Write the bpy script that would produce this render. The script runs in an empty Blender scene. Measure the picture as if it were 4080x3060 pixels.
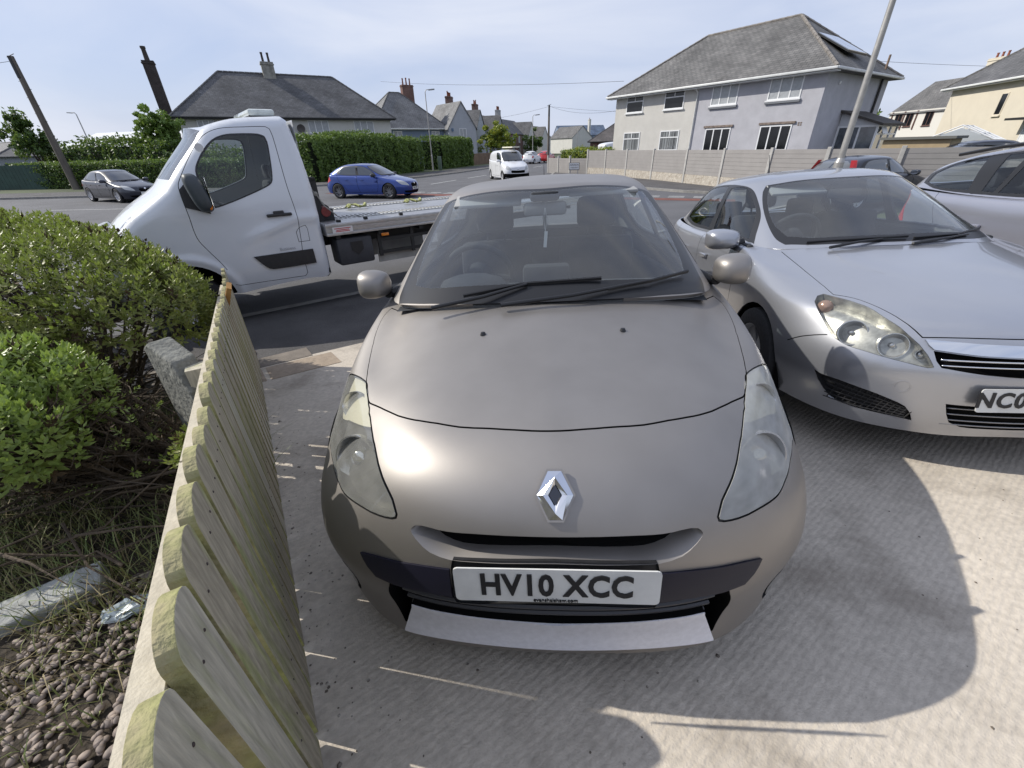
import bpy, bmesh, math, random
import numpy as np
from mathutils import Vector, Matrix
from mathutils.geometry import delaunay_2d_cdt
from math import radians, sin, cos, pi, sqrt, atan2
random.seed(7)
rng = np.random.default_rng(7)
SC = bpy.context.scene
# ------------------------------------------------------------------ camera, world, sun, exposure
CAM_H = 1.45
cam_data = bpy.data.cameras.new("camera")
cam_data.sensor_width = 36.0
cam_data.lens = 14.436
cam_data.clip_start = 0.02
cam_data.clip_end = 3000.0
cam = bpy.data.objects.new("camera", cam_data)
SC.collection.objects.link(cam)
_p, _r = radians(29.9), radians(1.5)
_f = Vector((0, cos(_p), -sin(_p))); _x = Vector((1, 0, 0)); _u = _x.cross(_f)
_R = cos(_r) * _x - sin(_r) * _u
_U = cos(_r) * _u + sin(_r) * _x
cm = Matrix((( _R.x, _U.x, -_f.x, 0), (_R.y, _U.y, -_f.y, 0), (_R.z, _U.z, -_f.z, CAM_H), (0, 0, 0, 1)))
cam.matrix_world = cm
SC.camera = cam
SC.view_settings.view_transform = 'Standard'
SC.view_settings.look = 'None'
SC.view_settings.exposure = 0.35
SC.view_settings.gamma = 1.0
SC.cycles.max_bounces = 7
SC.cycles.transparent_max_bounces = 12
SC.cycles.caustics_reflective = False
SC.cycles.caustics_refractive = False
SC.cycles.use_denoising = True

SUN_AZ = Vector((-0.975, 0.22, 0)).normalized()      # horizontal direction towards the sun
SUN_EL = radians(38)
sun_vec = Vector((SUN_AZ.x * cos(SUN_EL), SUN_AZ.y * cos(SUN_EL), sin(SUN_EL)))
world = bpy.data.worlds.new("World"); SC.world = world
world.use_nodes = True
nt = world.node_tree; nt.nodes.clear()
wo = nt.nodes.new('ShaderNodeOutputWorld'); bg = nt.nodes.new('ShaderNodeBackground')
sky = nt.nodes.new('ShaderNodeTexSky'); sky.sky_type = 'NISHITA'; sky.sun_disc = False
sky.sun_elevation = SUN_EL
sky.sun_rotation = atan2(SUN_AZ.x, SUN_AZ.y)
sky.air_density = 1.1; sky.dust_density = 1.2; sky.ozone_density = 2.2
tc = nt.nodes.new('ShaderNodeTexCoord')
mp = nt.nodes.new('ShaderNodeMapping'); mp.inputs['Scale'].default_value = (1.0, 2.6, 6.0); mp.inputs['Rotation'].default_value = (0.35, 0.30, 0.9)
nz = nt.nodes.new('ShaderNodeTexNoise'); nz.inputs['Scale'].default_value = 1.25; nz.inputs['Detail'].default_value = 6; nz.inputs['Roughness'].default_value = 0.5; nz.inputs['Distortion'].default_value = 0.5
cr = nt.nodes.new('ShaderNodeValToRGB'); cr.color_ramp.elements[0].position = 0.34; cr.color_ramp.elements[1].position = 0.72
cr.color_ramp.elements[0].color = (0, 0, 0, 1); cr.color_ramp.elements[1].color = (1, 1, 1, 1)
mx = nt.nodes.new('ShaderNodeMix'); mx.data_type = 'RGBA'
mx.inputs['B'].default_value = (6.6, 6.9, 7.7, 1)      # streaks of high cloud
veil = nt.nodes.new('ShaderNodeMix'); veil.data_type = 'RGBA'; veil.inputs['Factor'].default_value = 0.78; veil.inputs['B'].default_value = (4.15, 4.8, 6.7, 1)   # thin even veil
L = nt.links.new
L(tc.outputs['Generated'], mp.inputs[0]); L(mp.outputs[0], nz.inputs['Vector']); L(nz.outputs[0], cr.inputs[0])
mfac = nt.nodes.new('ShaderNodeMath'); mfac.operation = 'MULTIPLY'; mfac.inputs[1].default_value = 0.75; L(cr.outputs[0], mfac.inputs[0]); L(mfac.outputs[0], mx.inputs['Factor']); L(sky.outputs[0], veil.inputs['A']); L(veil.outputs['Result'], mx.inputs['A']); L(mx.outputs['Result'], bg.inputs[0])
bg.inputs[1].default_value = 0.10
L(bg.outputs[0], wo.inputs[0])
sd = bpy.data.lights.new("sun", 'SUN'); sd.energy = 3.6; sd.angle = radians(0.55); sd.color = (1.0, 0.95, 0.86)
sun = bpy.data.objects.new("sun", sd); SC.collection.objects.link(sun)
sun.rotation_euler = sun_vec.to_track_quat('Z', 'Y').to_euler()
# ------------------------------------------------------------------ helpers
def tag(o, label=None, cat=None, group=None, kind=None):
    if label: o['label'] = label
    if cat: o['category'] = cat
    if group: o['group'] = group
    if kind: o['kind'] = kind
    return o
def empty(name, loc=(0, 0, 0), rz=0.0, mat=None, label=None, cat=None, group=None):
    o = bpy.data.objects.new(name, None); SC.collection.objects.link(o)
    o.empty_display_size = 0.2
    if mat is not None: o.matrix_world = mat
    else: o.location = loc; o.rotation_euler = (0, 0, rz)
    return tag(o, label, cat, group)
MATS = {}
def rgb(c): return (c[0], c[1], c[2], 1.0)
def mat(name, col, rough=0.6, metal=0.0, coat=0.0, var=0.0, vs=3.0, col2=None, bump=0.0, bs=40.0, spec=0.5, coord='Object', stretch=None, emit=None, detail=5, vlo=.35, vhi=.65, coatr=.05, fine=None):
    """procedural principled material: colour varied by noise towards col2, noise bump"""
    if name in MATS: return MATS[name]
    m = bpy.data.materials.new(name); m.use_nodes = True
    n = m.node_tree.nodes; l = m.node_tree.links.new; b = n['Principled BSDF']
    b.inputs['Base Color'].default_value = rgb(col); b.inputs['Roughness'].default_value = rough
    b.inputs['Metallic'].default_value = metal; b.inputs['Coat Weight'].default_value = coat
    b.inputs['Coat Roughness'].default_value = coatr
    b.inputs['Specular IOR Level'].default_value = spec
    t = n.new('ShaderNodeTexCoord'); mpn = n.new('ShaderNodeMapping'); l(t.outputs[coord], mpn.inputs[0])
    if stretch: mpn.inputs['Scale'].default_value = stretch
    if col2 is None: col2 = tuple(c * (1 - var) for c in col)
    nz = n.new('ShaderNodeTexNoise'); nz.inputs['Scale'].default_value = vs; nz.inputs['Detail'].default_value = detail; nz.inputs['Roughness'].default_value = 0.6
    l(mpn.outputs[0], nz.inputs['Vector'])
    r = n.new('ShaderNodeValToRGB'); r.color_ramp.elements[0].position = vlo; r.color_ramp.elements[1].position = vhi
    r.color_ramp.elements[0].color = rgb(col); r.color_ramp.elements[1].color = rgb(col2)
    l(nz.outputs[0], r.inputs[0])
    src = r.outputs[0]
    if fine:
        n3 = n.new('ShaderNodeTexNoise'); n3.inputs['Scale'].default_value = fine[0]; n3.inputs['Detail'].default_value = 3; l(mpn.outputs[0], n3.inputs['Vector'])
        mr = n.new('ShaderNodeMapRange'); mr.inputs['From Min'].default_value = .3; mr.inputs['From Max'].default_value = .7; mr.inputs['To Min'].default_value = 1 - fine[1]; mr.inputs['To Max'].default_value = 1 + fine[1]
        l(n3.outputs[0], mr.inputs['Value'])
        vm = n.new('ShaderNodeVectorMath'); vm.operation = 'SCALE'; l(src, vm.inputs[0]); l(mr.outputs[0], vm.inputs['Scale']); src = vm.outputs[0]
    l(src, b.inputs['Base Color'])
    if bump:
        n2 = n.new('ShaderNodeTexNoise'); n2.inputs['Scale'].default_value = bs; n2.inputs['Detail'].default_value = 4; l(mpn.outputs[0], n2.inputs['Vector'])
        bp = n.new('ShaderNodeBump'); bp.inputs['Strength'].default_value = min(1, bump); bp.inputs['Distance'].default_value = 0.02 * max(1, bump); l(n2.outputs[0], bp.inputs['Height']); l(bp.outputs[0], b.inputs['Normal'])
    if emit: b.inputs['Emission Color'].default_value = rgb(emit[:3]); b.inputs['Emission Strength'].default_value = emit[3]
    MATS[name] = m; return m
def glass(name, tint=(.8, .85, .85), ior=1.5, rough=0.0, veil=0.0):
    if name in MATS: return MATS[name]
    m = bpy.data.materials.new(name); m.use_nodes = True; n = m.node_tree.nodes; l = m.node_tree.links.new
    n.clear(); o = n.new('ShaderNodeOutputMaterial'); t = n.new('ShaderNodeBsdfTransparent'); g = n.new('ShaderNodeBsdfGlossy')
    t.inputs[0].default_value = rgb(tint); g.inputs['Roughness'].default_value = rough; g.inputs[0].default_value = (1, 1, 1, 1)
    f = n.new('ShaderNodeFresnel'); f.inputs[0].default_value = ior
    ge = n.new('ShaderNodeNewGeometry')          # the same air-to-glass Fresnel from inside
    m1 = n.new('ShaderNodeMix'); m1.data_type = 'FLOAT'; m1.inputs['A'].default_value = ior; m1.inputs['B'].default_value = 1 / ior
    l(ge.outputs['Backfacing'], m1.inputs['Factor']); l(m1.outputs['Result'], f.inputs[0])
    x = n.new('ShaderNodeMixShader'); l(f.outputs[0], x.inputs[0]); l(t.outputs[0], x.inputs[1]); l(g.outputs[0], x.inputs[2])
    out = x.outputs[0]
    if veil:                                      # pale film: sky reflection haze painted into windscreens, clouding on lamp lenses
        d = n.new('ShaderNodeBsdfDiffuse'); d.inputs[0].default_value = (.80, .80, .76, 1); x2 = n.new('ShaderNodeMixShader')
        nz = n.new('ShaderNodeTexNoise'); nz.inputs['Scale'].default_value = 6; mr = n.new('ShaderNodeMapRange'); mr.inputs['To Min'].default_value = veil * .6; mr.inputs['To Max'].default_value = veil * 1.5
        l(nz.outputs[0], mr.inputs['Value']); l(mr.outputs[0], x2.inputs[0]); l(out, x2.inputs[1]); l(d.outputs[0], x2.inputs[2]); out = x2.outputs[0]
    l(out, o.inputs[0]); MATS[name] = m; return m

def link(name, verts, faces, m, parent=None, smooth=False, mats=None, midx=None, angle=None):
    me = bpy.data.meshes.new(name); me.from_pydata([tuple(map(float, v)) for v in verts], [], [tuple(int(i) for i in f) for f in faces])
    if mats:
        for q in mats: me.materials.append(q)
        if midx is not None: me.polygons.foreach_set('material_index', np.asarray(midx, dtype=np.int32))
    elif m is not None: me.materials.append(m)
    if smooth: me.polygons.foreach_set('use_smooth', [True] * len(me.polygons))
    me.update()
    if angle is not None:
        me.set_sharp_from_angle(angle=radians(angle))
    o = bpy.data.objects.new(name, me); SC.collection.objects.link(o)
    if parent is not None: o.parent = parent
    return o
class MB:
    def __init__(s): s.v = []; s.f = []
    def add(s, vs, fs):
        k = len(s.v); s.v += [tuple(map(float, q)) for q in vs]; s.f += [tuple(i + k for i in f) for f in fs]; return s
    def box(s, c, d, M=None, bev=0.0):
        x, y, z = d[0] / 2, d[1] / 2, d[2] / 2
        if bev <= 0:
            vs = [(-x, -y, -z), (x, -y, -z), (x, y, -z), (-x, y, -z), (-x, -y, z), (x, -y, z), (x, y, z), (-x, y, z)]
            fs = [(0, 3, 2, 1), (4, 5, 6, 7), (0, 1, 5, 4), (1, 2, 6, 5), (2, 3, 7, 6), (3, 0, 4, 7)]
        else:
            bm = bmesh.new(); bmesh.ops.create_cube(bm, size=1)
            for v in bm.verts: v.co = Vector((v.co.x * d[0], v.co.y * d[1], v.co.z * d[2]))
            bmesh.ops.bevel(bm, geom=list(bm.edges), offset=bev, segments=2, affect='EDGES', profile=.5)
            bm.verts.index_update(); vs = [tuple(v.co) for v in bm.verts]; fs = [tuple(v.index for v in f.verts) for f in bm.faces]; bm.free()
        out = []
        for q in vs:
            q = Vector(q)
            if M is not None: q = M @ q
            out.append((q.x + c[0], q.y + c[1], q.z + c[2]))
        return s.add(out, fs)
    def tube(s, pts, r, n=8, cap=True):
        pts = [Vector(p) for p in pts]; rs = r if hasattr(r, '__len__') else [r] * len(pts)
        base = len(s.v); a = None; vs = []; fs = []
        for i, p in enumerate(pts):
            t = (pts[min(i + 1, len(pts) - 1)] - pts[max(i - 1, 0)])
            if t.length < 1e-9: t = Vector((0, 0, 1))
            t.normalize()
            if a is None: a = t.orthogonal().normalized()
            a = (a - t * a.dot(t))
            if a.length < 1e-6: a = t.orthogonal()
            a.normalize(); b = t.cross(a)
            for k in range(n):
                w = 2 * pi * k / n; vs.append(p + (a * cos(w) + b * sin(w)) * rs[i])
        for i in range(len(pts) - 1):
            for k in range(n): fs.append((i * n + k, i * n + (k + 1) % n, (i + 1) * n + (k + 1) % n, (i + 1) * n + k))
        if cap: fs.append(tuple(range(n - 1, -1, -1))); fs.append(tuple((len(pts) - 1) * n + k for k in range(n)))
        return s.add(vs, fs)
    def lathe(s, prof, n=32, axis='z', c=(0, 0, 0), close=False, M=None):
        vs = []; fs = []
        for (r, h) in prof:
            for k in range(n):
                w = 2 * pi * k / n; q = Vector((r * cos(w), r * sin(w), h))
                if axis == 'x': q = Vector((q.z, q.x, q.y))
                if axis == 'y': q = Vector((q.x, q.z, q.y))
                if M is not None: q = M @ q
                vs.append(q + Vector(c))
        m = len(prof)
        for i in range(m - 1 + (1 if close else 0)):
            j = (i + 1) % m
            for k in range(n): fs.append((i * n + k, i * n + (k + 1) % n, j * n + (k + 1) % n, j * n + k))
        return s.add(vs, fs)
    def prism(s, poly, o, ax, ay, d):
        """poly (2D) in the plane o+ax*x+ay*y, extruded by vector d"""
        o = Vector(o); ax = Vector(ax); ay = Vector(ay); d = Vector(d); n = len(poly)
        a = [o + ax * p[0] + ay * p[1] for p in poly]
        nrm = ax.cross(ay)
        fl = nrm.dot(d) > 0
        ar = sum(poly[i][0] * poly[(i + 1) % n][1] - poly[(i + 1) % n][0] * poly[i][1] for i in range(n))
        if ar < 0: fl = not fl
        bot = tuple(range(n)); top = tuple(range(n, 2 * n))
        fs = [bot[::-1], top] if fl else [bot, top[::-1]]
        for i in range(n):
            j = (i + 1) % n; q = (i, j, n + j, n + i); fs.append(q if fl else q[::-1])
        return s.add(a + [q + d for q in a], fs)
    def quad(s, a, b, c, d): return s.add([a, b, c, d], [(0, 1, 2, 3)])
    def build(s, name, m, parent=None, smooth=False, angle=None):
        return link(name, s.v, s.f, m, parent, smooth or angle is not None, angle=angle)
def copy_tree(o, parent=None):
    c = o.copy(); SC.collection.objects.link(c)
    if parent is not None: c.parent = parent
    for ch in list(o.children): copy_tree(ch, c)
    return c
def text_mesh(s, size, font_depth=0.002, bold=0.0, align='CENTER', sx=1.0, space=1.0):
    """returns verts, faces of a text laid in XY, centred"""
    cu = bpy.data.curves.new('txt', 'FONT'); cu.body = s; cu.size = size; cu.extrude = font_depth; cu.offset = bold; cu.align_x = align; cu.align_y = 'CENTER'; cu.resolution_u = 3; cu.space_character = space
    ob = bpy.data.objects.new('txt', cu); SC.collection.objects.link(ob)
    dg = bpy.context.evaluated_depsgraph_get(); me = bpy.data.meshes.new_from_object(ob.evaluated_get(dg))
    vs = [(v.co.x * sx, v.co.y, v.co.z) for v in me.vertices]; fs = [tuple(p.vertices) for p in me.polygons]
    bpy.data.objects.remove(ob); bpy.data.curves.remove(cu); bpy.data.meshes.remove(me)
    return vs, fs
def put_text(s, size, o, ax, ay, m, parent, name='lettering', bold=0.0, sx=1.0, space=1.0):
    vs, fs = text_mesh(s, size, bold=bold, sx=sx, space=space); o = Vector(o); ax = Vector(ax).normalized(); ay = Vector(ay).normalized(); az = ax.cross(ay)
    return link(name, [o + ax * v[0] + ay * v[1] + az * v[2] for v in vs], fs, m, parent)
# near ground: the sloping drive meets the level street
GX, GY, G0, ZR = .0309, -.1032, .0257, -.47
def plane(x, y): return G0 + GX * x + GY * y
def gz(x, y):
    a = plane(x, y); b = ZR; k = .03
    t = max(0., min(1., (x - 1.2) / 1.2)) * max(0., min(1., (7 - y) / 3)); a += .055 * t * t * (3 - 2 * t)
    return b + (a - b + sqrt((a - b) ** 2 + k * k)) / 2
def frame(x, y, z, yaw, gx=GX, gy=GY):
    n = Vector((-gx, -gy, 1)).normalized(); b = Vector((sin(yaw), cos(yaw), 0)); b = (b - n * b.dot(n)).normalized(); r = b.cross(n)
    return Matrix(((r.x, b.x, n.x, x), (r.y, b.y, n.y, y), (r.z, b.z, n.z, z), (0, 0, 0, 1)))
# ------------------------------------------------------------------ smooth lattice surfaces and the panels cut from them
def ncs(t,Y,tq):
    # natural cubic spline; Y (n,d)
    n=len(t);h=np.diff(t);A=np.zeros((n,n));B=np.zeros((n,Y.shape[1]))
    A[0,0]=A[-1,-1]=1
    for i in range(1,n-1):
        A[i,i-1]=h[i-1];A[i,i]=2*(h[i-1]+h[i]);A[i,i+1]=h[i]
        B[i]=3*((Y[i+1]-Y[i])/h[i]-(Y[i]-Y[i-1])/h[i-1])
    c=np.linalg.solve(A,B);b=(Y[1:]-Y[:-1])/h[:,None]-h[:,None]*(2*c[:-1]+c[1:])/3;d=(c[1:]-c[:-1])/(3*h[:,None])
    k=np.clip(np.searchsorted(t,tq,side='right')-1,0,n-2);x=(tq-t[k])[:,None]
    return Y[k]+b[k]*x+c[k]*x**2+d[k]*x**3
def pchip_like(t,Y,tq): return ncs(t,Y,tq)
class Surf:
    """lattice rows x cols x 3 (half car, col 0 on the centre line); evaluated as a smooth table"""
    def __init__(s,rows,nu=260,nv=160,closed_rear=True):
        L=np.array(rows,float)                      # R,C,3
        mir=L[:,1:][:,::-1]*np.array([-1,1,1])
        if closed_rear: mir2=mir[:,1:] if False else mir
        L=np.concatenate([mir,L],1) ; s.L=L
        ch=np.linalg.norm(np.diff(L,axis=1),axis=2).mean(0)**.5
        u=np.concatenate([[0],np.cumsum(ch)]);u/=u[-1]
        ch=np.linalg.norm(np.diff(L,axis=0),axis=2).mean(1)**.5
        v=np.concatenate([[0],np.cumsum(ch)]);v/=v[-1]
        s.u,s.v=u,v;s.nu,s.nv=nu,nv
        U=np.linspace(0,1,nu);Vv=np.linspace(0,1,nv);s.U,s.V=U,Vv
        T=np.stack([ncs(u,L[i],U) for i in range(len(L))])          # R,nu,3
        T=ncs(v,T.reshape(len(L),-1),Vv).reshape(nv,nu,3)
        s.T=T
        du=np.gradient(T,axis=1);dv=np.gradient(T,axis=0)
        n=np.cross(du,dv);n/=np.linalg.norm(n,axis=2,keepdims=True)+1e-12
        # orient outward
        c=T.reshape(-1,3).mean(0);c[2]-=.2
        if ((T-c)*n).sum()<0:n=-n
        s.N=n
    def ev(s,u,v,tab=None):
        T=s.T if tab is None else tab
        a=np.clip(np.asarray(u)*(s.nu-1),0,s.nu-1.0001);b=np.clip(np.asarray(v)*(s.nv-1),0,s.nv-1.0001)
        i=a.astype(int);j=b.astype(int);fa=(a-i)[...,None];fb=(b-j)[...,None]
        return (T[j,i]*(1-fa)*(1-fb)+T[j,i+1]*fa*(1-fb)+T[j+1,i]*(1-fa)*fb+T[j+1,i+1]*fa*fb)
    def nrm(s,u,v):
        n=s.ev(u,v,s.N);return n/(np.linalg.norm(n,axis=-1,keepdims=True)+1e-12)
    def inv(s,P):
        """nearest (u,v) for 3D points"""
        P=np.asarray(P,float);out=[]
        for p in P:
            d=((s.T-p)**2).sum(2);j,i=np.unravel_index(d.argmin(),d.shape)
            u,v=i/(s.nu-1),j/(s.nv-1)
            for st in (.5,.25,.12,.06):
                uu=np.clip(u+np.array([-1,0,1,-1,0,1,-1,0,1])*st/(s.nu-1),0,1);vv=np.clip(v+np.array([-1,-1,-1,0,0,0,1,1,1])*st/(s.nv-1),0,1)
                q=((s.ev(uu,vv)-p)**2).sum(1);k=q.argmin();u,v=uu[k],vv[k]
            out.append((u,v))
        return np.array(out)
def smooth_poly(P, closed=True, corner=38, step=.03):
    """rounded resampling of an outline; sharp vertices stay sharp"""
    P = [np.array(p, float) for p in P]; n = len(P); out = []
    def ang(i):
        a = P[i] - P[i - 1]; b = P[(i + 1) % n] - P[i]
        c = a @ b / (np.linalg.norm(a) * np.linalg.norm(b) + 1e-12); return degrees(acos(max(-1, min(1, c))))
    cor = [(ang(i) > corner) if (closed or 0 < i < n - 1) else True for i in range(n)]
    for i in range(n if closed else n - 1):
        p1, p2 = P[i], P[(i + 1) % n]
        p0 = p1 - (p2 - p1) if cor[i] else P[i - 1]
        p3 = p2 + (p2 - p1) if cor[(i + 1) % n] else P[(i + 2) % n]
        d = np.linalg.norm(p2 - p1); k = max(1, int(d / step))
        m1 = (p2 - p0) / (np.linalg.norm(p2 - p0) + 1e-9) * d; m2 = (p3 - p1) / (np.linalg.norm(p3 - p1) + 1e-9) * d
        for j in range(k):
            t = j / k; out.append((2 * t**3 - 3 * t**2 + 1) * p1 + (t**3 - 2 * t**2 + t) * m1 + (-2 * t**3 + 3 * t**2) * p2 + (t**3 - t**2) * m2)
    if not closed: out.append(P[-1])
    return out
from math import degrees, acos
def metric(S, uv):
    e = .003; p = S.ev(uv[:, 0], uv[:, 1])
    su = np.linalg.norm(S.ev(np.clip(uv[:, 0] + e, 0, 1), uv[:, 1]) - S.ev(np.clip(uv[:, 0] - e, 0, 1), uv[:, 1]), axis=1) / (2 * e)
    sv = np.linalg.norm(S.ev(uv[:, 0], np.clip(uv[:, 1] + e, 0, 1)) - S.ev(uv[:, 0], np.clip(uv[:, 1] - e, 0, 1)), axis=1) / (2 * e)
    return np.maximum(su, .05), np.maximum(sv, .05)
def offset_uv(S, uv, d, closed):
    su, sv = metric(S, uv); n = len(uv)
    q = np.zeros((n, 2))
    for i in range(n):
        a = uv[i] - uv[i - 1] if (closed or i > 0) else uv[1] - uv[0]
        b = uv[(i + 1) % n] - uv[i] if (closed or i < n - 1) else uv[i] - uv[i - 1]
        s = np.array([su[i], sv[i]]); a = a * s; b = b * s
        a /= np.linalg.norm(a) + 1e-12; b /= np.linalg.norm(b) + 1e-12
        na = np.array([-a[1], a[0]]); nb = np.array([-b[1], b[0]]); m = na + nb; L_ = np.linalg.norm(m)
        m = m / L_ * min(2.0, 1 / max(.3, L_ / 2)) if L_ > 1e-6 else na
        q[i] = uv[i] + m * d / s
    return q
def groove_poly(S, uv, w, closed=False):
    if closed: uv = np.concatenate([uv, uv[:1]])
    return np.concatenate([offset_uv(S, uv, w / 2, False), offset_uv(S, uv, -w / 2, False)[::-1]])
def inside(c, poly):
    m = np.zeros(len(c), bool); bb0, bb1 = poly.min(0), poly.max(0)
    idx = np.where(((c >= bb0) & (c <= bb1)).all(1))[0]; q = c[idx]; r = np.zeros(len(idx), bool); n = len(poly)
    for i in range(n):
        x1, y1 = poly[i - 1]; x2, y2 = poly[i]
        if y1 == y2: continue
        k = ((y1 > q[:, 1]) != (y2 > q[:, 1])) & (q[:, 0] < (x2 - x1) * (q[:, 1] - y1) / (y2 - y1) + x1); r ^= k
    m[idx] = r; return m
def cut_surface(S, regions, nu, nv, uvbox=(0, 1, 0, 1)):
    """regions: list of (key, uv polygon); the LAST region that covers a triangle owns it. returns uv verts, {key: tris}"""
    u0, u1, v0, v1 = uvbox; V = []; F = []
    allp = []
    for k, poly in regions:
        i0 = len(V); poly = np.clip(poly, [u0, v0], [u1, v1]); V += [Vector((float(a), float(b) * 1.0)) for a, b in poly]; F.append(list(range(i0, i0 + len(poly)))); allp.append(poly)
    A = np.concatenate(allp) if allp else np.zeros((0, 2))
    gu = np.linspace(u0, u1, nu); gv = np.linspace(v0, v1, nv); du = (u1 - u0) / (nu - 1); dv = (v1 - v0) / (nv - 1)
    grid = np.array([(a, b) for b in gv for a in gu])
    keep = np.ones(len(grid), bool)
    if len(A):
        for i in range(0, len(grid), 2000):
            g = grid[i:i + 2000]; d = (((g[:, None] - A[None]) / np.array([du, dv])) ** 2).sum(2).min(1)
            keep[i:i + 2000] = d > .16
    brd = (grid[:, 0] <= u0 + 1e-9) | (grid[:, 0] >= u1 - 1e-9) | (grid[:, 1] <= v0 + 1e-9) | (grid[:, 1] >= v1 - 1e-9)
    keep |= brd
    V += [Vector((float(a), float(b))) for a, b in grid[keep]]
    E_ = [(f[i], f[(i + 1) % len(f)]) for f in F for i in range(len(f))]
    vo, eo, fo, ov, oe, of = delaunay_2d_cdt(V, E_, [], 0, 1e-6)
    X = np.array([(v.x, v.y) for v in vo]); T = np.array([f for f in fo if len(f) == 3]); c = X[T].mean(1); own = -np.ones(len(T), int)
    for k, (nm, poly) in enumerate(regions):
        own[inside(c, np.clip(poly, [u0, v0], [u1, v1]))] = k
    names = ['base'] + [r[0] for r in regions]; res = {}
    for t, k in zip(T, own): res.setdefault(names[k + 1], []).append(tuple(t))
    return np.array([(v.x, v.y) for v in vo]), res
def surf_part(name, S, UV, tris, m, parent, off=0.0, wall=0.0, thick_in=False, keepf=None, offf=None):
    """mesh of the given triangles on surface S, pushed out by off; boundary walls run to the 'wall' offset"""
    if not tris: return None
    T = np.array(tris)
    if keepf is not None:
        T = T[keepf(S.ev(UV[:, 0], UV[:, 1])[T].mean(1))]
        if not len(T): return None
    used = np.unique(T); mp_ = -np.ones(len(UV), int); mp_[used] = np.arange(len(used)); T = mp_[T]
    uv = UV[used]; P0 = S.ev(uv[:, 0], uv[:, 1]); N = S.nrm(uv[:, 0], uv[:, 1])
    o_ = off if offf is None else off + offf(P0)[:, None] if callable(offf) else off
    P = P0 + N * o_
    # orientation
    a = P[T[:, 1]] - P[T[:, 0]]; b = P[T[:, 2]] - P[T[:, 0]]; g = np.cross(a, b); ar = np.linalg.norm(g, axis=1)
    T = T[ar > 1e-10]; g = g[ar > 1e-10]
    fl = (g * N[T[:, 0]]).sum(1) < 0; T[fl] = T[fl][:, ::-1]
    vs = list(P); fs = [tuple(t) for t in T]; nn = list(N)
    if wall is not None and wall != off:
        ed = {}
        for t in fs:
            for i in range(3):
                e = (t[i], t[(i + 1) % 3]); ed[e] = t[(i + 2) % 3]
        bd = [e for e in ed if (e[1], e[0]) not in ed]
        inw = {}
        for a_, b_ in bd:
            e_ = P0[b_] - P0[a_]; c_ = P0[ed[(a_, b_)]] - (P0[a_] + P0[b_]) / 2; c_ = c_ - e_ * (c_ @ e_) / (e_ @ e_ + 1e-12); c_ /= np.linalg.norm(c_) + 1e-9
            for q in (a_, b_): inw[q] = inw.get(q, 0) + c_
        k = {}
        for a_, b_ in bd:
            for q in (a_, b_):
                if q not in k: k[q] = len(vs); vs.append(P0[q] + N[q] * wall + inw[q] / (np.linalg.norm(inw[q]) + 1e-9) * .0015)
            fs.append((b_, a_, k[a_], k[b_]))
    me_o = link(name, vs, fs, m, parent, smooth=True)
    me = me_o.data; nt_ = len(T); cn = []
    # exact surface normals on the sheet, flat on the walls
    ln = [None] * len(me.loops)
    for p in me.polygons:
        for li in p.loop_indices:
            vi = me.loops[li].vertex_index
            if p.index < nt_ and vi < len(nn): ln[li] = tuple(nn[vi])
            else: ln[li] = tuple(p.normal)
    me.normals_split_custom_set(ln)
    return me_o
def mirror_pts(P): return [(-p[0], p[1], p[2]) for p in P]
# ------------------------------------------------------------------ shared materials
M_TYRE = mat('tyre_rubber', (.018, .018, .019), .8, bump=.3, bs=60)
M_RIM = mat('wheel_silver', (.52, .52, .53), .4, .5)
M_BLACK = mat('black_plastic', (.02, .02, .022), .5, bump=.15, bs=300, fine=(30, .2))
M_DARK = mat('gap_black', (.004, .004, .004), .9, spec=.1)
M_TRIM = mat('black_rubber', (.012, .012, .013), .35)
M_GLASS = glass('car_glass', (.78, .83, .84), 1.52)
M_SCREEN = glass('windscreen_glass', (.74, .79, .80), 1.8, veil=.025)  # veil paints the haze of reflected sky into the screen
M_LENS = glass('lamp_lens', (.9, .9, .88), 1.5)
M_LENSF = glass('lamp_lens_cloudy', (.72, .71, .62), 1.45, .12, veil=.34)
M_CHROME = mat('chrome', (.75, .76, .78), .06, 1.0)
M_LAMPIN = mat('lamp_reflector', (.6, .6, .6), .22, .9)
M_DGLASS = mat('dark_window_glass', (.012, .015, .018), .03, coat=1.0, spec=1.0)
M_INT = mat('car_interior', (.035, .038, .043), .85, var=.3, vs=8)
M_INTL = mat('car_headlining', (.30, .30, .29), .9)
M_SEAT = mat('seat_fabric', (.03, .032, .04), .9, var=.4, vs=12, bump=.2, bs=150)
M_RED = mat('tail_lamp_red', (.5, .01, .01), .15, coat=.6)
M_AMBER = mat('amber_lens', (.75, .22, .01), .2, coat=.5)
M_PLATEW = mat('plate_white', (.72, .72, .69), .45, var=.12, vs=14)
M_PLATEY = mat('plate_yellow', (.7, .5, .06), .45)
M_LETTER = mat('plate_letters', (.012, .012, .014), .5)
def paint(name, col, metal=.0, rough=.4, coat=1.0, var=.06, flake=.0, coatr=.04, fine=None):
    return mat(name, col, rough, metal, coat, var=var, vs=1.5, coatr=coatr, bump=flake, bs=900, fine=fine)
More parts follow.
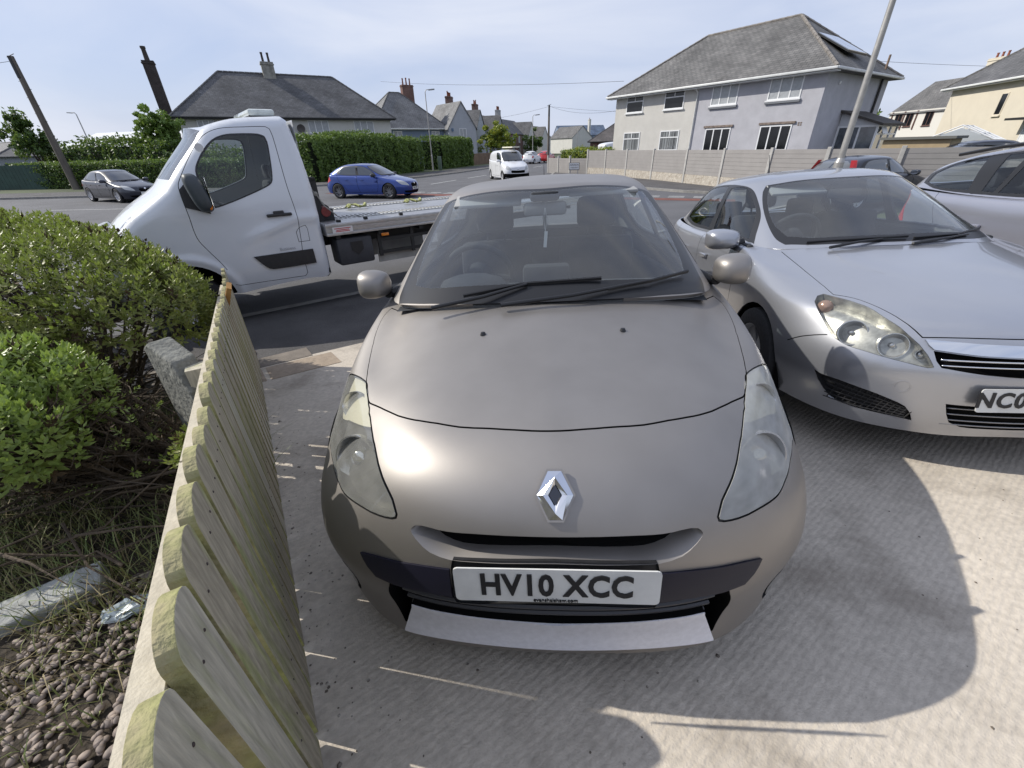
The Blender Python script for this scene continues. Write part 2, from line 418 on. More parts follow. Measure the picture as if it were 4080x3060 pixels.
# ------------------------------------------------------------------ car body lattices (metres, car frame: x right, y back from the nose, z up)
HB_LOW = [[(0,0.07,0.165),(0.25,0.08,0.165),(0.43,0.115,0.17),(0.58,0.21,0.175),(0.72,0.38,0.185),(0.8,0.62,0.19),(0.82,1.1,0.19),(0.825,1.75,0.19),(0.825,2.5,0.19),(0.820875,3.1,0.2),(0.792,3.55,0.22),(0.7095,3.82,0.22),(0.45375,3.92,0.22),(0,3.98,0.22)],
[(0,0.055,0.29),(0.25,0.065,0.29),(0.44,0.11,0.29),(0.61,0.215,0.29),(0.765,0.4,0.29),(0.818,0.66,0.29),(0.828,1.1,0.29),(0.83,1.75,0.29),(0.83,2.5,0.29),(0.82585,3.1,0.3),(0.7968,3.55,0.32),(0.7138,3.82,0.33),(0.4565,3.96,0.33),(0,4.02,0.33)],
[(0,0.005,0.4),(0.25,0.02,0.4),(0.45,0.08,0.4),(0.625,0.195,0.4),(0.775,0.4,0.4),(0.82,0.68,0.4),(0.83,1.1,0.4),(0.835,1.75,0.4),(0.835,2.5,0.4),(0.830825,3.1,0.41),(0.8016,3.55,0.43),(0.7181,3.82,0.45),(0.45925,3.97,0.45),(0,4.03,0.45)],
[(0,0,0.515),(0.25,0.018,0.515),(0.45,0.085,0.512),(0.62,0.21,0.51),(0.765,0.42,0.51),(0.816,0.7,0.51),(0.832,1.1,0.51),(0.838,1.75,0.51),(0.838,2.5,0.51),(0.83381,3.1,0.52),(0.80448,3.55,0.54),(0.72068,3.82,0.56),(0.4609,3.96,0.56),(0,4.02,0.56)],
[(0,0.022,0.6),(0.25,0.042,0.6),(0.44,0.115,0.597),(0.6,0.245,0.59),(0.745,0.47,0.59),(0.812,0.74,0.6),(0.84,1.1,0.61),(0.842,1.75,0.61),(0.85,2.5,0.61),(0.84575,3.1,0.62),(0.816,3.55,0.64),(0.731,3.82,0.66),(0.4675,3.91,0.66),(0,3.97,0.66)],
[(0,0.085,0.69),(0.24,0.105,0.69),(0.42,0.175,0.685),(0.57,0.32,0.675),(0.715,0.55,0.67),(0.805,0.8,0.68),(0.835,1.12,0.7),(0.845,1.75,0.7),(0.845,2.5,0.71),(0.840775,3.1,0.72),(0.8112,3.55,0.74),(0.7267,3.82,0.76),(0.46475,3.86,0.76),(0,3.92,0.76)],
[(0,0.24,0.768),(0.22,0.252,0.768),(0.4,0.31,0.765),(0.545,0.45,0.752),(0.675,0.645,0.745),(0.775,0.85,0.75),(0.815,1.15,0.78),(0.835,1.75,0.78),(0.835,2.5,0.79),(0.830825,3.1,0.81),(0.8016,3.55,0.84),(0.7181,3.79,0.86),(0.45925,3.83,0.86),(0,3.89,0.86)],
[(0,0.55,0.825),(0.22,0.56,0.826),(0.41,0.6,0.82),(0.545,0.68,0.8),(0.65,0.8,0.785),(0.745,0.96,0.805),(0.79,1.2,0.84),(0.812,1.75,0.86),(0.815,2.5,0.87),(0.810925,3.1,0.9),(0.7824,3.55,0.93),(0.7009,3.77,0.94),(0.44825,3.8,0.94),(0,3.86,0.94)],
[(0,0.93,0.905),(0.22,0.94,0.905),(0.42,0.97,0.895),(0.55,1.02,0.878),(0.635,1.08,0.865),(0.705,1.17,0.875),(0.755,1.34,0.895),(0.785,1.75,0.905),(0.785,2.5,0.93),(0.781075,3.1,0.97),(0.7536,3.55,1),(0.6751,3.74,1),(0.43175,3.77,1),(0,3.83,1)],
[(0,1.12,0.935),(0.22,1.13,0.935),(0.42,1.15,0.93),(0.54,1.18,0.92),(0.62,1.22,0.91),(0.67,1.3,0.91),(0.71,1.42,0.915),(0.745,1.75,0.925),(0.745,2.5,0.95),(0.741275,3.1,0.99),(0.7152,3.55,1.02),(0.6407,3.72,1.03),(0.40975,3.74,1.03),(0,3.8,1.03)]]
HB_TOP = [[(0,0.99,0.925),(0.2575,1,0.925),(0.4944,1.05,0.915),(0.6386,1.13,0.905),(0.7107,1.26,0.905),(0.7673,1.75,0.925),(0.7673,2.5,0.9472),(0.7673,3.1,0.9773),(0.7416,3.45,1.0031),(0.6386,3.68,1.016),(0.412,3.76,1.016),(0,3.79,1.016)],
[(0,1.2,1.059),(0.2412,1.21,1.059),(0.4422,1.27,1.0504),(0.5728,1.36,1.0418),(0.6482,1.48,1.0418),(0.7035,1.85,1.059),(0.7135,2.5,1.0762),(0.7085,3.1,1.0934),(0.6834,3.4,1.1192),(0.5829,3.58,1.1278),(0.3718,3.66,1.1321),(0,3.69,1.1321)],
[(0,1.45,1.2052),(0.2254,1.46,1.2052),(0.4018,1.52,1.1923),(0.5145,1.6,1.1794),(0.588,1.71,1.1794),(0.637,1.97,1.188),(0.6517,2.5,1.2052),(0.6468,3.1,1.2138),(0.6174,3.35,1.231),(0.5292,3.48,1.2396),(0.343,3.54,1.2439),(0,3.57,1.2439)],
[(0,1.7,1.3299),(0.2016,1.71,1.3273),(0.3648,1.76,1.3153),(0.4608,1.83,1.3041),(0.528,1.92,1.2998),(0.5664,2.1,1.3084),(0.5856,2.5,1.3213),(0.5808,3,1.3127),(0.5472,3.28,1.3084),(0.4704,3.38,1.3084),(0.3072,3.43,1.3127),(0,3.46,1.317)],
[(0,1.82,1.3557),(0.1824,1.83,1.3548),(0.3264,1.88,1.3497),(0.4128,1.94,1.3445),(0.4608,2.02,1.3471),(0.48,2.17,1.36),(0.4896,2.5,1.3729),(0.48,2.95,1.3643),(0.4512,3.18,1.3514),(0.3936,3.27,1.3471),(0.2592,3.32,1.3471),(0,3.34,1.3497)],
[(0,2.15,1.3927),(0.0873,2.155,1.3927),(0.1552,2.175,1.3918),(0.194,2.2,1.391),(0.2182,2.26,1.3918),(0.2279,2.36,1.3944),(0.2279,2.5,1.3987),(0.2231,2.75,1.3944),(0.2037,2.88,1.3901),(0.1649,2.94,1.3858),(0.097,2.98,1.3832),(0,3,1.3815)],
[(0,2.4,1.403),(0.002,2.41,1.403),(0.003,2.43,1.403),(0.004,2.45,1.403),(0.005,2.48,1.403),(0.006,2.52,1.403),(0.006,2.56,1.403),(0.006,2.6,1.403),(0.005,2.64,1.4021),(0.004,2.67,1.4013),(0.002,2.7,1.4004),(0,2.72,1.4004)]]
CO = {}
CO['headlight']=[(-0.763,0.775,0.73),(-0.654,0.648,0.756),(-0.623,0.573,0.75),(-0.59,0.491,0.742),(-0.562,0.422,0.733),(-0.525,0.336,0.718),(-0.492,0.271,0.705),(-0.466,0.221,0.69),(-0.442,0.18,0.675),(-0.418,0.148,0.66),(-0.402,0.127,0.647),(-0.392,0.11,0.632),(-0.387,0.1,0.621),(-0.389,0.097,0.613),(-0.402,0.1,0.608),(-0.442,0.119,0.601),(-0.473,0.137,0.598),(-0.503,0.158,0.596),(-0.542,0.187,0.592),(-0.587,0.227,0.587),(-0.625,0.274,0.589),(-0.663,0.327,0.591),(-0.697,0.387,0.595),(-0.731,0.45,0.596),(-0.778,0.552,0.585),(-0.783,0.597,0.601),(-0.788,0.652,0.626),(-0.793,0.702,0.647),(-0.798,0.746,0.663),(-0.801,0.791,0.683),(-0.804,0.83,0.699)]
CO['hood_half']=[(0.03,0.247,0.77),(-0.071,0.252,0.771),(-0.161,0.263,0.773),(-0.243,0.275,0.773),(-0.311,0.297,0.775),(-0.384,0.326,0.773),(-0.429,0.352,0.769),(-0.467,0.381,0.765),(-0.502,0.414,0.761),(-0.543,0.454,0.754),(-0.587,0.497,0.745),(-0.598,0.516,0.746),(-0.623,0.573,0.75),(-0.653,0.647,0.756),(-0.673,0.714,0.763),(-0.697,0.811,0.776),(-0.722,0.935,0.804),(-0.737,1.046,0.833),(-0.738,1.147,0.862),(-0.718,1.21,0.882),(-0.663,1.155,0.879),(-0.47,1.02,0.898),(-0.267,0.947,0.904),(0.005,0.917,0.902)]
CO['fender']=[(-0.771,0.788,0.727),(-0.663,0.661,0.755),(-0.683,0.73,0.763),(-0.704,0.821,0.777),(-0.728,0.945,0.805),(-0.744,1.057,0.835),(-0.745,1.15,0.861),(-0.744,1.25,0.884)]
CO['slot']=[(0.02,0.03,0.618),(-0.069,0.031,0.618),(-0.168,0.038,0.617),(-0.251,0.049,0.614),(-0.294,0.061,0.615),(-0.317,0.068,0.615),(-0.334,0.072,0.611),(-0.342,0.072,0.606),(-0.346,0.07,0.599),(-0.343,0.065,0.592),(-0.332,0.057,0.581),(-0.313,0.045,0.568),(-0.296,0.038,0.559),(-0.269,0.029,0.553),(-0.243,0.023,0.55),(-0.191,0.016,0.552),(-0.12,0.01,0.555),(-0.051,0.008,0.558),(0.019,0.008,0.559)]
CO['strip']=[(-0.511,0.114,0.483),(-0.462,0.088,0.498),(-0.394,0.059,0.51),(-0.322,0.036,0.521),(-0.247,0.019,0.527),(-0.247,0.015,0.494),(-0.246,0.013,0.443),(-0.286,0.021,0.443),(-0.344,0.036,0.439),(-0.405,0.057,0.431),(-0.467,0.085,0.429),(-0.491,0.098,0.451)]
CO['plate_recess']=[(0.019,0.01,0.566),(-0.07,0.01,0.564),(-0.17,0.015,0.559),(-0.238,0.023,0.554),(-0.243,0.019,0.53),(-0.245,0.015,0.495),(-0.246,0.013,0.443),(-0.239,0.014,0.42),(-0.075,-0.001,0.439),(0.018,-0.002,0.442)]
CO['grille']=[(-0.427,0.067,0.426),(-0.375,0.046,0.436),(-0.309,0.026,0.441),(-0.246,0.013,0.443),(-0.239,0.014,0.42),(-0.075,-0.001,0.438),(0.018,-0.002,0.44),(0.019,0.044,0.317),(-0.082,0.043,0.32),(-0.164,0.042,0.328),(-0.246,0.046,0.334),(-0.328,0.061,0.334),(-0.382,0.077,0.328),(-0.409,0.105,0.243),(-0.426,0.113,0.201),(-0.439,0.114,0.269)]
CO['lip']=[(-0.383,0.075,0.334),(-0.328,0.061,0.334),(-0.246,0.046,0.334),(-0.164,0.042,0.328),(-0.082,0.043,0.32),(0.019,0.046,0.313),(0.019,0.069,0.197),(-0.03,0.069,0.198),(-0.088,0.07,0.201),(-0.176,0.073,0.207),(-0.266,0.079,0.212),(-0.348,0.091,0.211),(-0.425,0.113,0.199),(-0.409,0.105,0.243)]
CO['side_facet']=[(-0.722,0.409,0.58),(-0.647,0.289,0.577),(-0.596,0.215,0.56),(-0.565,0.167,0.527),(-0.546,0.142,0.498),(-0.511,0.114,0.48),(-0.491,0.098,0.451),(-0.468,0.085,0.427),(-0.427,0.067,0.426),(-0.435,0.096,0.33),(-0.426,0.113,0.201),(-0.447,0.122,0.185),(-0.539,0.176,0.173),(-0.53,0.161,0.27),(-0.516,0.113,0.412),(-0.553,0.138,0.458),(-0.601,0.188,0.5),(-0.64,0.245,0.536),(-0.692,0.339,0.565)]
CO['fog']=[(-0.672,0.262,0.321),(-0.682,0.289,0.27),(-0.67,0.287,0.238),(-0.636,0.255,0.224),(-0.635,0.26,0.198),(-0.63,0.258,0.185),(-0.647,0.279,0.179),(-0.652,0.281,0.192),(-0.665,0.286,0.225),(-0.68,0.289,0.264)]
CO['badge_c']=[(0.011,0.099,0.701)]
CWX = (1.1327, -.0539, -.0401, .0228, .0318, -.0054, -.0095, .0031, -.0033)
CWZ = (-.1319, .0926, .1625, -.017, -.0673, -.0286, .0158, .0087, .0002)
def cw(p):
    """fine adjustment of body proportions"""
    x, y, z = p; yy = min(y, 2.2); t = (1, yy, z, yy * yy, yy * z, z * z, yy * yy * z, yy * z * z, yy ** 3)
    return (x * sum(a * b for a, b in zip(CWX, t)), y, z + sum(a * b for a, b in zip(CWZ, t)))
HB_LOW = [[cw(p) for p in r] for r in HB_LOW]; HB_TOP = [[cw(p) for p in r] for r in HB_TOP]
# ------------------------------------------------------------------ vehicle pieces
def wheel(parent, c, r=.31, w=.19, side=1, spokes=5, rimr=None, twin=False, rmat=None, name='wheel'):
    """wheel > tyre, rim; axis along x; side=+1 shows its face to +x"""
    rr = rimr or r * .66
    W = empty(name); W.parent = parent; W.location = c
    if side < 0: W.rotation_euler = (0, 0, pi)
    t = MB(); h = w / 2
    t.lathe([(rr * .98, -h * .8), (rr, -h), (r * .9, -h), (r * .975, -h * .86), (r, -h * .6), (r, h * .6), (r * .975, h * .86), (r * .9, h), (rr * 1.02, h), (rr * .98, h * .8)], 40, 'x')
    t.build('tyre', M_TYRE, W, angle=35)
    m = MB(); m.lathe([(rr * .99, -h * .8), (rr * .93, -h * .3), (rr * .93, h * .55), (rr, h * .86), (rr * 1.0, h * .96), (rr * .95, h * .9), (rr * .90, h * .6)], 40, 'x')
    m.lathe([(0, h * .62), (rr * .16, h * .62), (rr * .2, h * .5), (rr * .2, h * .2)], 20, 'x')
    for k in range(spokes):
        for dd in ((-.16, .16) if twin else (0,)):
            a = 2 * pi * k / spokes + dd * (1 if twin else 0); a2 = 2 * pi * k / spokes + dd * 1.7
            p1 = Vector((h * .5, rr * .14 * cos(a), rr * .14 * sin(a))); p2 = Vector((h * .62, rr * .93 * cos(a2), rr * .93 * sin(a2)))
            u = (p2 - p1).normalized(); s = u.cross(Vector((1, 0, 0))).normalized(); w1 = rr * (.11 if twin else .17); w2 = rr * (.09 if twin else .24)
            a_ = [p1 - s * w1, p1 + s * w1, p2 + s * w2, p2 - s * w2]; b_ = [q - Vector((.03, 0, 0)) for q in a_]
            m.add(a_ + b_, [(0, 1, 2, 3), (7, 6, 5, 4), (0, 4, 5, 1), (1, 5, 6, 2), (2, 6, 7, 3), (3, 7, 4, 0)])
    m.build('rim', rmat or M_RIM, W, angle=30)
    d = MB(); d.lathe([(0, -.01), (rr * .8, -.01), (rr * .8, .01), (0, .01)], 24, 'x'); d.build('brake_disc', mat('brake_iron', (.10, .09, .085), .5, .7), W)
    return W
def number_plate(parent, c, text, ax=(1, 0, 0), up=(0, 0, 1), m=None, h=.111, w=.52, small=None, name='number_plate'):
    c = Vector(c); ax = Vector(ax).normalized(); up = Vector(up).normalized(); n = ax.cross(up)
    p = MB(); r = .012; poly = []
    for cx_, cy_, a0 in ((w/2 - r, h/2 - r, 0), (-w/2 + r, h/2 - r, 90), (-w/2 + r, -h/2 + r, 180), (w/2 - r, -h/2 + r, 270)):
        for k in range(4): a = radians(a0 + 30 * k); poly.append((cx_ + r * cos(a), cy_ + r * sin(a)))
    p.prism(poly, c, ax, up, n * .004)
    P = p.build(name, m or M_PLATEW, parent)
    put_text(text, .098, c + n * .0047 + up * -.0, ax, up, M_LETTER, P, 'lettering', bold=.0028, sx=.80, space=1.06)
    if small: put_text(small, .0155, c + n * .0047 - up * .047, ax, up, M_LETTER, P, 'lettering', bold=.0001)
    return P
def mirror_pod(parent, c, s, m, sz=(.20, .10, .13), foot=None, lean=0.0):
    """door mirror: rounded shell facing forward (-y), glass facing back"""
    bm = bmesh.new(); bmesh.ops.create_icosphere(bm, subdivisions=4, radius=1)
    V = []
    for v in bm.verts:
        x, y, z = v.co; p = 3.4
        k = (abs(x) ** p + abs(y) ** 2.2 + abs(z) ** p) ** (-1 / 2.9)
        x, y, z = x * k, y * k, z * k
        yy = y if y < 0 else y * .45
        taper = 1 - .18 * (x * s < 0) * abs(x)
        V.append((x * sz[0] / 2, yy * sz[1], z * sz[2] / 2 * taper + lean * x * s))
    bm.verts.index_update(); F = [tuple(v.index for v in f.verts) for f in bm.faces]; bm.free()
    c = Vector(c); o = link('door_mirror', [c + Vector(v) for v in V], F, m, parent, smooth=True)
    g = MB(); g.prism([(sz[0] * .43 * cos(a) , sz[2] * .40 * sin(a)) for a in [2 * pi * k / 20 for k in range(20)]], c + Vector((0, sz[1] * .43, 0)), (1, 0, 0), (0, 0, 1), (0, .006, 0)); g.build('mirror_glass', M_CHROME, o)
    if foot is not None:
        b = MB(); b.tube([c + Vector((-s * sz[0] * .35, .01, -sz[2] * .36)), (c + Vector(foot)) / 2 + Vector((0, 0, -sz[2] * .3)), Vector(foot)], [.026, .022, .03], 12); b.build('mirror_stalk', M_BLACK, o, angle=50)
    return o
def wiper(parent, pts, blade):
    a = MB(); a.tube(pts, [.010, .008, .006, .005][:len(pts)] if len(pts) <= 4 else .007, 8); A = a.build('wiper', M_TRIM, parent, angle=50)
    b = MB(); b.tube(blade, .0065, 6); 
    b.tube([Vector(p) + Vector((0, .002, -.008)) for p in blade], .003, 4); b.build('wiper_blade', M_TRIM, A)
    return A
def seat(parent, x, y, z, w=.5, m=None, bh=.62, lean=.2):
    m = m or M_SEAT
    s = MB(); s.box((x, y, z), (w, .5, .16), bev=.05); s.build('seat_cushion', m, parent, angle=40)
    b = MB(); R_ = Matrix.Rotation(-lean, 3, 'X'); b.box((x, y + .30, z + .06 + bh / 2), (w, .13, bh), R_, .05); b.box((x, y + .30 + bh * .5 * sin(lean) + .02, z + .12 + bh + .09), (w * .52, .09, .2), R_, .04)
    b.tube([(x - .06, y + .37, z + bh), (x - .06, y + .4, z + bh + .14)], .008); b.tube([(x + .06, y + .37, z + bh), (x + .06, y + .4, z + bh + .14)], .008)
    b.build('seat_back', m, parent, angle=40)
def steering(parent, x, y, z, tilt=radians(25), r=.185):
    R_ = Matrix.Rotation(tilt, 3, 'X'); s = MB(); prof = [(r + .016 * cos(a), .016 * sin(a)) for a in [2 * pi * k / 10 for k in range(10)]]
    Mx = R_ @ Matrix(((1, 0, 0), (0, 1, 0), (0, 0, 1)))
    s.lathe(prof, 40, 'y', (x, y, z), close=True, M=R_)
    s.lathe([(0, -.05), (.06, -.05), (.075, -.02), (.075, .02), (0, .03)], 20, 'y', (x, y, z), M=R_)
    for a in (radians(180 + 8), radians(-8), radians(-90)):
        s.tube([Vector((x, y, z)) + R_ @ Vector((.06 * cos(a), 0, .06 * sin(a))), Vector((x, y, z)) + R_ @ Vector((r * cos(a), 0, r * sin(a)))], .018, 8)
    s.build('steering_wheel', M_INT, parent, angle=40)
def ring_strip(name, outer, inner, m, parent, closed=True):
    n = len(outer); vs = list(outer) + list(inner); fs = []
    for i in range(n if closed else n - 1):
        j = (i + 1) % n; fs.append((i, j, n + j, n + i))
    return link(name, vs, fs, m, parent, smooth=True)
def arch_well(parent, y, z, r, xo, xi, side, m=None):
    b = MB(); n = 22
    for s in (side,):
        vs = []; 
        for k in range(n + 1):
            a = radians(-20) + radians(220) * k / n
            vs += [(s * xo, y + r * cos(a), z + r * sin(a)), (s * xi, y + r * cos(a), z + r * sin(a))]
        b.add(vs, [(2 * k, 2 * k + 1, 2 * k + 3, 2 * k + 2) for k in range(n)])
        b.add([(s * xi, y + r * cos(radians(-20 + 220 * k / n)), z + r * sin(radians(-20 + 220 * k / n))) for k in range(n + 1)], [tuple(range(n + 1))])
    return b.build('wheel_arch_liner', m or M_DARK, parent)
# ------------------------------------------------------------------ the bronze hatchback in front
M_BRONZE = paint('bronze_paint', (.315, .295, .275), .84, .50, .12, flake=.03, coatr=.1, fine=(5, .05))
M_BLUEBLACK = mat('bumper_black', (.012, .012, .024), .42, spec=.25, bump=.12, bs=400)
M_LIPSIL = mat('satin_silver', (.80, .80, .85), .42, .1, bump=.05, bs=200, fine=(60, .06))
def ridge(S, k):  # invented crest: tilts one hood half to the sun, dims the other
    """slight added crest along the middle of the hood"""
    T = S.T; yy = T[:, :, 1]; f = np.clip((yy - .12) / .25, 0, 1) * (yy < 1.5); f = f * f * (3 - 2 * f)
    T[:, :, 2] -= f * k * np.minimum(np.abs(T[:, :, 0]), .55)
    du = np.gradient(T, axis=1); dv = np.gradient(T, axis=0); n = np.cross(du, dv); n /= np.linalg.norm(n, axis=2, keepdims=True) + 1e-12
    if (n * S.N).sum() < 0: n = -n
    S.N = n
def build_hatch():
    car = empty('hatchback', mat=frame(.1221 - .015, .6149, .0257, .0786, .0388 * -1 if False else .0309, -.1032),
                label='bronze grey hatchback parked nose forward beside the picket fence, diamond badge on its nose', cat='car')
    S = Surf(HB_LOW, 301, 180); ridge(S, .030); cws = lambda P: [cw(p) for p in P]; uvp = lambda P, cl=True, st=.02: S.inv(smooth_poly(cws(P), cl, step=st))
    def half(k):                     # half outline starting and ending on the centre line -> full outline
        P = list(CO[k]); i = [j for j in range(len(P)) if abs(P[j][0]) < .035]; j = i[-1] if i[0] == 0 and i[-1] != len(P) - 1 else (i[0] + 1 if i[-1] != len(P) - 1 else 0)
        P = P[j:] + P[:j]; P[0] = (0, P[0][1], P[0][2]); P[-1] = (0, P[-1][1], P[-1][2])
        return P + [(-p[0], p[1], p[2]) for p in P[1:-1][::-1]]
    G = []; reg = []
    hood = uvp(half('hood_half'))
    reg.append(('hood', hood))
    hl = CO['headlight']; hlL = uvp(hl); hlR = uvp(mirror_pts(hl))
    pass
    # whichever side the offset went, keep the lens on top
    reg += [('headlight_left', hlL), ('headlight_right', hlR)]
    tp = [(-.764, .776, .73), (-.654, .648, .756), (-.59, .491, .742), (-.545, .38, .727), (-.60, .44, .69), (-.68, .52, .665), (-.76, .60, .640), (-.803, .69, .66)]
    reg += [('lamp_top_left', uvp(tp)), ('lamp_top_right', uvp(mirror_pts(tp)))]; reg += [('lampseal', groove_poly(S, hlL, .0065, True)), ('lampseal', groove_poly(S, hlR, .0065, True))]
    gr = [(0, 0, .47), (-.2, .008, .47), (-.33, .03, .455), (-.428, .067, .425), (-.452, .10, .33), (-.432, .113, .215), (-.2, .075, .23), (0, .069, .225)]; gr = gr + [(-q[0], q[1], q[2]) for q in gr[1:-1][::-1]]; reg.append(('grille', uvp(gr)))
    slot = half('slot'); slotuv = uvp(slot); reg.append(('slot', slotuv))
    pr_ = half('plate_recess'); reg.append(('plate_recess', uvp(pr_)))
    lip = half('lip'); reg.append(('lip', uvp(lip)))
    st = CO['strip']; reg += [('strip_left', uvp(st)), ('strip_right', uvp(mirror_pts(st)))]
    fg = [(-.640 + .040 * cos(a) * .6, .245 - .03 * cos(a), .262 + .052 * sin(a)) for a in [2 * pi * k / 20 for k in range(20)]]; fo = [(-.640 + .056 * cos(a) * .6, .245 - .042 * cos(a), .262 + .070 * sin(a)) for a in [2 * pi * k / 20 for k in range(20)]]; reg += [('fog_rim', uvp(fo)), ('fog_rim', uvp(mirror_pts(fo)))]; reg += [('fog_left', uvp(fg)), ('fog_right', uvp(mirror_pts(fg)))]
    # shut lines
    hh = CO['hood_half']; hh = [(0,) + tuple(hh[0][1:])] + hh[1:21]
    full = hh[::-1] + [(-p[0], p[1], p[2]) for p in hh[1:]]
    reg.append(('groove', groove_poly(S, uvp(full, False), .0065)))
    for s in (-1, 1):
        q = [(s * .764, .776, .73), (s * .80, .85, .66), (s * .82, .9, .6)]
        reg.append(('groove', groove_poly(S, uvp(q, False), .004)))
        door = [(s * .75, 1.42, .93), (s * .83, 1.40, .75), (s * .84, 1.42, .45), (s * .82, 1.5, .26), (s * .82, 2.3, .25), (s * .84, 2.38, .45), (s * .82, 2.42, .8), (s * .75, 2.42, .95)]
        reg.append(('groove', groove_poly(S, uvp(door, False, .05), .006)))
        door = [(s * .82, 2.3, .25), (s * .82, 2.8, .25), (s * .84, 3.02, .45), (s * .84, 3.2, .7), (s * .75, 3.25, .98)]
        reg.append(('groove', groove_poly(S, uvp(door, False, .05), .006)))
        for wy in (.80, 3.375): reg.append(('arch', np.array([q for q in uvp([(s * .83, wy + .345 * cos(a), max(.10, .30 + .345 * sin(a))) for a in [2 * pi * k / 28 for k in range(28)]])])))
        reg.append(('tail', uvp([(s * .80, 3.5, .98), (s * .70, 3.78, .98), (s * .66, 3.86, .78), (s * .74, 3.80, .66), (s * .82, 3.6, .72)])))
    UV, R_ = cut_surface(S, reg, 170, 90)
    WF, WR = .80, 3.375
    def notarch(c):
        m = np.ones(len(c), bool)
        for wy in (WF, WR): m &= ~((np.abs(c[:, 0]) > .5) & (np.hypot(c[:, 1] - wy, c[:, 2] - .30) < .31))
        return m
    front = lambda c: notarch(c) & (c[:, 1] < .60) & (c[:, 2] < .76)
    rearb = lambda c: notarch(c) & (c[:, 1] >= .60) | (c[:, 2] >= .76) & notarch(c)
    surf_part('front_bumper', S, UV, R_['base'], M_BRONZE, car, 0, -.012, keepf=front)
    surf_part('body', S, UV, R_['base'], M_BRONZE, car, 0, -.012, keepf=rearb)
    for s in (-1, 1): surf_part('fog_lamp_surround', S, UV, R_.get('fog_rim', []), M_BLACK, car, -.010, 0.0, keepf=lambda c: c[:, 0] * s > 0)
    surf_part('hood', S, UV, R_['hood'], M_BRONZE, car, 0.0005, -.012)
    surf_part('inner_shell', S, UV, [t for k_, v_ in R_.items() if k_ != 'arch' for t in v_], M_DARK, car, -.075, None, keepf=lambda c: c[:, 1] < .42)
    surf_part('inner_trim', S, UV, [t for k_, v_ in R_.items() if k_ != 'arch' for t in v_], M_INT, car, -.035, None, keepf=lambda c: (c[:, 1] > 1.45) & (c[:, 2] > .45))
    surf_part('shut_line', S, UV, R_['groove'], M_DARK, car, -.006, 0)
    for s in (-1, 1): surf_part('lamp_seal', S, UV, R_.get('lampseal', []), M_TRIM, car, -.003, 0, keepf=lambda c: c[:, 0] * s > 0)
    for k, s in (('headlight_left', -1), ('headlight_right', 1)):
        top = R_['lamp_top_' + k[10:]]; R_[k] = R_[k] + top
        H_ = surf_part('headlight', S, UV, R_[k], M_LENSF if s > 0 else glass('lamp_lens_sunlit', (.84, .84, .78), 1.48, .05, veil=.12), car, .002, -.008)  # clearer lens copy on the sunny side: its lit look is in the material
        # the housing behind the lens: pale upper bowl, dark lower surround
        hs = surf_part('lamp_housing', S, UV, R_[k], mat('lamp_housing_grey', (.10, .10, .10), .35, .5, var=.3, vs=20), H_, -.045, .0)
        surf_part('lamp_liner', S, UV, top, mat('lamp_liner_pale', (.66, .63, .52), .4, .1), H_, -.018, -.044)
        b = MB(); q0 = S.inv([cw((s * .625, .33, .655))]); n0 = S.nrm(q0[:, 0], q0[:, 1])[0]; c0 = Vector(S.ev(q0[:, 0], q0[:, 1])[0] - n0 * .036); ax = Vector((s * .25, -.9, .28)).normalized(); rot = ax.to_track_quat('Z', 'Y').to_matrix()
        b.lathe([(.012, -.06), (.03, -.055), (.055, -.03), (.072, .0), (.078, .012), (.083, .012), (.083, -.01)], 28, 'z', c0, M=rot)
        b.build('reflector', M_LAMPIN, H_, angle=40)
        b = MB(); b.lathe([(0, .01), (.02, .008), (.032, -.005), (.034, -.03), (.03, -.05)], 20, 'z', c0, M=rot); b.build('bulb_cap', M_CHROME, H_, angle=60)
        q1 = S.inv([cw((s * .70, .58, .70))]); b = MB(); c1 = Vector(S.ev(q1[:, 0], q1[:, 1])[0] - S.nrm(q1[:, 0], q1[:, 1])[0] * .026); b.lathe([(.01, -.04), (.04, -.03), (.055, .0), (.06, .005), (.06, -.01)], 24, 'z', c1, M=rot); b.build('indicator_bowl', M_LAMPIN, H_, angle=40)
    # upper slot: sloping lip down to a dark inner slit
    P = S.ev(slotuv[:, 0], slotuv[:, 1]); N = S.nrm(slotuv[:, 0], slotuv[:, 1]); c = P.mean(0)
    zt = P[:, 2].max(); inner = []
    for p, n_ in zip(P, N):
        low = (zt - p[2]) / .06
        xx = p[0] * (.90 if abs(p[0]) > .2 else .97)
        inner.append((xx, p[1] + .05 + .004 * 0, min(p[2] + .015 * max(0, min(1, low)) - .003, zt - .002)))
    ring_strip('slot_lip', [tuple(q) for q in P], inner, M_BRONZE, car)
    link('slot_grille', inner, [tuple(range(len(inner)))], M_DARK, car)
    pl = surf_part('plate_recess', S, UV, R_['plate_recess'], M_BLACK, car, -.010, 0.0)
    g = surf_part('lower_grille', S, UV, R_['grille'], M_DARK, car, -.055, 0.0)
    sl = MB()
    for z in (.300, .345, .392):
        q = S.inv([cw((x, .03 + .35 * x * x, z)) for x in np.linspace(-.40, .40, 25)]); pp = S.ev(q[:, 0], q[:, 1]) - S.nrm(q[:, 0], q[:, 1]) * .022; pp[:, 2] = pp[:, 2].mean() + .0 * pp[:, 2]; sl.tube([tuple(v) for v in pp], .0075, 6)
    for z in (.345, .385, .425):
        sl.tube([cw((x, .012 + .085 + .42 * max(0, abs(x) - .05) ** 2 * 1.0, z)) for x in np.linspace(-.40, .40, 17)], .007, 6)
    sl.build('grille_slats', mat('slat_charcoal', (.045, .045, .05), .45), g, angle=50)
    surf_part('lip_spoiler', S, UV, R_['lip'], M_LIPSIL, car, .002, -.02, offf=lambda P: .022 * np.clip(1 - ((P[:, 2] - .155) / .085) ** 2, 0, 1))
    lr = MB()
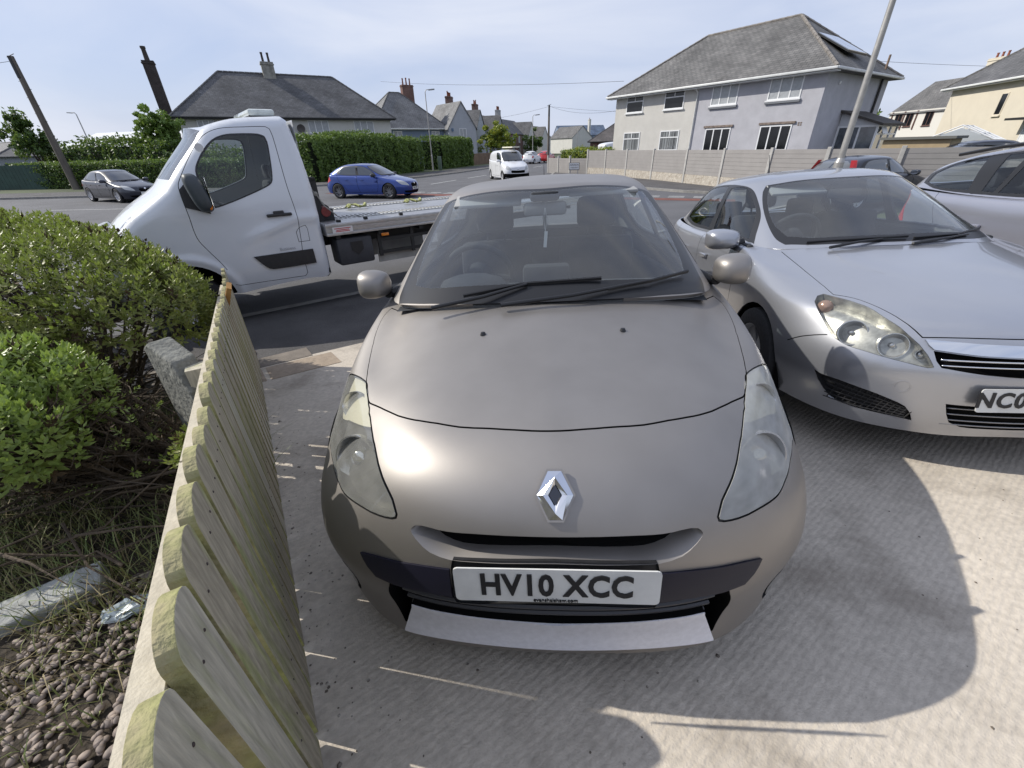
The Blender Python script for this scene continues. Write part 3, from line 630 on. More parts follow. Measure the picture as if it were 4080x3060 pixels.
    for x in (-.30, -.18, -.06, .06, .18, .30): lr.box(cw((x, .050 + .3 * x * x, .315)), (.006, .05, .03))
    for k in ('strip_left', 'strip_right'): surf_part('bumper_strip', S, UV, R_[k], M_BLUEBLACK, car, .006, -.01)
    for k, s in (('fog_left', -1), ('fog_right', 1)):
        f = surf_part('fog_lamp', S, UV, R_[k], M_LENS, car, .001, -.02); surf_part('fog_bowl', S, UV, R_[k], M_LAMPIN, f, -.02, 0)
    surf_part('tail_lamp', S, UV, R_['tail'], M_RED, car, .004, -.01, keepf=lambda c: c[:, 0] < 0)
    surf_part('tail_lamp', S, UV, R_['tail'], M_RED, car, .004, -.01, keepf=lambda c: c[:, 0] > 0)
    # number plate, diamond badge
    number_plate(car, (.005, -.014, .460), 'HV10 XCC', up=(0, .03, 1), small='evanshalshaw.com')
    bc = Vector(cw((.008, .084, .694))); upv = Vector((0, .50, .62)).normalized(); xv = Vector((1, 0, 0)); nv_ = xv.cross(upv)
    def dia(w, h, cw, ch): return [(0, h), (0, h)] 
    hexo = [(0 - .020, .066), (.020, .066), (.052, .0), (.020, -.066), (-.020, -.066), (-.052, 0)]
    hexm = [(-.017, .060), (.017, .060), (.046, .0), (.017, -.060), (-.017, -.060), (-.046, 0)]
    b = MB(); b.prism(hexo, bc - nv_ * .006, xv, upv, nv_ * .012); B = b.build('badge', M_BRONZE, car)
    b = MB(); inn = [(0, .026), (.0155, 0), (0, -.026), (-.0155, 0)]
    ox = [bc + xv * p[0] + upv * p[1] + nv_ * .007 for p in hexm]
    mids = [(0, .045), (.031, 0), (0, -.045), (-.031, 0)]
    top = [bc + xv * p[0] + upv * p[1] + nv_ * .015 for p in mids]; ins = [bc + xv * p[0] + upv * p[1] + nv_ * .008 for p in inn]
    V_ = ox + top + ins                     # 0-5 hexagon, 6-9 ridge, 10-13 inner
    F_ = [(0, 6, 9, 5), (1, 2, 7, 6), (0, 1, 6), (2, 3, 8, 7), (4, 5, 9, 8), (3, 4, 8), (6, 7, 11, 10), (7, 8, 12, 11), (8, 9, 13, 12), (9, 6, 10, 13)]
    link('diamond_emblem', V_, [f[::-1] for f in F_], M_CHROME, B)
    link('emblem_centre', [bc + xv * p[0] + upv * p[1] + nv_ * .0105 for p in inn], [(3, 2, 1, 0)], mat('emblem_dark', (.01, .012, .02), .1, coat=1), B)
    for x in (-.235, .265):
        q = S.inv([cw((x, .78, .875))]); p = S.ev(q[:, 0], q[:, 1])[0]; b = MB(); b.lathe([(0, .012), (.008, .010), (.012, .0), (.013, -.006)], 16, 'z', p); b.build('washer_jet', M_TRIM, car, angle=50)
    # ---- greenhouse
    T = Surf(HB_TOP, 300, 160); tu = lambda P, cl=True, st=.03: T.inv(smooth_poly(cws(P), cl, step=st))
    reg = []
    scrO = [(0, .985, .926), (-.30, 1.005, .924), (-.52, 1.07, .915), (-.652, 1.142, .904), (-.662, 1.20, .925), (-.659, 1.295, .964), (-.645, 1.50, 1.052), (-.61, 1.76, 1.18), (-.565, 1.92, 1.283), (-.50, 1.86, 1.312), (-.313, 1.755, 1.330), (0, 1.695, 1.334)]
    scrO = scrO + [(-p[0], p[1], p[2]) for p in scrO[1:-1][::-1]]
    scrI = [(0, 1.075, .985), (-.30, 1.09, .983), (-.50, 1.14, .972), (-.585, 1.21, .968), (-.590, 1.33, 1.018), (-.577, 1.54, 1.115), (-.545, 1.74, 1.215), (-.508, 1.845, 1.275), (-.47, 1.815, 1.300), (-.30, 1.73, 1.318), (0, 1.672, 1.322)]
    scrI = scrI + [(-p[0], p[1], p[2]) for p in scrI[1:-1][::-1]]
    reg += [('frit', tu(scrO)), ('screen', tu(scrI))]
    sideO = lambda s: [(s * .72, 1.50, .955), (s * .73, 2.0, .965), (s * .73, 2.6, .985), (s * .72, 3.15, 1.02), (s * .69, 3.36, 1.12), (s * .62, 3.2, 1.27), (s * .60, 2.9, 1.30), (s * .60, 2.5, 1.315), (s * .60, 2.2, 1.30), (s * .63, 1.98, 1.23), (s * .66, 1.75, 1.12)]
    w1 = lambda s: [(s * .70, 1.62, .99), (s * .72, 2.38, .995), (s * .62, 2.40, 1.285), (s * .60, 2.2, 1.275), (s * .63, 1.98, 1.20), (s * .66, 1.78, 1.10)]
    w2 = lambda s: [(s * .72, 2.46, 1.0), (s * .70, 3.12, 1.035), (s * .67, 3.28, 1.12), (s * .60, 3.14, 1.25), (s * .60, 2.85, 1.275), (s * .60, 2.48, 1.285)]
    for s in (-1, 1):
        reg.append(('trim', tu(sideO(s)))); reg.append(('win', tu(w1(s)))); reg.append(('win2', tu(w2(s))))
    rw = [(-.02, 3.77, 1.05), (-.45, 3.73, 1.05), (-.60, 3.64, 1.06), (-.54, 3.53, 1.18), (-.46, 3.46, 1.27), (-.3, 3.48, 1.30), (-.02, 3.50, 1.30)]
    reg += [('rear', tu(rw)), ('rear', tu(mirror_pts(rw)))]
    UV2, Q = cut_surface(T, reg, 150, 80)
    surf_part('roof', T, UV2, Q['base'], M_BRONZE, car, 0, -.02)
    surf_part('headlining', T, UV2, Q['base'], M_INTL, car, -.022, None)
    surf_part('windscreen_surround', T, UV2, Q['frit'], M_TRIM, car, .001, -.01)
    surf_part('windscreen', T, UV2, Q['screen'], M_SCREEN, car, .001)
    surf_part('window_trim', T, UV2, Q['trim'], M_TRIM, car, .002, -.012)
    for s in (-1, 1):
        kf = (lambda c: c[:, 0] * s > 0)
        surf_part('side_window', T, UV2, Q['win'], M_GLASS, car, 0, 0, keepf=kf); surf_part('side_window', T, UV2, Q['win2'], M_GLASS, car, 0, 0, keepf=kf)
    surf_part('rear_window', T, UV2, Q['rear'], M_GLASS, car, .001)
    cp = MB(); cp.add([cw((x, y, z)) for x, y, z in [(-.66, 1.19, .842), (-.45, 1.0, .865), (0, .93, .885), (.45, 1.0, .865), (.66, 1.19, .842), (.66, 1.3, .90), (0, 1.06, .93), (-.66, 1.3, .90)]], [(0, 1, 2, 6, 7), (2, 3, 4, 5, 6)]); cp.build('scuttle_panel', M_TRIM, car)
    an = MB(); an.tube([(0, 3.1, 1.45), (0, 3.20, 1.64)], [.005, .0012], 6); an.build('aerial', M_TRIM, car)
    for s, wy in ((-1, WF), (1, WF), (-1, WR), (1, WR)): wheel(car, (s * .79, wy, .30), .30, .19, s, 5)
    [arch_well(car, y_, .30, .345, .86, .5, s_) for y_ in (WF, WR) for s_ in (-1, 1)]
    fl = MB(); fl.box((0, 2.05, .24), (1.30, 3.3, .05)); fl.box((0, .55, .35), (1.0, .5, .2)); fl.build('floor_pan', M_DARK, car)
    # mirrors
    for s in (-1, 1): mirror_pod(car, cw((s * .822, 1.345, .958)), s, M_BRONZE, (.158, .10, .142), foot=cw((s * .70, 1.42, .925)), lean=.0)
    # wipers
    wiper(car, cws([(-.46, .96, .925), (-.25, 1.0, .955), (-.08, 1.06, .985)]), cws([(-.34, 1.03, .955), (-.1, 1.07, .985), (.22, 1.075, .994)]))
    wiper(car, cws([(-.18, .945, .93), (.1, .98, .95), (.40, 1.07, .975)]), cws([(.24, 1.02, .96), (.42, 1.08, .975), (.59, 1.19, .985)]))
    # interior: dashboard, binnacle, wheel, seats, visor, mirror
    d = MB(); n = 22; vs = []
    prof = [(1.02, .90), (1.18, .925), (1.34, .93), (1.45, .915), (1.50, .86), (1.52, .70), (1.50, .5)]
    for i in range(n + 1):
        x = -.66 + 1.32 * i / n
        for (y, z) in prof: vs.append(cw((x, y + .10 * (x / .66) ** 2 * (1 if y < 1.4 else .2), z - .025 * (x / .66) ** 4)))
    m_ = len(prof); d.add(vs, [(i * m_ + j, (i + 1) * m_ + j, (i + 1) * m_ + j + 1, i * m_ + j + 1) for i in range(n) for j in range(m_ - 1)])
    D = d.build('dashboard', M_INT, car, smooth=True)
    b = MB(); b.lathe([(0, .16), (.08, .15), (.15, .11), (.19, .03), (.20, -.02)], 24, 'z', cw((-.35, 1.36, .90)), M=Matrix(((1, 0, 0), (0, .8, 0), (0, 0, .55)))); b.build('instrument_binnacle', M_INT, D, smooth=True)
    b = MB(); b.box(cw((.0, 1.42, .955)), (.24, .10, .10), bev=.02); b.build('centre_display', M_INT, D, angle=40)
    steering(car, *cw((-.35, 1.60, .93)))
    for x in (-.35, .35): seat(car, x, 1.95, .45, bh=.60)
    bs = MB(); bs.box((0, 2.75, .45), (1.25, .5, .16), bev=.05); bs.box((0, 3.05, .75), (1.25, .14, .6), Matrix.Rotation(-.25, 3, 'X'), .05); bs.build('rear_seat', M_SEAT, car, angle=40)
    bs = MB(); bs.box((0, 3.4, .93), (1.2, .5, .03), bev=.01); bs.build('parcel_shelf', M_INT, car)
    for s in (-1, 1):
        dc = MB(); dc.box((s * .72, 2.2, .68), (.05, 1.7, .52), bev=.02); dc.build('door_card', M_INT, car)
    b = MB(); b.box(cw((0.0, 1.70, 1.235)), (.235, .03, .07), bev=.02); b.tube(cws([(0, 1.69, 1.25), (0, 1.70, 1.31)]), .012); b.build('interior_mirror', mat('mirror_back_grey', (.22, .22, .22), .5), car, angle=40)
    b = MB(); b.box(cw((0, 1.665, 1.295)), (.16, .05, .05), bev=.02); b.build('sensor_housing', M_INT, car, angle=40)
    for s in (-1,): b = MB(); b.box(cw((-.30, 1.80, 1.285)), (.38, .16, .022), Matrix.Rotation(.35, 3, 'X'), .009); b.build('sun_visor', mat('visor_grey', (.34, .34, .33), .85), car, angle=40)
    b = MB(); b.box(cw((.30, 1.84, 1.30)), (.38, .16, .022), Matrix.Rotation(.15, 3, 'X'), .009); b.build('sun_visor', mat('visor_grey', (.34, .34, .33), .85), car, angle=40)
    for s in (-1, 1):
        b = MB(); b.box(cw((s * .84, 2.25, .80)), (.03, .17, .03), bev=.01); b.box(cw((s * .84, 3.1, .82)), (.03, .15, .03), bev=.01); b.build('door_handle', M_BRONZE, car, angle=40)
    # hanging tag on the interior mirror
    t = empty('hanging_tag', mat=car.matrix_world @ Matrix.Translation(cw((.0, 1.655, 1.09))), label='narrow white paper tag hanging on a string below the interior mirror of the bronze hatchback', cat='tag')
    b = MB(); b.box((0, 0, 0), (.018, .002, .085), Matrix.Rotation(.1, 3, 'Y')); b.build('paper', mat('paper_white', (.7, .7, .68), .8), t)
    b = MB(); b.tube([(0, 0, .04), (.008, 0, .10), (.002, 0, .16)], .0018, 4); b.tube([(0, 0, .04), (-.008, 0, .10), (-.002, 0, .16)], .0018, 4); b.build('string', mat('string_white', (.6, .6, .58), .8), t)
    return car
build_hatch()
FH_LOW = [[(0,0.05,0.19),(0.25,0.055,0.19),(0.44,0.11,0.19),(0.6,0.21,0.19),(0.72,0.39,0.19),(0.8,0.64,0.19),(0.845,1,0.19),(0.86,1.9,0.19),(0.86,2.7,0.19),(0.8557,3.35,0.2),(0.8299,3.8,0.22),(0.7396,4.03,0.24),(0.473,4.12,0.24),(0,4.18,0.24)],
[(0,0.01,0.3),(0.25,0.02,0.3),(0.45,0.075,0.3),(0.62,0.175,0.3),(0.75,0.36,0.3),(0.835,0.62,0.3),(0.868,1,0.3),(0.872,1.9,0.3),(0.872,2.7,0.3),(0.86764,3.35,0.31),(0.84148,3.8,0.33),(0.74992,4.07,0.36),(0.4796,4.16,0.36),(0,4.22,0.36)],
[(0,-0.01,0.42),(0.25,0,0.42),(0.45,0.055,0.42),(0.635,0.155,0.42),(0.77,0.34,0.42),(0.855,0.6,0.42),(0.878,1,0.42),(0.878,1.9,0.42),(0.878,2.7,0.42),(0.87361,3.35,0.43),(0.84727,3.8,0.45),(0.75508,4.08,0.48),(0.4829,4.17,0.48),(0,4.23,0.48)],
[(0,-0.005,0.54),(0.25,0.005,0.54),(0.45,0.055,0.54),(0.63,0.155,0.54),(0.765,0.335,0.54),(0.85,0.58,0.54),(0.875,1,0.54),(0.876,1.9,0.54),(0.876,2.7,0.54),(0.87162,3.35,0.55),(0.84534,3.8,0.57),(0.75336,4.06,0.6),(0.4818,4.15,0.6),(0,4.21,0.6)],
[(0,0.02,0.64),(0.24,0.035,0.64),(0.44,0.09,0.64),(0.62,0.2,0.64),(0.755,0.385,0.64),(0.84,0.62,0.645),(0.87,1,0.65),(0.872,1.9,0.655),(0.872,2.7,0.65),(0.86764,3.35,0.66),(0.84148,3.8,0.68),(0.74992,4.02,0.7),(0.4796,4.11,0.7),(0,4.17,0.7)],
[(0,0.06,0.7),(0.23,0.075,0.7),(0.42,0.135,0.705),(0.59,0.25,0.715),(0.73,0.44,0.725),(0.82,0.68,0.732),(0.86,1,0.74),(0.866,1.9,0.74),(0.866,2.7,0.74),(0.86167,3.35,0.75),(0.83569,3.8,0.77),(0.74476,3.98,0.79),(0.4763,4.07,0.79),(0,4.13,0.79)],
[(0,0.22,0.765),(0.22,0.235,0.765),(0.4,0.29,0.765),(0.56,0.4,0.77),(0.69,0.57,0.787),(0.785,0.8,0.8),(0.84,1.08,0.815),(0.86,1.9,0.82),(0.86,2.7,0.83),(0.8557,3.35,0.84),(0.8299,3.8,0.86),(0.7396,3.94,0.88),(0.473,4.03,0.88),(0,4.09,0.88)],
[(0,0.62,0.865),(0.22,0.63,0.865),(0.4,0.665,0.86),(0.55,0.74,0.85),(0.665,0.86,0.85),(0.765,1.02,0.86),(0.82,1.25,0.885),(0.845,1.9,0.895),(0.845,2.7,0.9),(0.840775,3.35,0.915),(0.815425,3.8,0.94),(0.7267,3.9,0.96),(0.46475,3.99,0.96),(0,4.05,0.96)],
[(0,1,0.935),(0.22,1.01,0.935),(0.42,1.04,0.93),(0.56,1.1,0.92),(0.66,1.18,0.91),(0.73,1.28,0.915),(0.785,1.45,0.935),(0.815,1.9,0.945),(0.815,2.7,0.955),(0.810925,3.35,0.97),(0.786475,3.8,1),(0.7009,3.87,1.02),(0.44825,3.96,1.02),(0,4.02,1.02)],
[(0,1.14,0.965),(0.22,1.15,0.965),(0.42,1.17,0.96),(0.55,1.22,0.95),(0.64,1.29,0.94),(0.7,1.38,0.94),(0.74,1.52,0.945),(0.78,1.9,0.96),(0.78,2.7,0.97),(0.7761,3.35,0.99),(0.7527,3.8,1.03),(0.6708,3.85,1.05),(0.429,3.94,1.05),(0,4,1.05)]]
FH_TOP = [[(0,1.1,0.96),(0.25,1.11,0.96),(0.48,1.16,0.95),(0.63,1.26,0.94),(0.71,1.42,0.94),(0.77,1.95,0.955),(0.78,2.6,0.97),(0.775,3.25,0.99),(0.745,3.65,1.03),(0.64,3.92,1.05),(0.4,4,1.05),(0,4.03,1.05)],
[(0,1.36,1.1),(0.24,1.37,1.1),(0.45,1.43,1.09),(0.585,1.54,1.08),(0.665,1.7,1.085),(0.72,2.05,1.09),(0.73,2.6,1.1),(0.72,3.2,1.12),(0.69,3.55,1.14),(0.58,3.78,1.15),(0.37,3.86,1.15),(0,3.89,1.15)],
[(0,1.62,1.24),(0.23,1.63,1.24),(0.42,1.69,1.23),(0.54,1.8,1.22),(0.615,1.95,1.225),(0.665,2.2,1.235),(0.68,2.6,1.24),(0.67,3.1,1.25),(0.63,3.4,1.26),(0.53,3.6,1.265),(0.34,3.66,1.265),(0,3.69,1.265)],
[(0,1.9,1.365),(0.22,1.91,1.362),(0.39,1.96,1.35),(0.5,2.05,1.34),(0.56,2.16,1.345),(0.6,2.35,1.365),(0.61,2.65,1.375),(0.6,3,1.37),(0.56,3.25,1.36),(0.47,3.38,1.355),(0.31,3.44,1.355),(0,3.47,1.36)],
[(0,2.05,1.41),(0.2,2.06,1.41),(0.35,2.1,1.405),(0.44,2.17,1.4),(0.49,2.26,1.405),(0.51,2.42,1.415),(0.52,2.65,1.42),(0.51,2.95,1.415),(0.47,3.12,1.41),(0.4,3.22,1.405),(0.27,3.27,1.405),(0,3.3,1.41)],
[(0,2.35,1.45),(0.09,2.355,1.45),(0.16,2.37,1.45),(0.2,2.4,1.45),(0.22,2.45,1.452),(0.23,2.55,1.455),(0.23,2.65,1.455),(0.23,2.8,1.452),(0.21,2.9,1.45),(0.17,2.96,1.447),(0.1,2.99,1.445),(0,3,1.445)],
[(0,2.5,1.458),(0.002,2.51,1.458),(0.003,2.53,1.458),(0.004,2.55,1.458),(0.005,2.57,1.458),(0.006,2.6,1.458),(0.006,2.63,1.458),(0.006,2.66,1.458),(0.005,2.69,1.457),(0.004,2.71,1.456),(0.002,2.73,1.456),(0,2.75,1.456)]]
AO = {}
AO['headlight']=[(-0.715,0.546,0.772),(-0.683,0.548,0.784),(-0.658,0.504,0.779),(-0.613,0.436,0.771),(-0.571,0.349,0.756),(-0.545,0.237,0.725),(-0.518,0.175,0.699),(-0.495,0.133,0.669),(-0.47,0.103,0.64),(-0.443,0.071,0.599),(-0.426,0.052,0.563),(-0.419,0.046,0.547),(-0.439,0.052,0.543),(-0.503,0.081,0.555),(-0.578,0.126,0.569),(-0.635,0.177,0.581),(-0.684,0.235,0.59),(-0.714,0.291,0.61),(-0.731,0.347,0.646),(-0.74,0.405,0.688),(-0.743,0.466,0.726),(-0.738,0.512,0.75)]
AO['hoodside']=[(-0.458,0.115,0.669),(-0.488,0.178,0.712),(-0.514,0.268,0.742),(-0.543,0.362,0.763),(-0.586,0.453,0.779),(-0.649,0.518,0.784),(-0.649,0.627,0.808),(-0.647,0.803,0.843),(-0.642,1.027,0.885),(-0.641,1.232,0.926)]
AO['hoodfront']=[(-0.458,0.115,0.669),(-0.379,0.087,0.676),(-0.251,0.057,0.68),(-0.125,0.042,0.68)]
AO['chromebar']=[(-0.456,0.108,0.66),(-0.38,0.077,0.658),(-0.253,0.043,0.655),(-0.126,0.027,0.65),(-0.121,0.011,0.601),(-0.251,0.024,0.607),(-0.342,0.045,0.613),(-0.428,0.076,0.621),(-0.443,0.091,0.639)]
AO['upgrille']=[(-0.431,0.076,0.618),(-0.342,0.044,0.611),(-0.251,0.024,0.605),(-0.121,0.01,0.599),(-0.104,-0.008,0.516),(-0.24,0.002,0.53),(-0.336,0.02,0.538),(-0.4,0.04,0.548),(-0.417,0.053,0.577)]
AO['vent']=[(-0.76,0.318,0.428),(-0.744,0.291,0.418),(-0.689,0.212,0.413),(-0.595,0.13,0.391),(-0.524,0.093,0.367),(-0.458,0.07,0.337),(-0.429,0.066,0.302),(-0.408,0.071,0.26),(-0.491,0.102,0.27),(-0.572,0.147,0.275),(-0.649,0.212,0.284),(-0.689,0.252,0.304),(-0.718,0.278,0.338),(-0.741,0.299,0.381)]
AO['lowgrille']=[(-0.335,0.022,0.376),(-0.244,0.005,0.373),(-0.035,-0.002,0.354),(0.042,0.035,0.228),(-0.116,0.03,0.241),(-0.23,0.032,0.25),(-0.28,0.032,0.273),(-0.312,0.026,0.321)]
AO['valance']=[(-0.781,0.485,0.248),(-0.735,0.404,0.211),(-0.675,0.305,0.19),(-0.591,0.202,0.19),(-0.49,0.134,0.19),(-0.385,0.088,0.19),(-0.24,0.054,0.19),(-0.074,0.049,0.19),(0.079,0.049,0.19)]
AO['towcap']=[(-0.501,0.074,0.441)]
AO['bumperline']=[(-0.844,0.547,0.537),(-0.801,0.432,0.579),(-0.739,0.338,0.62)]
AO['plate']=[(-0.248,0.006,0.368),(-0.247,-0.002,0.465)]
AO['arch']=[(-0.878,1.164,0.485),(-0.874,1.113,0.597),(-0.862,0.959,0.718),(-0.84,0.819,0.75),(-0.825,0.679,0.722),(-0.822,0.554,0.649),(-0.814,0.469,0.582),(-0.803,0.406,0.465)]
# ------------------------------------------------------------------ family of hatch, estate and van bodies from one lattice
def pw(v, a, b):
    return float(np.interp(v, a, b)) if a[0] <= v <= a[-1] else (b[0] + (v - a[0]) if v < a[0] else b[-1] + (v - a[-1]))
def make_warp(L=4.25, W=1.756, H=1.458, hood=None, belt=None, ys=None, zs=None, xs=1.0, roofw=1.0, extra=None):
    ya, yb = ys or ((0, 4.23), (0, L)); za, zb = zs or ((0, .96, 1.458), (0, belt or .96 * H / 1.458, H)); kx = W / 1.756
    def f(p):
        x, y, z = p; q = (x * kx * (1 + (roofw - 1) * max(0, min(1, (z - .95) / .45))), pw(y, ya, yb), pw(z, za, zb))
        return extra(q) if extra else q
    return f
WIN_F = [(-.77, 1.60, 1.005), (-.78, 2.37, 1.01), (-.72, 2.42, 1.13), (-.63, 2.46, 1.335), (-.61, 2.34, 1.34), (-.59, 2.17, 1.325), (-.61, 1.99, 1.25), (-.64, 1.78, 1.14)]
WIN_R = [(-.78, 2.52, 1.015), (-.77, 3.15, 1.03), (-.74, 3.42, 1.07), (-.69, 3.40, 1.17), (-.62, 3.22, 1.30), (-.61, 2.9, 1.345), (-.61, 2.56, 1.345)]
WIN_T = [(-.77, 1.50, .985), (-.78, 2.4, .99), (-.78, 3.1, 1.0), (-.755, 3.50, 1.05), (-.69, 3.52, 1.18), (-.61, 3.30, 1.33), (-.61, 2.9, 1.365), (-.61, 2.35, 1.365), (-.59, 2.12, 1.345), (-.60, 1.93, 1.26), (-.64, 1.70, 1.13)]
SCR_O = [(0, 1.13, .975), (-.25, 1.14, .975), (-.46, 1.19, .965), (-.60, 1.29, .96), (-.625, 1.38, .99), (-.62, 1.55, 1.06), (-.585, 1.80, 1.18), (-.53, 2.0, 1.29), (-.49, 2.06, 1.335), (-.40, 1.99, 1.355), (-.22, 1.935, 1.37), (0, 1.92, 1.372)]
SCR_I = [(0, 1.20, 1.01), (-.25, 1.21, 1.01), (-.45, 1.26, 1.0), (-.57, 1.36, 1.01), (-.59, 1.55, 1.08), (-.56, 1.78, 1.19), (-.505, 1.96, 1.285), (-.47, 2.02, 1.32), (-.38, 1.96, 1.34), (-.22, 1.915, 1.352), (0, 1.90, 1.355)]
REAR_W = [(-.02, 3.99, 1.07), (-.45, 3.95, 1.07), (-.58, 3.86, 1.08), (-.54, 3.76, 1.17), (-.47, 3.62, 1.30), (-.30, 3.50, 1.335), (-.02, 3.52, 1.34)]
TAIL = [(-.86, 3.90, .98), (-.76, 4.04, .98), (-.70, 4.12, .80), (-.72, 4.13, .70), (-.82, 4.0, .70), (-.86, 3.8, .78)]
def build_car(name, M, warp, pm, label, cat='car', group=None, detail=1, see=True, tmpl=None, wheels=(.90, 3.51), wr=.31, plate=None, rplate=None, grille='bars', emblem=True, lens=None,
              side_glass=(True, True), rear_glass=True, glass_m=None, spokes=7, twin=False, tailp=None, rails=False, nres=None, hl=True, trimm=None, rmat=None, mir=True, drv=False, parts=None, bumperm=None, aerial=True, wins=None):
    car = empty(name, mat=M, label=label, cat=cat, group=group)
    w = warp; mp_ = lambda P: [w(p) for p in P]; ml = lambda T_: [[w(p) for p in r] for r in T_]
    nu, nv = nres or ((300, 180) if detail > 1 else (150, 80))
    S = Surf(ml(FH_LOW), nu, nv); T = Surf(ml(FH_TOP), nu, nv); st = .03 if detail > 1 else .08
    U = lambda Sf, P, cl=True: Sf.inv(smooth_poly(mp_(P), cl, step=st))
    sym = lambda P: P + [(-p[0], p[1], p[2]) for p in P[::-1] if abs(p[0]) > .005]
    both = lambda P: (P, mirror_pts(P))
    gw = .005 if detail > 1 else .012; reg = []
    A = AO
    for P in both(A['headlight']):
        if hl: reg.append(('lamp', U(S, P)))
    hs = A['hoodside']; hf = A['hoodfront']
    hood = [(0, .04, .682)] + hf[::-1][:-1] + hs + [(-.60, 1.16, .915), (-.3, 1.03, .94), (0, 1.0, .945)]
    hoodF = hood + [(-p[0], p[1], p[2]) for p in hood[1:-1][::-1]]
    reg.insert(0, ('hood', U(S, hoodF)))
    if detail > 1:
        hl_ = hood[:-3]; reg.append(('groove', groove_poly(S, U(S, [(-p[0], p[1], p[2]) for p in hl_[::-1][:-1]] + hl_, False), gw)))
    if grille == 'bars':
        reg.append(('upgrille', U(S, sym([(0, .01, .60)] + A['upgrille'][:3][::-1] + A['upgrille'][4:][::-1] if False else [(-.0, .0, .600), (-.25, .022, .604), (-.35, .045, .612), (-.425, .074, .618), (-.415, .052, .577), (-.395, .04, .548), (-.24, .002, .528), (0, -.01, .515)]))))
        reg.append(('chromebar', U(S, sym([(0, .02, .652), (-.25, .043, .656), (-.38, .077, .66), (-.452, .105, .662), (-.440, .09, .638), (-.425, .075, .622), (-.34, .044, .615), (-.25, .024, .609), (0, .01, .604)]))))
        reg.append(('lowgrille', U(S, sym([(0, -.0, .372), (-.2, .003, .374), (-.335, .022, .376), (-.312, .026, .321), (-.281, .032, .273), (-.229, .032, .25), (-.1, .03, .241), (0, .03, .238)]))))
        for P in both(A['vent']): reg.append(('vent', U(S, P)))
    elif grille == 'plain':
        reg.append(('upgrille', U(S, sym([(0, .01, .64), (-.22, .03, .645), (-.27, .04, .58), (-.22, .0, .47), (0, -.01, .46)]))))
        reg.append(('lowgrille', U(S, sym([(0, -.0, .33), (-.45, .05, .335), (-.66, .2, .34), (-.62, .17, .26), (0, .03, .22)]))))
    elif grille == 'low':
        reg.append(('upgrille', U(S, sym([(0, .01, .55), (-.42, .07, .56), (-.46, .09, .50), (-.42, .06, .44), (0, -.01, .43)]))))
        reg.append(('lowgrille', U(S, sym([(0, -.01, .40), (-.75, .36, .42), (-.84, .6, .40), (-.82, .6, .25), (-.6, .2, .20), (0, .04, .20)]))))
    for P in both(tailp or TAIL): reg.append(('tail', U(S, P)))
    for s in (-1, 1):
        for door in ([(s * .78, 1.52, .96), (s * .87, 1.42, .80), (s * .875, 1.42, .5), (s * .86, 1.52, .30), (s * .86, 2.36, .28), (s * .875, 2.44, .5), (s * .86, 2.47, .85), (s * .78, 2.47, .98)],
                     [(s * .86, 2.36, .28), (s * .86, 2.95, .29), (s * .87, 3.15, .5), (s * .86, 3.42, .8), (s * .77, 3.5, 1.03)]):
            reg.append(('groove', groove_poly(S, U(S, door, False), gw)))
        if detail > 1: reg.append(('groove', groove_poly(S, U(S, [(s * .86, .50, .535), (s * .80, .431, .579), (s * .735, .33, .62)], False), gw)))
    wf, wrr = wheels; ra = wr + .035
    for s in (-1, 1):
        for wq in wheels:
            yq = w((0, wq, 0))[1]; xq = w((.87, wq, .5))[0]
            if detail > 0: reg.append(('arch', S.inv([(s * xq, yq + ra * cos(a), max(w((0, 0, .2))[2], wr + ra * sin(a))) for a in [2 * pi * k / 28 for k in range(28)]])))
    UV, R_ = cut_surface(S, reg, *((170, 90) if detail > 1 else (90, 44)))
    wy = [w((0, wf, 0))[1], w((0, wrr, 0))[1]]; ra = wr + .035; hw = w((.878, 2, .4))[0]
    def na(c):
        m = np.ones(len(c), bool)
        for y in wy: m &= ~((np.abs(c[:, 0]) > .5) & (np.hypot(c[:, 1] - y, c[:, 2] - wr) < ra - (.035 if detail > 0 else 0)))
        return m
    surf_part('body', S, UV, R_['base'], pm, car, 0, -.012, keepf=na)
    surf_part('hood', S, UV, R_['hood'], pm, car, .0005, -.012)
    surf_part('shut_line', S, UV, R_.get('groove', []), M_DARK, car, -.004 if detail > 1 else .001, 0, keepf=na)
    for nm, m_, off, wl in (('upgrille', M_DARK, -.03, 0.0), ('lowgrille', M_DARK, -.03, 0.0), ('chromebar', M_CHROME, .012, -.01)):
        if nm in R_: surf_part({'upgrille': 'grille', 'lowgrille': 'lower_grille', 'chromebar': 'chrome_bar'}[nm], S, UV, R_[nm], m_, car, off if detail > 1 or off > 0 else .001, wl)
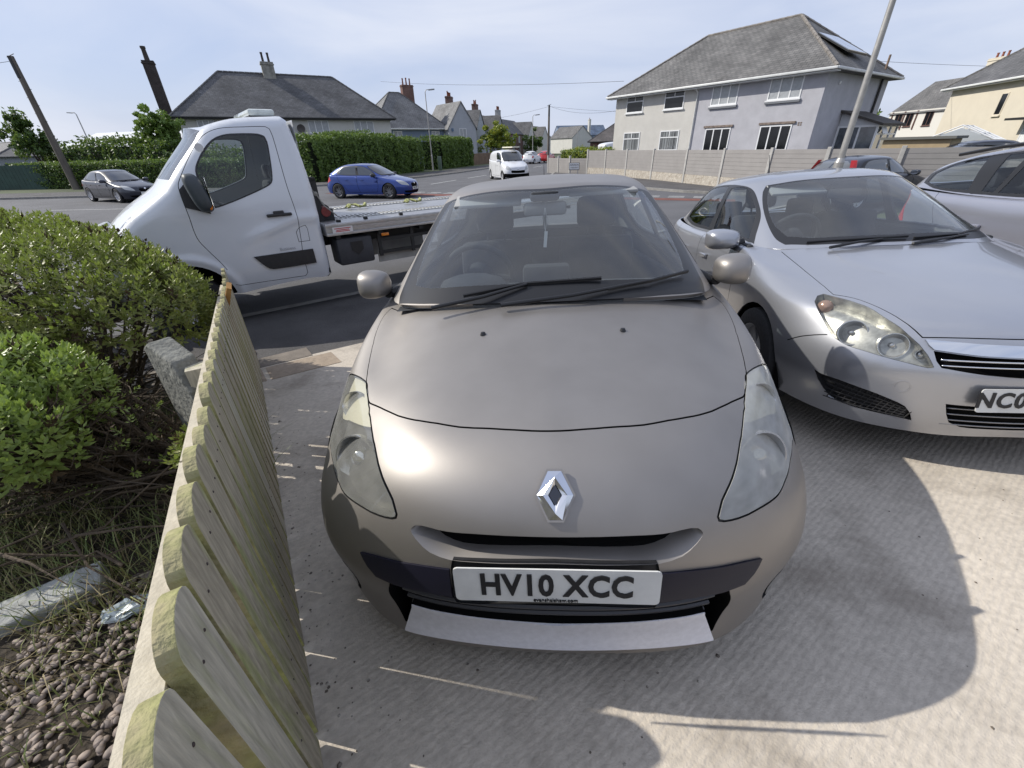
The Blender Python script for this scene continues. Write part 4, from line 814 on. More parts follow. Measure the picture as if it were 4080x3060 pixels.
    for s in (-1, 1):
        kf = lambda c: c[:, 0] * s > 0
        if 'vent' in R_: surf_part('bumper_vent', S, UV, R_['vent'], M_BLACK, car, -.03 if detail > 1 else .001, 0.0, keepf=kf)
        if hl:
            l_ = surf_part('headlight', S, UV, R_['lamp'], lens or (M_LENS if detail > 1 else mat('lamp_glass_pale', (.45, .46, .46), .08, .3, coat=1, var=.7, vs=25)), car, .002, -.01, keepf=kf)
            if detail > 1:
                surf_part('lamp_housing', S, UV, R_['lamp'], mat('lamp_housing_bright', (.60, .60, .56), .28, .55, var=.45, vs=22), l_, -.050, 0, keepf=kf)
                for (bx, by, bz, br) in ((.668, .27, .655, .056), (.545, .145, .625, .054), (.455, .08, .60, .022)):
                    q = S.inv([w((s * bx, by, bz))]); q = tuple(S.ev(q[:, 0], q[:, 1])[0] - S.nrm(q[:, 0], q[:, 1])[0] * .034); rot = Vector((s * .28, -.93, .22)).normalized().to_track_quat('Z', 'Y').to_matrix(); b = MB()
                    b.lathe([(.012, -.05), (br * .45, -.045), (br * .8, -.02), (br, .0), (br * 1.06, .01), (br * 1.12, .01), (br * 1.12, -.015)], 28, 'z', q, M=rot); b.lathe([(0, -.0), (.010, -.004), (.014, -.02), (.014, -.05)], 14, 'z', q, M=rot)
                    b.build('reflector', M_LAMPIN, l_, angle=40)
                q = S.inv([w((s * .70, .47, .745))]); q = tuple(S.ev(q[:, 0], q[:, 1])[0] - S.nrm(q[:, 0], q[:, 1])[0] * .03); b = MB(); b.lathe([(0, .012), (.026, .006), (.036, -.012), (.038, -.03)], 20, 'z', q, M=rot); b.build('indicator_bulb', mat('indicator_orange_dull', (.42, .27, .20), .2, .4, coat=.5), l_, angle=60)
        surf_part('tail_lamp', S, UV, R_.get('tail', []), M_RED, car, .004, -.01, keepf=kf)
    if grille == 'bars' and detail > 1:
        for z0, x0, y0 in ((.585, .405, .0), (.558, .395, .0)):
            b = MB(); b.tube([w((x, y0 + .04 * (x / .25) ** 2 * .45, z0)) for x in np.linspace(-x0, x0, 21)], .0045, 6); b.build('grille_bar', M_CHROME, car, smooth=True)
        for z0 in (.345, .315, .285, .262):
            b = MB(); b.tube([w((x, .012 + .03 * (x / .3) ** 2, z0)) for x in np.linspace(-.31, .31, 15)], .004, 6); b.build('grille_bar', mat('bar_grey', (.3, .3, .31), .3, .7), car, smooth=True)
        for s in (-1, 1):
            b = MB(); V0 = [np.array(p) for p in A['vent']]
            for k in range(13):
                t = k / 12.; x = -.70 + .255 * t; y = .255 - .18 * t ** .7; 
                b.tube([w((-s * x, y + .0, .27 + .03 * (1 - t))), w((-s * (x + .04), y - .02, .415 - .06 * t))], .003, 4)
            for k in range(5): b.tube([w((-s * (-.715 + .27 * t), .268 - .19 * t ** .7 - .004, (.30 + .024 * k) * (1 - t) + (.275 + .012 * k) * t)) for t in np.linspace(0, 1, 9)], .0028, 4)
            b.build('vent_mesh', M_BLACK, car)
        q = S.inv([w((-.50, .075, .441))]); p = S.ev(q[:, 0], q[:, 1])[0]; nn = Vector(S.nrm(q[:, 0], q[:, 1])[0]); rot = nn.to_track_quat('Z', 'Y').to_matrix()
        b = MB(); b.lathe([(.030, -.002), (.030, .0012), (.0275, .0012), (.0275, -.002)], 28, 'z', p, M=rot); b.build('towing_cap', pm, car, angle=30)
    if emblem:
        q = Vector(w((0, .025, .625))); b = MB(); b.lathe([(0, .012), (.035, .012), (.045, .004), (.045, -.01)], 24, 'z', q + Vector((0, -.02, 0)), M=Vector((0, -1, .2)).to_track_quat('Z', 'Y').to_matrix()); b.build('badge', M_CHROME, car, angle=40)
    if plate:
        q = w((0, -.01, .425)); 
        if detail > 1: number_plate(car, (q[0] , q[1] - .018, q[2]), plate, up=(0, .06, 1))
        else: number_plate(car, (q[0], q[1] - .02, q[2]), plate)
    if rplate: q = w((0, 4.2, .70)); number_plate(car, (q[0], q[1] + .03, q[2]), rplate, ax=(-1, 0, 0), m=M_PLATEY)
    # greenhouse
    reg = [('frit', U(T, sym(SCR_O)))]; reg.append(('screen', U(T, sym(SCR_I))))
    for s in (-1, 1):
        f_ = (lambda P: P) if s < 0 else mirror_pts
        if wins:
            reg.append(('trim', U(T, f_(wins[0])))); reg += [('win', U(T, f_(q))) for q in wins[1:]]
        elif side_glass[0]:
            reg.append(('trim', U(T, f_(WIN_T if side_glass[1] else [p for p in WIN_F])))); reg.append(('win', U(T, f_(WIN_F))))
        if side_glass[1] and not wins: reg.append(('win', U(T, f_(WIN_R))))
        if rear_glass: reg.append(('rear', U(T, f_(REAR_W))))
    UV2, Q = cut_surface(T, reg, *((150, 80) if detail > 1 else (80, 44)))
    gm = glass_m or (M_GLASS if see else M_DGLASS)
    surf_part('roof', T, UV2, Q['base'], pm, car, 0, -.02)
    if see: surf_part('headlining', T, UV2, Q['base'], M_INTL, car, -.022, None)
    if see: surf_part('inner_trim', S, UV, [t for k_, v_ in R_.items() if k_ != 'arch' for t in v_], M_INT, car, -.035, None, keepf=lambda c: (c[:, 1] > w((0, 1.5, .5))[1]) & (c[:, 2] > .48))
    surf_part('windscreen_surround', T, UV2, Q['frit'], M_TRIM, car, .001, -.01)
    surf_part('windscreen', T, UV2, Q['screen'], (M_SCREEN if see else M_DGLASS), car, .001)
    surf_part('window_trim', T, UV2, Q.get('trim', []), trimm or M_TRIM, car, .002, -.012)
    for s in (-1, 1):
        for fr in ((lambda c: (c[:, 0] * s > 0) & (c[:, 1] < w((0, 2.49, 1))[1])), (lambda c: (c[:, 0] * s > 0) & (c[:, 1] >= w((0, 2.49, 1))[1]))):
            surf_part('side_window', T, UV2, Q.get('win', []), gm, car, .003 if not see else 0, 0, keepf=fr)
    surf_part('rear_window', T, UV2, Q.get('rear', []), gm, car, .001)
    for s in (-1, 1):
        for y in wy: wheel(car, (s * (hw - .10), y, wr), wr, .20, s, spokes, twin=twin, rmat=rmat)
        if mir and not (mir == 'left' and s > 0): q = w((s * .93, 1.58, .99)); mirror_pod(car, q, s, parts or pm, (.24, .12, .15), foot=w((s * .76, 1.62, .96)))
        for y in ((2.2, 3.0) if side_glass[1] else (2.2,)):
            q = w((s * .868, y, .80)); b = MB(); b.box((q[0] + s * .014, q[1], q[2] + .0), (.03, .17, .028), bev=.009); b.build('door_handle', pm, car, angle=40)
    for y in wy:
        for s in (-1, 1): arch_well(car, y, wr, ra, hw - .035, .45, s)
    a, b_ = w((.6, .3, .25)), w((.6, 4.0, .25)); fl = MB(); fl.box((0, (a[1] + b_[1]) / 2, .25), (a[0] * 2, b_[1] - a[1], .06)); fl.box((0, a[1] + .25, .36), (a[0] * 1.7, .5, .2)); fl.build('floor_pan', M_DARK, car)
    q = w((0, 1.02, .945)); q2 = w((0, 1.2, .965)); x_ = w((.62, 1.3, .9))[0]; cp = MB(); cp.add([(-x_, q[1] + .14, q[2] - .035), (0, q[1] - .02, q[2] - .012), (x_, q[1] + .14, q[2] - .035), (x_, q2[1] + .14, q2[2] - .02), (0, q2[1], q2[2]), (-x_, q2[1] + .14, q2[2] - .02)], [(0, 1, 4, 5), (1, 2, 3, 4)]); cp.build('scuttle_panel', M_TRIM, car)
    if detail > 0:
        wiper(car, [w(p) for p in ((-.42, 1.09, .96), (-.25, 1.11, .985), (-.1, 1.14, .995))], [w(p) for p in ((-.50, 1.22, .985), (-.2, 1.15, 1.0), (.05, 1.15, 1.005))])
        wiper(car, [w(p) for p in ((.05, 1.09, .965), (.25, 1.13, .985), (.42, 1.2, .995))], [w(p) for p in ((.08, 1.14, .995), (.35, 1.19, 1.0), (.58, 1.34, 1.015))])
    if aerial: q = w((0, 3.3, 1.42)); an = MB(); an.tube([q, (q[0], q[1] + .10, q[2] + .22)], [.006, .002], 6); an.build('aerial', M_TRIM, car)
    if rails:
        for s in (-1, 1):
            r_ = MB(); r_.tube([w((s * .585, y, z)) for y, z in ((2.25, 1.385), (2.4, 1.425), (2.7, 1.435), (3.1, 1.43), (3.35, 1.395))], .016, 8); r_.build('roof_rail', M_TRIM, car, angle=50)
    if see:
        d = MB(); n = 14; vs = []; prof = [(1.16, .93), (1.34, .955), (1.50, .955), (1.62, .94), (1.66, .88), (1.66, .6)]
        for i in range(n + 1):
            x = -.68 + 1.36 * i / n
            for (y, z) in prof: vs.append(w((x, y + .10 * (x / .68) ** 2, z - .03 * (x / .68) ** 4)))
        m_ = len(prof); d.add(vs, [(i * m_ + j, (i + 1) * m_ + j, (i + 1) * m_ + j + 1, i * m_ + j + 1) for i in range(n) for j in range(m_ - 1)]); d.build('dashboard', M_INT, car, smooth=True)
        q = w((-.36, 1.76, .96)); steering(car, q[0], q[1], q[2])
        for x in (-.36, .36): q = w((x, 2.1, .47)); seat(car, q[0], q[1], q[2], bh=.58)
        q = w((0, 3.25, .75)); bs = MB(); bs.box(q, (1.25, .14, .6), Matrix.Rotation(-.25, 3, 'X'), .05); bs.build('rear_seat', M_SEAT, car, angle=40)
        for x in (-.36, .36): q = w((x, 3.30, 1.12)); b = MB(); b.box(q, (.26, .09, .17), bev=.035); b.build('rear_headrest', M_SEAT, car, angle=40)
        for s in (-1, 1):
            q = w((s * .76, 2.4, .68)); dc = MB(); dc.box(q, (.05, 1.9, .55), bev=.02); dc.build('door_card', M_INT, car)
        q = w((0, 1.86, 1.26)); b = MB(); b.box(q, (.23, .03, .07), bev=.02); b.build('interior_mirror', M_INT, car, angle=40)
        q = w((-.30, 1.98, 1.325)); b = MB(); b.box((q[0], q[1], q[2] - .02), (.40, .17, .022), Matrix.Rotation(.4, 3, 'X'), .009); b.build('sun_visor', mat('visor_grey', (.34, .34, .33), .85), car, angle=40)
    return car
IDW = lambda p: tuple(p)
M_SILVER = paint('silver_paint', (.415, .425, .455), .70, .30, .8, flake=.015, coatr=.04)
ast = build_car('hatchback', frame(2.348, 1.47, .018, .148), IDW, M_SILVER, 'silver five door hatchback with clear twin round headlights and barred grille beside the bronze hatchback', detail=2, spokes=6,
                plate=None, mir='left')
pl = number_plate(ast, (0.0, -.030, .420), '', up=(0, .06, 1))
put_text('NC0', .098, (-.175, -.0352, .420), (1, 0, 0), (0, .06, 1), M_LETTER, pl, bold=.0028, sx=.93, space=1.12)
b = MB(); b.lathe([(0, 0), (.006, 0), (.006, .004), (0, .004)], 12, 'y', (-.247, -.036, .42)); b.build('screw_cap', M_PLATEW, pl)
# ------------------------------------------------------------------ white recovery truck across the end of the drive
class Sheet(Surf):
    """flat side panel of the cab in (s, z) with rounded shoulders; y is the inward bulge"""
    def __init__(s, prof, box, side, W=2.0, nu=260, nv=220, R=.13):
        s0, s1, z0, z1 = box; s.box_ = box; s.nu, s.nv = nu, nv; S_, Z_ = np.meshgrid(np.linspace(s0, s1, nu), np.linspace(z0, z1, nv)); P = np.array(prof); D = np.full(S_.shape, 9.)
        for i in range(len(P) - 1):
            a, b = P[i], P[i + 1]; ab_ = b - a; t = np.clip(((S_ - a[0]) * ab_[0] + (Z_ - a[1]) * ab_[1]) / (ab_ @ ab_), 0, 1); D = np.minimum(D, np.hypot(S_ - a[0] - t * ab_[0], Z_ - a[1] - t * ab_[1]))
        ins = inside(np.stack([S_.ravel(), Z_.ravel()], 1), np.array(list(prof) + [(s1 + 1, prof[-1][1]), (s1 + 1, -1), (prof[0][0], -1)])).reshape(S_.shape); D = np.where(ins, D, 0)
        q = np.clip(R - D, 0, R); y = R - np.sqrt(np.maximum(R * R - q * q, 1e-9))
        y += .16 * np.clip((Z_ - 1.30) / 1.0, 0, 1) ** 1.5 + .05 * np.clip((.75 - Z_) / .35, 0, 1) ** 2 + .10 * np.clip((-1.45 - S_) / .9, 0, 1) ** 2
        y -= .022 * np.exp(-((Z_ - (1.02 + .18 * np.clip((S_ + .9) / .6, -1, 1))) / .07) ** 2) * np.clip((S_ + 1.0) / .4, 0, 1)
        y -= .02 * np.exp(-((np.hypot(S_ + 1.62, Z_ - .37) - .52) / .05) ** 2) * (S_ < -1.0)
        if side > 0: y = W - y
        s.y = y; s.T = np.stack([S_, y, Z_], 2); du = np.gradient(s.T, axis=1); dv = np.gradient(s.T, axis=0); n = np.cross(du, dv); n /= np.linalg.norm(n, axis=2, keepdims=True) + 1e-12
        if (n[:, :, 1].mean() < 0) != (side < 0): n = -n
        s.N = n
    def uv(s, P): s0, s1, z0, z1 = s.box_; return np.array([((p[0] - s0) / (s1 - s0), (p[1] - z0) / (z1 - z0)) for p in P])
def sm2(P, closed=True, step=.03, corner=38): return [(q[0], q[1]) for q in smooth_poly([(p[0], p[1], 0) for p in P], closed, corner, step)]
def build_truck():
    d = Vector((.8, .6, 0)); a = Vector((-.6, .8, 0)); M_ = Matrix(((d.x, a.x, 0, -2.456), (d.y, a.y, 0, 5.755), (0, 0, 1, ZR), (0, 0, 0, 1)))
    tr = empty('recovery_truck', mat=M_, label='white flatbed recovery truck standing across the end of the drive behind the picket fence', cat='truck')
    M_WH = paint('truck_white', (.66, .68, .71), .0, .32, .7, var=.05)
    prof = [(-2.24, .30), (-2.29, .55), (-2.28, .80), (-2.21, 1.00), (-2.06, 1.20), (-1.86, 1.375), (-1.639, 1.513), (-1.486, 1.614), (-1.408, 1.70), (-1.293, 1.824), (-1.145, 1.972), (-1.035, 2.083), (-.965, 2.163), (-.895, 2.207), (-.783, 2.245), (-.644, 2.277), (-.453, 2.297), (-.23, 2.306), (-.106, 2.309), (-.052, 2.266), (-.021, 2.103), (.005, 1.846), (.024, 1.543), (.022, 1.054), (.019, .594), (.015, .46)]
    box = (-2.40, .06, .26, 2.34)
    out = prof + [(-.04, .425), (-.279, .446), (-.661, .437), (-1.023, .412), (-1.175, .41)]
    arc = [(-1.62 + .46 * cos(t), .37 + .46 * sin(t)) for t in [radians(x) for x in range(8, 175, 8)]]
    out = out + arc + [(-2.08, .36)]
    win = [(-1.135, 1.405), (-1.155, 1.60), (-1.150, 1.78), (-1.091, 1.881), (-.991, 1.994), (-.888, 2.076), (-.77, 2.120), (-.623, 2.132), (-.421, 2.128), (-.360, 2.105), (-.347, 2.045), (-.372, 1.858), (-.405, 1.69), (-.435, 1.62), (-.512, 1.577), (-.754, 1.492), (-.983, 1.423), (-1.086, 1.40)]
    seam = [(-1.19, .719), (-1.235, .826), (-1.30, .95), (-1.362, 1.10), (-1.362, 1.344), (-1.355, 1.632), (-1.315, 1.708), (-1.13, 1.946), (-.998, 2.083), (-.903, 2.145), (-.778, 2.182), (-.538, 2.196), (-.317, 2.198), (-.283, 2.178), (-.272, 2.10), (-.280, 1.593), (-.262, 1.25), (-.285, .95), (-.310, .75), (-.306, .525), (-.34, .488), (-.823, .501), (-1.10, .510), (-1.158, .53)]
    flapp = [(-.319, 1.044), (-.272, 1.097), (-.192, 1.117), (-.178, 1.078), (-.183, .926), (-.317, .927)]
    stripP = [(-.874, .822), (-.175, .822), (-.171, .643), (-.66, .645), (-.74, .66), (-.80, .72)]
    mirb = [(-1.356, 1.60), (-1.362, 1.428), (-1.149, 1.345), (-1.155, 1.70), (-1.20, 1.74)]
    for side in (-1, 1):
        T = Sheet(prof, box, side)
        ctr = np.array(win).mean(0); wi = [((p[0] - ctr[0]) * .955 + ctr[0], (p[1] - ctr[1]) * .955 + ctr[1]) for p in win]
        reg = [('panel', T.uv(sm2(out, True, .04, 50))), ('groove', groove_poly(T, T.uv(sm2(seam, False)), .007)), ('groove', groove_poly(T, T.uv(sm2(flapp)), .006, True)), ('seal', T.uv(sm2(win))), ('win', T.uv(sm2(wi))), ('strip', T.uv(sm2(stripP))), ('mirb', T.uv(sm2(mirb)))]
        UV, R_ = cut_surface(T, reg, 110, 90)
        surf_part('cab_side', T, UV, R_['panel'], M_WH, tr, 0, -.01)
        surf_part('cab_lining', T, UV, R_['panel'], M_INTL, tr, -.04, 0)
        surf_part('shut_line', T, UV, R_['groove'], M_DARK, tr, -.004, 0)
        surf_part('window_seal', T, UV, R_['seal'], M_TRIM, tr, .003, -.03)
        surf_part('door_window', T, UV, R_['win'], M_GLASS, tr, .002)
        surf_part('rubbing_strip', T, UV, R_['strip'], M_BLACK, tr, .022, 0)
        surf_part('mirror_base', T, UV, R_['mirb'], M_BLACK, tr, .03, 0)
        def yy(s_, z_): j = int((z_ - box[2]) / (box[3] - box[2]) * (T.nv - 1)); i = int((s_ - box[0]) / (box[1] - box[0]) * (T.nu - 1)); return T.y[j, i]
        h = MB(); y_ = yy(-.46, 1.27) + side * .03; h.box((-.46, y_, 1.27), (.285, .035, .035), bev=.012); h.box((-.46, y_ - side * .02, 1.285), (.12, .03, .06), bev=.01); h.build('door_handle', M_BLACK, tr, angle=40)
        # tall door mirror with an indicator
        m = MB(); y_ = yy(-1.2, 1.6); yc = y_ + side * .22
        bm = bmesh.new(); bmesh.ops.create_icosphere(bm, subdivisions=4, radius=1); V_ = []
        for v in bm.verts:
            x, y, z = v.co; p = 3.2; k = (abs(x) ** p + abs(y) ** p + abs(z) ** p) ** (-1 / p); V_.append((-1.21 + x * k * .085 - z * k * -.035 * -1, yc + y * k * .13, 1.575 + z * k * .19))
        F_ = [tuple(v.index for v in f.verts) for f in bm.faces]; bm.free(); mo = link('door_mirror', V_, F_, mat('mirror_plastic', (.045, .055, .062), .5), tr, smooth=True)
        ar = MB(); ar.tube([(-1.22, yc - side * .05, 1.42), (-1.20, y_ + side * .02, 1.40)], .03, 8); ar.tube([(-1.22, yc - side * .05, 1.70), (-1.20, y_ + side * .02, 1.66)], .022, 8); ar.build('mirror_arm', M_BLACK, mo, angle=50)
        ind = MB(); ind.lathe([(0, .02), (.025, .014), (.034, 0), (.034, -.02)], 16, 'z', (-1.15, yc + side * .09, 1.46), M=Vector((.1, side, 0)).to_track_quat('Z', 'Y').to_matrix() @ Matrix(((.8, 0, 0), (0, 1.6, 0), (0, 0, 1)))); ind.build('indicator', M_AMBER, mo, angle=60)
        gl = MB(); gl.box((-1.118, yc, 1.58), (.006, .21, .30), bev=.002); gl.build('mirror_glass', M_CHROME, mo)
    if True:
        vs, fs = text_mesh('Business', .055, font_depth=.0006); y0 = -.004
        link('lettering', [(-.47 + v[0], y0 - v[2], .865 + v[1]) for v in vs], fs, mat('decal_grey', (.36, .37, .39), .5), tr)
    # nose, windscreen, roof and rear wall: the profile swept across the cab
    T = Sheet(prof, box, -1); pr = sm2(prof, False, .05, 60); pr = [p for p in pr]; n = len(pr); ny = 25
    def sweep(idx, name, m, yl=None, inset=0.0, smooth=True):
        V_, F_ = [], []; cols = len(idx)
        for k in idx:
            s_, z_ = pr[k]; j = int(np.clip((z_ - box[2]) / (box[3] - box[2]) * (T.nv - 1), 0, T.nv - 1)); i = int(np.clip((s_ - box[0]) / (box[1] - box[0]) * (T.nu - 1), 0, T.nu - 1)); ys = .13 + .16 * max(0, min(1, (z_ - 1.3) / 1.0)) ** 1.5 + .05 * max(0, min(1, (.75 - z_) / .35)) ** 2 + .10 * max(0, min(1, (-1.45 - s_) / .9)) ** 2 + inset
            for q in range(ny):
                t = q / (ny - 1); y = ys + (2.0 - 2 * ys) * t; bow = .10 * (1 - (2 * t - 1) ** 2) if s_ < -.95 else (.02 * (1 - (2 * t - 1) ** 2) if s_ < -.1 else 0)
                V_.append((s_ - bow, y, z_ + (bow * .5 if -1.0 < s_ < -.1 else 0)))
        for c_ in range(cols - 1):
            for q in range(ny - 1): F_.append((c_ * ny + q, c_ * ny + q + 1, (c_ + 1) * ny + q + 1, (c_ + 1) * ny + q))
        return link(name, V_, F_, m, tr, smooth=smooth)
    i1 = min(range(n), key=lambda k: abs(pr[k][0] + 1.40) + abs(pr[k][1] - 1.70)); i2 = min(range(n), key=lambda k: abs(pr[k][0] + .93) + abs(pr[k][1] - 2.18)); i3 = min(range(n), key=lambda k: abs(pr[k][0] + .06) + abs(pr[k][1] - 2.27))
    sweep(range(0, i1 + 1), 'bonnet', M_WH); sweep(range(i1, i2 + 1), 'windscreen_surround', M_WH) if False else None
    w_ = sweep(range(i1, i2 + 1), 'windscreen', M_SCREEN); sweep(range(i2, i3 + 1), 'cab_roof', M_WH)
    rw = MB(); y0, y1 = .17, 1.83
    def wall(ya, yb, za, zb): rw.add([(.0, ya, za), (.0, yb, za), (-.0, yb, zb), (-.0, ya, zb)], [(0, 1, 2, 3)])
    wall(.05, 1.95, .45, 1.30); wall(.20, .45, 1.30, 2.27); wall(1.55, 1.80, 1.30, 2.27); wall(.45, 1.55, 1.95, 2.27); rw.build('cab_rear_wall', M_WH, tr)
    b = MB(); b.box((.0, 1.0, 1.62), (.006, 1.1, .66)); b.build('rear_window', M_GLASS, tr)
    g = MB(); g.box((-2.42, 1.0, .95), (.04, 1.1, .16), bev=.01); g.build('grille', M_BLACK, tr)
    g = MB(); g.box((-2.38, 1.0, .48), (.14, 1.84, .34), bev=.05); g.build('front_bumper', M_BLACK, tr, angle=40)
    for y in (.30, 1.70): g = MB(); g.box((-2.25, y, 1.05), (.22, .26, .28), Matrix.Rotation(-.35, 3, 'Y'), .05); g.build('headlight', mat('lamp_glass_pale', (.45, .46, .46), .08), tr, angle=40)
    b = MB(); b.box((-.265, 1.0, 2.355), (.30, 1.15, .075), bev=.03); lb = b.build('light_bar', mat('beacon_lens', (.62, .66, .62), .12, coat=.6, var=.25, vs=12), tr, angle=40)
    b = MB(); b.box((-.265, 1.0, 2.315), (.28, 1.12, .035), bev=.008); b.build('light_bar_base', M_BLACK, lb)
    # interior
    b = MB(); b.box((-1.22, 1.0, 1.22), (.42, 1.74, .28), bev=.08); b.build('dashboard', M_INT, tr, angle=40)
    b = MB(); rot = Matrix.Rotation(radians(-55), 3, 'Y'); prf = [(.205 + .016 * cos(t), .016 * sin(t)) for t in [2 * pi * k / 8 for k in range(8)]]; b.lathe(prf, 32, 'x', (-.93, .52, 1.36), close=True, M=rot)
    for a_ in (.3, pi - .3, -pi / 2): b.tube([Vector((-.93, .52, 1.36)), Vector((-.93, .52, 1.36)) + rot @ Vector((0, .2 * cos(a_), .2 * sin(a_)))], .018, 6)
    b.build('steering_wheel', M_INT, tr, angle=40)
    for y in (.5, 1.1, 1.55):
        b = MB(); b.box((-.52, y, .95), (.48, .46, .16), bev=.05); b.box((-.25, y, 1.28), (.13, .46, .62), Matrix.Rotation(.15, 3, 'Y'), .05); b.box((-.20, y, 1.70), (.09, .25, .18), bev=.04); b.build('seat', M_SEAT, tr, angle=40)
    pp_ = MB()
    for k in range(7): pp_.box((-1.22 + .06 * random.uniform(-1, 1), .35 + .2 * k, 1.40 + .03 * random.random()), (.22, .17, .02), Matrix.Rotation(random.uniform(-.5, .5), 3, 'X') @ Matrix.Rotation(random.uniform(-.4, .4), 3, 'Z'))
    pp_.build('papers', mat('paper_mix', (.55, .56, .48), .8, col2=(.15, .32, .30), vs=9, vlo=.45, vhi=.55), tr)
    st_ = MB(); st_.lathe([(0, 0), (.042, 0), (.042, .002), (0, .002)], 24, 'y', (-1.04, .085, 2.0)); st_.build('window_sticker', mat('sticker_white', (.6, .6, .6), .6), tr)
    # chassis and flat bed
    M_ALU = mat('bed_aluminium', (.50, .50, .50), .38, .75, var=.25, vs=4, bump=.12, bs=60, fine=(14, .15), stretch=(1, 6, 6))
    M_CH = mat('chassis_black', (.015, .015, .016), .6, bump=.2, bs=60)
    L_ = 4.9; b = MB(); b.box((.04 + L_ / 2, 1.02, 1.02), (L_, 2.06, .16), bev=.012); bed = b.build('flat_bed', M_ALU, tr, angle=40)
    b = MB(); b.box((.04 + L_ / 2, -.018, 1.075), (L_, .02, .05), bev=.004); b.box((.04 + L_ / 2, -.018, .962), (L_, .02, .035), bev=.004); b.build('bed_edge', M_ALU, bed, angle=40)
    for y in (.42, 1.62):
        b = MB(); b.box((.5 + L_ / 2 - .2, y, 1.108), (L_ - .7, .20, .014), bev=.003); tr_ = b.build('wheel_track', mat('track_pale', (.66, .66, .63), .5, .3), bed)
        b = MB()
        for k in range(70): b.box((.32 + k * .062, y, 1.118), (.016, .19, .010))
        o = b.build('track_ribs', mat('track_dark', (.20, .20, .20), .5, .4), tr_)
    b = MB(); b.box((.25, .06, 1.115), (.05, .05, .03)); b.box((.62, .05, 1.117), (.05, .04, .03)); b.box((1.15, .05, 1.117), (.05, .04, .03)); b.build('lashing_point', M_CH, bed)
    b = MB(); b.box((.255, -.032, 1.015), (.27, .004, .075)); sk = b.build('sticker', mat('sticker_white2', (.66, .64, .62), .6), bed)
    b = MB()
    for k, (w_, z_) in enumerate(((.22, 1.033), (.17, 1.013), (.19, .996))): b.box((.255, -.0345, z_), (w_, .002, .010))
    b.build('sticker_print', mat('sticker_red', (.45, .05, .06), .6), sk)
    b = MB()
    for y in (.62, 1.42): b.box((-.2 + L_ / 2, y, .83), (L_ + .6, .08, .19))
    for s_ in (.2, .8, 1.45, 2.2, 3.0, 3.9, 4.6): b.box((s_, 1.0, .905), (.06, 1.9, .05))
    b.build('chassis_frame', M_CH, tr)
    b = MB(); b.box((.40, .20, .71), (.50, .36, .36), bev=.03); bx = b.build('tool_box', mat('tool_box_grey', (.045, .047, .055), .6, var=.3, vs=6), tr, angle=40)
    b = MB(); b.prism([(-.085, .09), (.085, .09), (.085, -.02), (.0, -.09), (-.085, -.02)], (.42, .019, .745), (1, 0, 0), (0, 0, 1), (0, -.006, 0)); b.build('lid_emblem', mat('emblem_black', (.012, .012, .014), .5), bx)
    b = MB()
    for z_ in (.62, .80): b.box((2.0, .10, z_), (2.5, .03, .045))
    for s_ in (.78, 1.3, 2.0, 2.9): b.box((s_, .10, .74), (.045, .035, .34))
    b.build('side_guard', M_CH, tr)
    b = MB(); b.box((.862, .045, .872), (.115, .02, .042), bev=.009); b.build('side_marker', M_AMBER, tr, angle=40)
    b = MB(); b.box((1.9, .16, .55), (2.3, .02, .16)); b.box((1.3, .9, .60), (.9, .5, .25), bev=.02); b.build('guard_panel', mat('panel_pale', (.40, .39, .36), .7, var=.3, vs=4), tr)
    for (s_, y) in ((-1.62, .17), (-1.62, 1.83), (3.0, .20), (3.0, 1.80)):
        W_ = wheel(tr, (s_, y, .345), .345, .22, 1, 6); W_.rotation_euler = (0, 0, -pi / 2 if y < 1 else pi / 2)
    b = MB(); b.box((-1.62, 1.0, .62), (1.0, 1.5, .5)); b.box((-.6, 1.0, .50), (1.2, 1.86, .06)); b.build('under_cab', M_DARK, tr)
    # headboard, winch
    b = MB(); 
    for y in (.30, 1.70): b.box((.10, y, 1.35), (.06, .06, .55))
    b.box((.10, 1.0, 1.62), (.05, 1.46, .05)); b.build('headboard', M_CH, tr)
    b = MB(); b.lathe([(0, -.13), (.10, -.13), (.10, -.11), (.055, -.11), (.055, .11), (.10, .11), (.10, .13), (0, .13)], 24, 'y', (.17, .52, 1.21)); b.box((.17, .35, 1.17), (.22, .10, .16), bev=.01); b.box((.16, .69, 1.2), (.22, .08, .22), bev=.02); wn = b.build('winch', mat('winch_dark', (.03, .03, .032), .5, .4), tr, angle=40)
    b = MB(); b.lathe([(0, -.075), (.062, -.075), (.066, .075), (0, .075)], 20, 'y', (.17, .33, 1.22)); b.build('winch_drum', mat('winch_red', (.22, .035, .03), .6, var=.4, vs=20), wn, angle=40)
    b = MB(); b.tube([(.02, .30, 1.66), (.06, .28, 1.50), (.10, .27, 1.44), (.16, .26, 1.30), (.30, .25, 1.16)], .009, 6); b.lathe([(0, -.02), (.028, -.01), (.028, .01), (0, .02)], 10, 'y', (.09, .27, 1.45)); b.build('winch_hook_line', mat('rope_grey', (.28, .27, .24), .8), wn)
    # ratchet straps lying on the bed
    def strap(s_, y_, L2, label):
        t = MB(); pts = []; n_ = 40
        for k in range(n_): u = k / (n_ - 1); pts.append(M_ @ Vector((s_ + L2 * (u - .5) + .05 * sin(17 * u), y_ + .07 * sin(23 * u), 1.135 + .030 * abs(sin(13 * u)))))
        t.tube(pts, [.010 + .012 * abs(sin(9 * k)) for k in range(n_)], 6); tag(t.build('ratchet_strap', mat('strap_yellow_green', (.40, .42, .17), .8, var=.4, vs=30), angle=60), label, 'strap')
    strap(.95, 1.35, .36, 'flattened olive strap lying on the truck bed nearer the cab')
    strap(1.95, 1.30, .34, 'looped yellow green strap heaped on the truck bed farther from the cab')
    return tr
build_truck()
